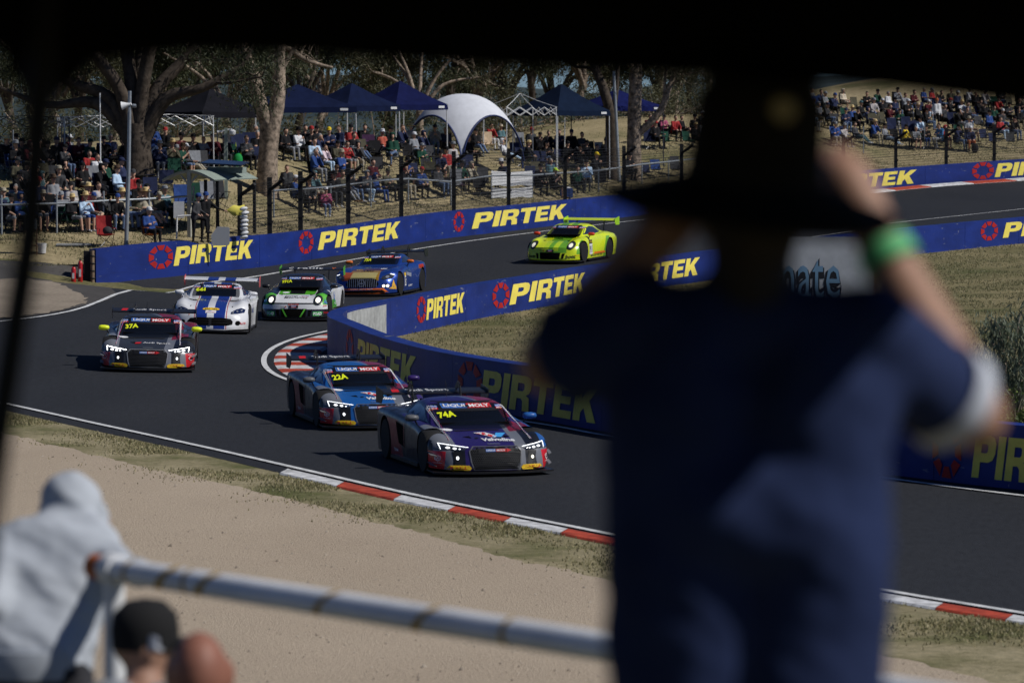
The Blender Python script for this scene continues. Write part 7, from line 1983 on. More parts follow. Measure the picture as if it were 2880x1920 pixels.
# empty chairs: u v rz colour high frame(a alloy, n neon)
CHAIRS = '''42 500 60 blue 0 -
62 504 55 blue 0 -
205 490 30 purple 1 -
238 484 25 green 0 -
272 548 30 grey 1 -
20 648 40 navy 1 -
62 650 200 green 0 -
118 650 30 blue 0 -
145 646 30 blue 0 -
190 652 25 green 0 -
463 545 200 navy 0 -
495 512 20 green 0 -
517 602 30 blue 1 -
553 596 30 green 1 -
590 592 30 grey 1 -
620 588 30 charcoal 1 -
655 470 30 green 0 n
690 474 30 navy 0 n
722 476 30 navy 0 -
832 452 20 charcoal 1 -
1008 452 40 red 0 -
1042 450 20 purple 1 -
1055 458 30 black 0 -
1175 441 30 navy 0 -
1202 444 30 green 0 -
1206 506 30 charcoal 0 n
1270 502 45 cyan 0 -
1306 498 40 navy 0 -
1296 548 40 purple 1 -
1276 546 200 grey 1 -
1366 540 30 charcoal 1 -
1500 534 30 navy 1 -
1525 532 30 charcoal 0 -
1378 430 30 tan 1 a
1468 432 30 grey 1 -
1455 452 30 navy 0 -
1530 480 30 navy 0 -
1820 508 30 navy 0 -
1850 500 30 blue 0 -
1905 500 30 charcoal 1 -
2352 402 40 blue 0 a
2378 400 40 navy 0 a
2300 322 30 blue 1 -
2460 372 30 olive 1 -
2660 412 30 charcoal 0 -
2345 318 20 green 0 -'''
recs = []
for ln in PEOPLE.splitlines():
    u, v, pose, rz, top, bot, hat, hc, legs, ch, shoe, hair = ln.split()
    recs.append((float(u), float(v), pose, float(rz), top, bot, None if hat == '-' else hat, hc, legs == '1', None if ch == '-' else ch, int(shoe), int(hair)))
# the rest of the packed rows, filled in between the people above
rq = np.random.default_rng(404); XCH = []
def crowd(n, u0, u1, v0, v1, tops, pempty=.25, vfun=None):
    k = 0; tries = 0
    while k < n and tries < n * 40:
        tries += 1; u = rq.uniform(u0, u1); v = rq.uniform(v0, v1) + (vfun(u) if vfun else 0)
        if any(abs(u - q[0]) < 17 and abs(v - q[1]) < 22 for q in recs) or any(abs(u - q[0]) < 17 and abs(v - q[1]) < 22 for q in XCH) or 735 < u < 785: continue
        k += 1
        chs = ('black', 'navy', 'charcoal', 'green', 'charcoal', 'navy', 'olive', 'grey')
        if rq.random() < pempty: XCH.append((u, v, rq.uniform(10, 50), chs[rq.integers(0, 8)], int(rq.random() < .4), '-')); continue
        hat = [None, None, 'cap', 'cap', 'cap', 'wide', 'bucket', 'hood'][rq.integers(0, 8)]
        top = tops[rq.integers(0, len(tops))]
        recs.append((u, v, ('sit', 'sit_rest', 'sit_ext', 'sit_fwd', 'sit_chin', 'sit_cross', 'sit_eat')[rq.integers(0, 7)], rq.uniform(15, 60), top, ('black', 'denim', 'khaki', 'charcoal', 'grey')[rq.integers(0, 5)], hat,
                     ('straw', 'brown', 'black', 'khaki', 'grey')[rq.integers(0, 5)] if hat in ('wide', 'bucket') else top if hat == 'hood' else ('black', 'navy', 'black', 'white', 'grey', 'charcoal')[rq.integers(0, 6)], bool(rq.random() < .25), chs[rq.integers(0, 8)], int(rq.integers(0, 3)), int(rq.integers(0, 3))))
DK = ('black', 'black', 'charcoal', 'navy', 'maroon', 'green', 'grey', 'olive'); MX = DK + ('white', 'red', 'sky', 'blue', 'khaki', 'plaid', 'teal')
crowd(22, -10, 610, 470, 505, DK); crowd(16, -10, 450, 520, 600, MX, .3); crowd(14, -10, 520, 618, 655, MX, .35); crowd(16, 640, 1260, 436, 470, DK, .35); crowd(12, 860, 1350, 478, 520, MX, .45); crowd(14, 800, 1700, 545, 580, MX, .4, lambda u: -.05 * (u - 1000) * (u > 1000))
crowd(14, 1460, 1720, 432, 492, DK, .4); crowd(10, 1800, 2000, 380, 420, DK, .3); crowd(34, 2230, 2880, 306, 372, MX, .3); crowd(14, 2330, 2880, 380, 420, MX, .4)
def uniq(items):
    """items: (label, u) -> unique labels by adding the order from the left among equals"""
    by = {}
    for i, (l, u) in enumerate(items): by.setdefault(l, []).append((u, i))
    out = [l for l, _ in items]
    for l, g in by.items():
        if len(g) > 1:
            for k, (u, i) in enumerate(sorted(g)): out[i] = l + ', ' + ords[k] + ' from left'
    return out
plab = []; clab = []
for (u, v, pose, rz, top, bot, hat, hc, legs, ch, sh_, hr) in recs:
    h = (' and %s %s' % (hc, HATN[hat])) if hat else ' bareheaded'
    plab.append((('standing ' if pose.startswith('stand') else '') + 'person in ' + TOPN.get(top, top + ' top') + h + ', ' + zone(u, v), u))
    if ch: clab.append(('%s camp chair under person in %s, %s' % (ch, TOPN.get(top, top + ' top'), zone(u, v)), u))
    else: clab.append(('', u))
plab = uniq(plab); clab = uniq(clab)
for i_, ((u, v, pose, rz, top, bot, hat, hc, legs, ch, sh_, hr), pl, cl_) in enumerate(zip(recs, plab, clab)):
    if pose == 'sit': pose = ('sit', 'sit_xleg', 'sit_wave', 'sit_tuck', 'sit_rest')[i_ % 5]
    elif pose == 'sit_fwd' and i_ % 3 == 0: pose = 'sit_tuck'
    elif pose == 'sit_rest' and i_ % 2: pose = 'sit_xleg'
    b = bank(u, v); a = R(rz + random.uniform(-22, 22)); sc = random.uniform(.94, 1.10)
    if u in (838, 918, 1068): sc *= .86
    dz = 0
    if ch: chair(b, a, ch, random.random() < .35, cl_, F_LIGHT if ch == 'white' else None)
    elif not pose.startswith('stand'): dz = -.30
    person(pose, b, a, top, bot, hat, hc, legs, not (legs and random.random() < .3), sh_, hr, sc, pl, 'spectators on the bank', dz - (0.02 if not ch else 0))
CHAIRS = [ln.split() for ln in CHAIRS.splitlines()] + [tuple(map(str, q)) for q in XCH]
cl2 = []
for u, v, rz, col, hi, fr in CHAIRS:
    cl2.append(('empty %s camp chair%s, %s' % (col, {'-': '', 'a': ' with alloy frame', 'n': ' with neon yellow legs'}[fr], zone(float(u), float(v))), float(u)))
cl2 = uniq(cl2)
for (u, v, rz, col, hi, fr), lb in zip(CHAIRS, cl2):
    chair(bank(float(u), float(v)), R(float(rz)), col, hi == '1', lb, {'-': None, 'a': F_LIGHT, 'n': F_NEON}[fr])
# red chair with a bag beside the wall
b = bank(298, 694); chair(b, R(20), 'red', True, 'red camp chair holding a grey bag beside the end of the blue wall')
q = MB(); ellipsoid(q, (b.x + .06, b.y - .05, b.z + .56), (.17, .13, .15)); tag(q.obj('rucksack', cloth(COLS['charcoal']), None, 180), 'small grey rucksack lying on the red camp chair', 'bag')
# marshals
b = bank(428, 692); chair(b, R(35), 'orange', False, 'camp chair under the marshal in white and blue by the wall')
m1 = person('sit_cross', b, R(40), 'blue', 'black', 'cap', 'white', label='seated marshal in blue and white jacket with white cap behind the wall')
b = on_wall(572, .42); b.z += .55; b.z = B1(b.x, b.y + .2)
person('foot_up', (b.x, b.y + .35, max(b.z, OUT.pt(OUT.t_of_u(572))[0].z + .45)), R(75), 'charcoal', 'black', 'cap', 'blue', label='marshal in dark clothes resting one foot on the blue wall', shoe=0)
b2 = Vector((b.x + .28, b.y + 1.3, 0)); b2.z = B1(b2.x, b2.y)
fm = person('flag', b2, R(25), 'black', 'black', 'cap', 'blue', label='marshal in black holding out a yellow flag beside the shelter')
fl_ = thing('marshal_flag', 'furled yellow flag held out by the marshal in black', 'flag', b2, R(25))
q = MB(); q.tube([(.45, -.16, 1.14), (1.05, -.34, 1.14)], .011, 6); q.obj('stick', mat('flag_stick', (.22, .13, .06), .7), fl_)
q = MB(); n = 14; vs = []
for i in range(n):
    t = i / (n - 1); w = .03 + .17 * math.sin(min(1, t * 1.15) * math.pi * .62); x = .72 + t * .62; y = -.25 - t * .10
    for j in range(8):
        a = j / 8 * 2 * math.pi; vs.append((x, y + w * .5 * math.cos(a) * (1 + .25 * math.sin(3 * a + t * 6)), 1.13 - t * .02 + w * math.sin(a) * (1 + .2 * math.cos(2 * a + t * 9))))
q.add(vs, [(i * 8 + j, i * 8 + (j + 1) % 8, (i + 1) * 8 + (j + 1) % 8, (i + 1) * 8 + j) for i in range(n - 1) for j in range(8)] + [tuple(range(8)), tuple((n - 1) * 8 + j for j in range(7, -1, -1))])
q.obj('cloth', mat('flag_yellow', (.75, .66, .12), .8), fl_, 50)
# hanging sheet, cooler, bags
a, c_ = bank(1382, 560), bank(1497, 556)
q = MB(); n = 14
for z0, z1 in ((.55, 1.22), (.02, .50)):
    vs = []
    for i in range(n + 1):
        t = i / n; p = a.lerp(c_, t); wv = .03 * math.sin(t * 19) + .02 * math.sin(t * 7)
        sag = .06 * math.sin(t * math.pi)
        vs += [(p.x, p.y - .06 + wv, p.z + z0 + .03 * math.sin(t * 11)), (p.x, p.y - .06 - wv * .5, p.z + z1 - sag)]
    q.add(vs, [(2 * i, 2 * i + 2, 2 * i + 3, 2 * i + 1) for i in range(n)])
tag(q.obj('hanging_sheet', mat('sheet_white', (.60, .61, .63), .8, noise=.1, nscale=3), None, 180), 'white cloth sheet tied along the pipe rail behind the fence', 'sheet')
b = bank(1592, 556); cb = thing('cooler_bag', 'royal blue cooler bag topped with a white towel behind the fence', 'cooler bag', b, R(10))
q = MB(); q.prism([(-.28, -.2), (.28, -.2), (.26, .2), (-.26, .2)], 0, .42); q.obj('bag', cloth(COLS['blue']), cb)
q = MB(); ellipsoid(q, (0, 0, .44), (.26, .19, .06)); q.obj('towel', cloth(COLS['white']), cb, 180)
b = bank(670, 474); q = MB(); ellipsoid(q, (b.x, b.y - .3, b.z + .35), (.2, .16, .28)); tag(q.obj('shopping_bag', cloth((.02, .28, .07), 'bag_green'), None, 180), 'bright green shopping bag hanging on a chair near the forked tree', 'bag')
b = bank(1063, 454); q = MB(); ellipsoid(q, (b.x, b.y, b.z + .17), (.22, .16, .18)); tag(q.obj('leather_bag', cloth((.06, .025, .015), 'bag_brown'), None, 180), 'brown leather bag on the grass beside the man in rust jacket', 'bag')
b = bank(2742, 430); q = MB(); ellipsoid(q, (b.x, b.y, b.z + .25), (.2, .16, .28)); tag(q.obj('rucksack', cloth(COLS['black']), None, 180), 'black rucksack at the feet of the person in orange trousers', 'bag')
b = bank(2298, 345); q = MB(); q.box((b.x - .1, b.y - .1, b.z + .2), (.3, .25, .4)); tag(q.obj('cool_box', mat('cool_box_red', (.45, .03, .02), .5)), 'red cool box beside the bare legged person on the right bank', 'cool box')
# ------------------------------------------------------------------ foreground: photographer, hooded man, rail, canopy
def fpt(u, v, d): return at(u, v, d)
M_FSKIN = mat('arm_skin', (.34, .19, .13), .55, .3, noise=.12, nscale=14)
M_POLO = mat('polo_navy', (.020, .031, .085), .9, .1, noise=.25, nscale=5, bump=.25, bscale=7)
M_SLEEVE = mat('sleeve_sunlit', (.50, .53, .60), .9, .1)  # sunlight on the right sleeve edge put into the colour
M_HATB = mat('felt_hat', (.022, .020, .017), .95, .05, noise=.3, nscale=12)
M_TROU = mat('trousers_dark', (.03, .03, .035), .9)
D = 5.5
J = {k: fpt(*v) for k, v in dict(neck=(2110, 828, D), head=(2118, 545, D - .01), sL=(1790, 930, D), sR=(2435, 945, D), hL=(1920, 2010, D + .02), hR=(2270, 2010, D + .02)).items()}
eL = fpt(1555, 1010, D + .05); wL = fpt(1830, 690, D + .05); hLn = fpt(1905, 580, D + .08)
eR = fpt(2735, 1170, D + .16); wR = fpt(2475, 680, D + .27); hRn = fpt(2345, 455, D + .33)
zfl = G1(.35, D)
man = thing('person', 'photographer seen from behind in navy polo and wide brimmed dark hat, arms raised', 'person', (J['neck'].x, J['neck'].y, zfl))
O_ = Vector((J['neck'].x, J['neck'].y, zfl))
mb = MB(); S = []
def cc(p0, p1, r0, r1, t, n=14):
    p0, p1 = Vector(p0) - O_, Vector(p1) - O_
    capsule(mb, p0, p1, r0, r1, n); S.append((tuple(p0), tuple(p1), r0, r1, t))
sh = (J['sL'] + J['sR']) / 2; hp = (J['hL'] + J['hR']) / 2
for k in (-1, 1):
    off = Vector((.085 * k, 0, 0)); cc(sh + off * 1.1 - Vector((0, 0, .10)), hp + off, .118, .122, 1)
    cc(sh + Vector((.10 * k, .0, -.06)), sh + Vector((.10 * k, .0, -.22)), .105, .11, 1)
cc(sh + Vector((-.06, -.02, -.25)), sh + Vector((.06, -.02, -.25)), .115, .115, 1)
cc(J['sL'], J['sR'], .072, .072, 1); cc(J['neck'] - Vector((0, 0, .05)), J['sL'].lerp(J['neck'], .3), .056, .058, 1); cc(J['neck'] - Vector((0, 0, .05)), J['sR'].lerp(J['neck'], .3), .056, .058, 1)
cc(J['neck'] - Vector((0, 0, .06)), J['head'], .060, .062, 5)  # neck in the hair tone, painting nape hair and shadow together
for s, e, w, hn in (('sL', eL, wL, hLn), ('sR', eR, wR, hRn)):
    st = J[s]; m_ = st.lerp(e, .70)
    cc(st, m_, .082, .074, 1); cc(m_, e, .060, .050, 3 if s == 'sR' else 1) if False else cc(m_, e, .052, .048, 0)
    cc(e, e.lerp(w, .4), .054, .054, 0); cc(e.lerp(w, .4), w, .054, .036, 0)
    d = (hn - w).normalized(); cc(w, w.lerp(hn, .75), .038, .046, 0)
    sd = d.cross(Vector((0, 1, 0))).normalized(); inw = Vector((-1 if s == 'sR' else 1, 0, 0))
    for q in range(4):
        b_ = w.lerp(hn, .85) + sd * (q - 1.5) * .021; tip = b_ + d * (.030 + .006 * (q in (1, 2))) + Vector((0, .035, 0)); cc(b_, tip, .0105, .0095, 0, 8); cc(tip, tip + Vector((0, .035, 0)) + inw * .02, .0095, .008, 0, 8)
    cc(w.lerp(hn, .35) + inw * .03, w.lerp(hn, .75) + inw * .055 + Vector((0, .02, 0)), .012, .010, 0, 8)
hd = J['head'] - O_; ellipsoid(mb, hd, (.082, .10, .125), 18); ellipsoid(mb, hd + Vector((0, .02, -.05)), (.065, .08, .07), 16)
for k in (-1, 1): capsule(mb, hd + Vector((.084 * k, .0, .01)), hd + Vector((.086 * k, .01, -.03)), .018, .014)
# legs
for k in (-1, 1):
    h_ = hp + Vector((.10 * k, 0, -.05)); kn = Vector((O_.x + .12 * k, D + .02, zfl + .50)); an = Vector((O_.x + .13 * k, D, zfl + .09))
    cc(h_, kn, .10, .072, 2); cc(kn, an, .066, .048, 2); cc(an + Vector((0, -.02, -.045)), an + Vector((0, .18, -.05)), .046, .04, 4)
cc(hp + Vector((-.07, 0, -.05)), hp + Vector((.07, 0, -.05)), .13, .13, 2)
me = remesh(mb, .011, 'photographer', 10); seg_paint(me, S + [(tuple(hd), tuple(hd + Vector((0, .01, 0))), .1, .1, 0), (tuple(hd + Vector((0, -.04, -.02))), tuple(hd + Vector((0, -.05, .04))), .09, .09, 5)], 6)
from mathutils import noise as mnoise
def crease(me, slots, amp, fq):
    n = len(me.vertices); C = np.zeros(n * 3); me.vertices.foreach_get('co', C); C = C.reshape(-1, 3)
    Nn = np.zeros(n * 3); me.vertices.foreach_get('normal', Nn); Nn = Nn.reshape(-1, 3); own = set()
    for p in me.polygons:
        if p.material_index in slots: own.update(p.vertices)
    for i in own:
        c = C[i]
        C[i] = c + Nn[i] * amp * mnoise.fractal(Vector((c[0] * fq * .8, c[1] * fq, c[2] * fq * 1.6 + c[0] * fq * .9)), 1.0, 2.0, 3)
    me.vertices.foreach_set('co', C.ravel()); me.update()
crease(me, (1, 2), .011, 5.5)
for i, m_ in enumerate((M_FSKIN, M_POLO, M_TROU, M_SLEEVE, M_SHOES[0], M_HAIRS[0])): me.materials[i] = m_
link('body', me, man)
# sleeve hems, wristband, hat, camera
def band(name, p0, p1, r0, r1, m, parent=man):
    q = MB(); p0, p1 = Vector(p0) - O_, Vector(p1) - O_; q.tube([p0, p0.lerp(p1, .5), p1], [r0, (r0 + r1) / 2, r1], 20, False); 
    q.tube([p1, p0.lerp(p1, .5), p0], [r1 - .004, (r0 + r1) / 2 - .004, r0 - .004], 20, False)
    return q.obj(name, m, parent, 180)
band('sleeve_hem', J['sR'].lerp(eR, .66), J['sR'].lerp(eR, .80), .078, .080, M_SLEEVE)
band('sleeve_hem', J['sL'].lerp(eL, .66), J['sL'].lerp(eL, .90), .075, .077, M_POLO)
band('wristband', eR.lerp(wR, .86), eR.lerp(wR, .98), .046, .043, mat('wristband_green', (.10, .42, .16), .6))
q = MB(); hc_ = J['head'] - O_ + Vector((0, .0, .03)); MH = Matrix.Translation(hc_) @ Matrix.Rotation(R(6), 4, 'Y') @ Matrix.Rotation(R(7), 4, 'X')
q.lathe([(.215, -.045), (.20, -.052), (.15, -.024), (.100, -.01), (.097, .05), (.095, .10), (.076, .140), (.01, .136)], 28, MH); q.lathe([(.09, -.016), (.15, -.032), (.20, -.060), (.215, -.05)], 28, MH)
q.obj('hat', M_HATB, man, 50)
q = MB(); q.lathe([(.099, -.012), (.0975, .022)], 26, MH); q.obj('hat_band', mat('hat_band', (.012, .011, .01), .8), q and man, 180)
b_ = MB(); b_.lathe([(.017, 0), (.018, .004), (.012, .008)], 12, MH @ Matrix.Translation((.025, -.088, .105)) @ Matrix.Rotation(R(90), 4, 'X')); b_.obj('hat_badge', mat('brass', (.40, .32, .17), .5, .5, metal=.3), man)
cm_ = thing('photo_camera', 'black camera held up to the eyes of the photographer in the dark hat', 'camera', J['head'] + Vector((0, .17, -.02)))
q = MB(); q.box((0, 0, 0), (.14, .06, .10)); q.box((0, .0, .06), (.06, .05, .03)); q.obj('camera_body', M_BLK, cm_)
q = MB(); q.lathe([(.038, 0), (.040, .03), (.042, .14), (.048, .16)], 18, Matrix.Translation((0, .03, 0)) @ Matrix.Rotation(R(-90), 4, 'X')); q.obj('lens', M_BLK, cm_, 40)

# hooded man leaning on the rail
M_HOOD = mat('hoodie_grey', (.40, .43, .475), .95, .1, noise=.12, nscale=6, bump=.35, bscale=5)
d0 = 13.4; zf = G1(-1.5, d0)
hm = thing('person', 'person in pale grey hooded top leaning on the steel rail at lower left', 'person', (-1.55, d0, zf)); O_ = Vector((-1.55, d0, zf))
mb = MB(); S = []
hpx = fpt(95, 1850, d0); shx = fpt(165, 1545, d0 + .20); hdx = fpt(205, 1425, d0 + .34)
for f in np.linspace(0, 1, 13):
    p = hpx.lerp(shx, f); w_ = .075 + .055 * f
    cc(p + Vector((-w_, 0, 0)), p + Vector((w_, 0, 0)), .135 - .02 * f, .135 - .02 * f, 1)
sl, sr = shx + Vector((-.17, 0, .0)), shx + Vector((.155, 0, -.01))
cc(sl, sr, .095, .09, 1)
elb = fpt(-30, 1690, d0 - .05); wl_ = fpt(40, 1640, d0 + .3); cc(sl, elb, .085, .068, 1); cc(elb, wl_, .062, .046, 1); cc(wl_, wl_ + Vector((.04, .06, 0)), .036, .03, 0)
erb = fpt(338, 1585, d0 + .05); wr_ = fpt(400, 1612, d0 - .2); cc(sr, erb, .085, .066, 1); cc(erb, wr_, .060, .044, 1); cc(wr_, wr_ + Vector((.05, -.04, .0)), .036, .028, 0)
for q_ in range(4): cc(wr_ + Vector((.05, -.045 + .02 * q_, .0)), wr_ + Vector((.09, -.04 + .02 * q_, -.035)), .010, .009, 0, 8)
cc(shx + Vector((.03, .06, .05)), hdx - Vector((0, 0, .03)), .10, .10, 1); cc(shx + Vector((-.06, .02, .05)), shx + Vector((.12, .02, .06)), .075, .075, 1)
ellipsoid(mb, hdx - O_, (.112, .135, .125), 18); ellipsoid(mb, hdx - O_ + Vector((-.005, -.02, .045)), (.085, .10, .095), 16); S.append((tuple(hdx - O_), tuple(hdx - O_ + Vector((0, 0, .03))), .13, .13, 1))
ellipsoid(mb, hdx - O_ + Vector((.08, .06, -.06)), (.05, .07, .08), 14); S.append((tuple(hdx - O_ + Vector((.115, .09, -.07))), tuple(hdx - O_ + Vector((.12, .1, -.06))), .03, .03, 0))
for k in (-1, 1):
    h_ = hpx + Vector((.10 * k, -.02, -.06)); kn = Vector((O_.x + .13 * k, d0 - .05, zf + .50)); an = Vector((O_.x + .14 * k, d0 - .12, zf + .09))
    cc(h_, kn, .105, .075, 2); cc(kn, an, .068, .05, 2); cc(an + Vector((0, -.02, -.045)), an + Vector((0, .18, -.05)), .046, .04, 3)
cc(hpx + Vector((-.08, 0, -.06)), hpx + Vector((.08, 0, -.06)), .14, .14, 2)
me = remesh(mb, .014, 'hooded_man', 8); seg_paint(me, S, 4); crease(me, (1, 2), .020, 4.2)
for i, m_ in enumerate((M_FSKIN, M_HOOD, M_TROU, M_SHOES[0])): me.materials[i] = m_
link('body', me, hm)
q = MB(); q.tube(smooth_line([hdx - O_ + Vector((-.12, -.10, -.07)), hdx - O_ + Vector((-.07, -.16, -.09)), hdx - O_ + Vector((.03, -.172, -.085))], 5), [.012] + [.024] * 9 + [.012], 8); q.obj('collar_shade', M_TROU, hm, 180)  # dark tube painted in for the shade of the neck opening
q = MB(); q.lathe([(.165, -.03), (.172, .03), (.165, .07)], 26, Matrix.Translation(hpx - O_ + Vector((0, 0, -.03))) @ Matrix.Diagonal((1.24, .92, 1, 1))); q.obj('waistband', M_HOOD, hm, 60)

# seated pair in front of the rail
def bust(label, u, v, d, scale, headc, cap=None, shirt=None, so=.29, sy=0.0):
    hd = fpt(u, v, d); z0 = G1(hd.x, d)
    t = thing('person', label, 'person', (hd.x, d, z0)); O = Vector((hd.x, d, z0)); mb = MB(); S = []
    h = hd - O
    def c(p0, p1, r0, r1, tt): capsule(mb, p0, p1, r0, r1, 12); S.append((tuple(p0), tuple(p1), r0, r1, tt))
    b_ = h.z
    for k in (-1, 1):
        c(Vector((.085 * k, -.02, b_ - .38)), Vector((.075 * k, .0, max(.3, b_ - .80))), .12, .13, 1)
        c(Vector((.19 * k, sy, b_ - so - .01)), Vector((.25 * k, .05, b_ - .56)), .075, .06, 1); c(Vector((.10 * k, sy, b_ - so)), Vector((.085 * k, -.02, b_ - .45)), .105, .12, 1); c(Vector((.25 * k, .05, b_ - .56)), Vector((.12 * k, .28, b_ - .66)), .05, .036, 0)
        c(Vector((.12 * k, .28, b_ - .66)), Vector((.10 * k, .36, b_ - .66)), .036, .028, 0)
        c(Vector((.10 * k, .0, max(.28, b_ - .86))), Vector((.14 * k, .42, max(.30, b_ - .84))), .10, .075, 2); c(Vector((.14 * k, .42, max(.30, b_ - .84))), Vector((.14 * k, .46, .05)), .065, .045, 2); c(Vector((.14 * k, .46, .02)), Vector((.14 * k, .62, .0)), .045, .04, 3)
    c(Vector((-.19, sy, b_ - so)), Vector((.19, sy, b_ - so)), .075, .075, 1); c(Vector((0, sy * .8, b_ - so + .01)), Vector((0, 0, b_ - .04)), .062, .06, 0)
    ellipsoid(mb, h, (.084, .104, .125), 18); ellipsoid(mb, h + Vector((0, .03, -.06)), (.06, .068, .065), 14); S.append((tuple(h), tuple(h + Vector((0, .01, 0))), .11, .11, 0))
    for k in (-1, 1): capsule(mb, h + Vector((.085 * k, .01, .02)), h + Vector((.09 * k, .005, -.03)), .02, .015); S.append((tuple(h + Vector((.087 * k, .01, .02))), tuple(h + Vector((.09 * k, 0, -.03))), .02, .02, 0))
    me = remesh(mb, .013, 'seated_bust', 3); seg_paint(me, S, 4); crease(me, (1,), .012, 6)
    for i, m_ in enumerate((headc, shirt, M_TROU, M_SHOES[0])): me.materials[i] = m_
    link('body', me, t)
    return t, h
t, h = bust('seated person in black baseball cap and grey shirt below the rail', 408, 1812, 12.2, 1, M_FSKIN, so=.195, sy=-.13, shirt=mat('grey_tee', (.20, .215, .24), .9, noise=.12, nscale=6))
q = MB(); MC = Matrix.Translation(h + Vector((0, 0, .02))) @ Matrix.Rotation(R(-74), 4, 'Z')
q.lathe([(.102, -.03), (.106, .03), (.098, .08), (.06, .12), (.01, .13)], 20, MC @ Matrix.Diagonal((.98, 1.06, 1, 1)))
q.add([(-.075, .08, .0), (.075, .08, .0), (.06, .17, -.01), (0, .19, -.012), (-.06, .17, -.01), (-.075, .08, -.012), (.075, .08, -.012), (.06, .17, -.02), (0, .19, -.022), (-.06, .17, -.02)], [(4, 3, 2, 1, 0), (5, 6, 7, 8, 9), (0, 5, 9, 4), (4, 9, 8, 3), (3, 8, 7, 2), (2, 7, 6, 1)], MC)
q.obj('cap', mat('cap_black', (.010, .010, .011), .9), t, 60)
q = MB(); V, F, _ = text2d('R', .06); q.add([(( x - .5) * .05 + .045, -.108 + abs(x - .5) * .02, (y - .5) * .05 + .02) for x, y in V], F, Matrix.Translation(h)); q.obj('cap_logo', mat('logo_white', (.6, .62, .68), .7), t)
t, h = bust('bald reddish head of a person seated lowest in the foreground', 560, 1895, 11.0, 1, mat('ruddy_skin', (.26, .11, .075), .55, .3, noise=.15, nscale=18), shirt=MATS['trousers_dark'])

# the steel rail
M_PIPE = ground_mat('worn_steel_paint', [(.35, (.62, .64, .68)), (.68, (.78, .80, .83))], None, 3, rough=.5, bump=.2, bscale=30)
M_RUST = mat('rust_paint', (.42, .11, .025), .7, noise=.3, nscale=20)
M_OCH = mat('ochre_tape', (.38, .24, .06), .7)
rl = thing('foreground_rail', 'thick weathered steel pipe rail with peeling yellow tape in the foreground', 'railing')
a, b_ = fpt(268, 1592, 13.1), fpt(1800, 1834, 10.7); b2 = b_ + (b_ - a) * .8
q = MB(); q.tube([a, a.lerp(b2, .5), b2], .042, 20); q.obj('rail', M_PIPE, rl, 60)
for f, w_ in ((.085, .010), (.165, .024), (.21, .010), (.248, .022), (.48, .018), (.66, .02), (.80, .012)):
    c_ = a.lerp(b_, f); dd = (b_ - a).normalized()
    q = MB(); n_ = 16; vs = []
    xx = dd.cross(Vector((0, 0, 1))).normalized(); yy = xx.cross(dd)
    for i in range(n_ + 1):
        an = 2 * math.pi * i / n_; sk_ = math.sin(an) * (.05 if w_ > .015 else .004)
        for e_ in (-1, 1): vs.append(c_ + (xx * math.cos(an) + yy * math.sin(an)) *   .0430 + dd * (sk_ + e_ * w_))
    q.add(vs, [(2 * i, 2 * i + 1, 2 * i + 3, 2 * i + 2) for i in range(n_)]); q.obj('tape_strip', M_OCH, rl)
q = MB(); dd = (b_ - a).normalized(); q.tube([a - dd * .005, a + dd * .085], .0435, 18); q.obj('rusty_end', M_RUST, rl, 60)
pc = a + dd * .125
q = MB(); q.tube([pc - dd * .035, pc + dd * .035], .054, 18); q.obj('clamp', M_WHITEP, rl, 60)
for pc_ in (pc, a.lerp(b2, .86)):
    q = MB(); q.tube([pc_ + Vector((0, 0, -.01)), Vector((pc_.x, pc_.y, G1(pc_.x, pc_.y) - .2))], .036, 18); q.obj('post', M_WHITEP, rl, 60)

# the black canopy the picture is taken from under
M_CANO = mat('black_canopy_cloth', (.006, .006, .0065), .95, .03)
M_CLEG = mat('black_canopy_leg', (.008, .008, .009), .6, .2)
cn = thing('black_canopy', 'black canopy whose drooping edge fills the top of the picture', 'canopy', (-.2, 2.0, G1(0, 2)))
bx = Vector((-.2, 2.0, G1(0, 2)))
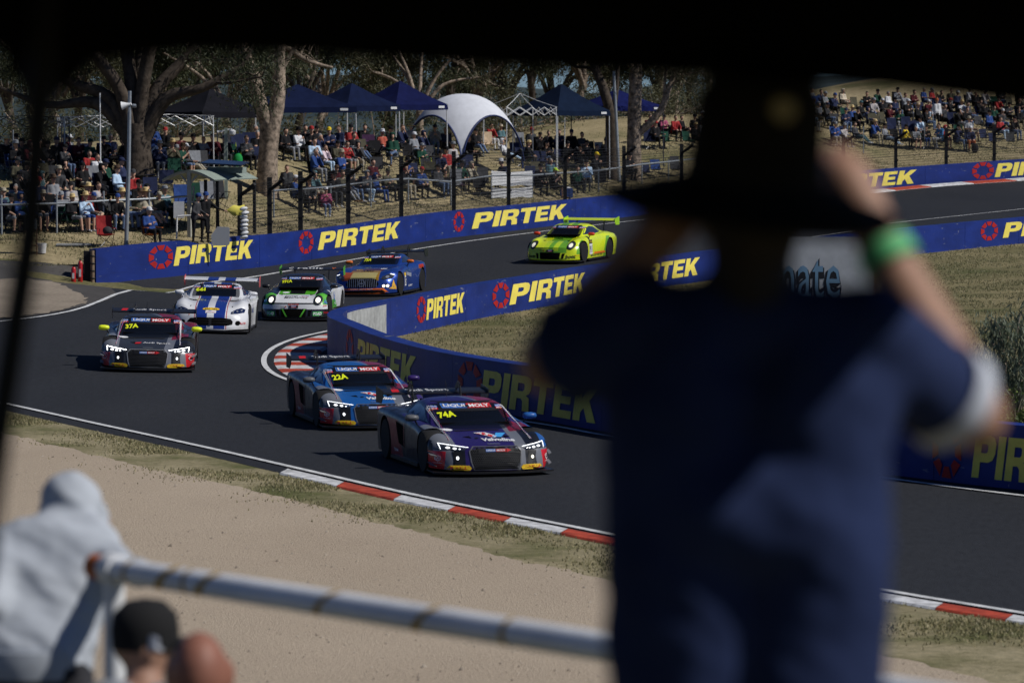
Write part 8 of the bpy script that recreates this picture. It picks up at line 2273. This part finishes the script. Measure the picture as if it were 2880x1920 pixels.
# front hem follows the drooping edge seen in the picture
hem = [(-1900, 60, 5.6), (-900, 80, 5.6), (-300, 110, 5.6), (0, 140, 5.6), (70, 280, 5.6), (130, 310, 5.6), (190, 250, 5.6), (260, 178, 5.6), (520, 150, 5.6), (900, 158, 5.6), (1300, 188, 5.6), (1700, 206, 5.6), (2100, 220, 5.6), (2500, 254, 5.6), (2880, 302, 5.6), (3300, 320, 5.6), (4000, 310, 5.6)]
front = [fpt(u, v, d) for u, v, d in hem]
q = MB(); n = len(front); vs = []
ridge = Vector((.0, 2.4, 7.35))
xr = .88  # unseen right edge, placed so that sun reaches the raised arm
for p in front:
    p = Vector((max(-1.9, min(p.x, xr)), p.y, p.z))
    top = Vector((p.x, p.y - .03, max(p.z + .22, 6.18)))
    vs += [p - bx, top - bx, p.lerp(ridge, 0) * 0 + (top.lerp(ridge, .5) + Vector((0, 0, .05))) - bx, ridge - bx]
q.add(vs, [(4 * i + k, 4 * i + 4 + k, 4 * i + 5 + k, 4 * i + 1 + k) for i in range(n - 1) for k in range(3)])
# right, left and back hems
def hemside(A, B, zlow):
    vs = []; m_ = 8
    for i in range(m_ + 1):
        p = A.lerp(B, i / m_); vs += [Vector((p.x, p.y, zlow + .03 * math.sin(i * 2.1))) - bx, Vector((p.x, p.y, 6.18)) - bx, Vector((p.x, p.y, 6.18)).lerp(ridge, .5) + Vector((0, 0, .05)) - bx, ridge - bx]
    q.add(vs, [(4 * i + k, 4 * i + 4 + k, 4 * i + 5 + k, 4 * i + 1 + k) for i in range(m_) for k in range(3)])
hemside(Vector((xr, 5.6, 0)), Vector((xr, -1.6, 0)), 5.84); hemside(Vector((xr, -1.6, 0)), Vector((-1.9, -1.6, 0)), 5.86); hemside(Vector((-1.9, -1.6, 0)), Vector((-1.9, 5.6, 0)), 5.86)
q.obj('roof_cloth', M_CANO, cn)
lt, lb_ = fpt(136, 240, 5.56), fpt(6, 1150, 5.56); lb2 = lt + (lb_ - lt) * ((lt.z - G1(-.9, 5.56)) / (lt.z - lb_.z))
q = MB(); q.tube([lt + Vector((0, 0, .15)) - bx, (lt.lerp(lb_, .45) + Vector((.004, 0, 0))) - bx, lb_ - bx, lb2 - bx], .021, 10); q.obj('leg', M_CLEG, cn)
for x, y in ((xr - .03, 4.9), (xr - .03, -1.55), (-1.87, -1.55)):
    q = MB(); q.tube([Vector((x, y, G1(x, y))) - bx, Vector((x, y, 6.15)) - bx], .0125, 10); q.obj('leg', M_CLEG, cn)
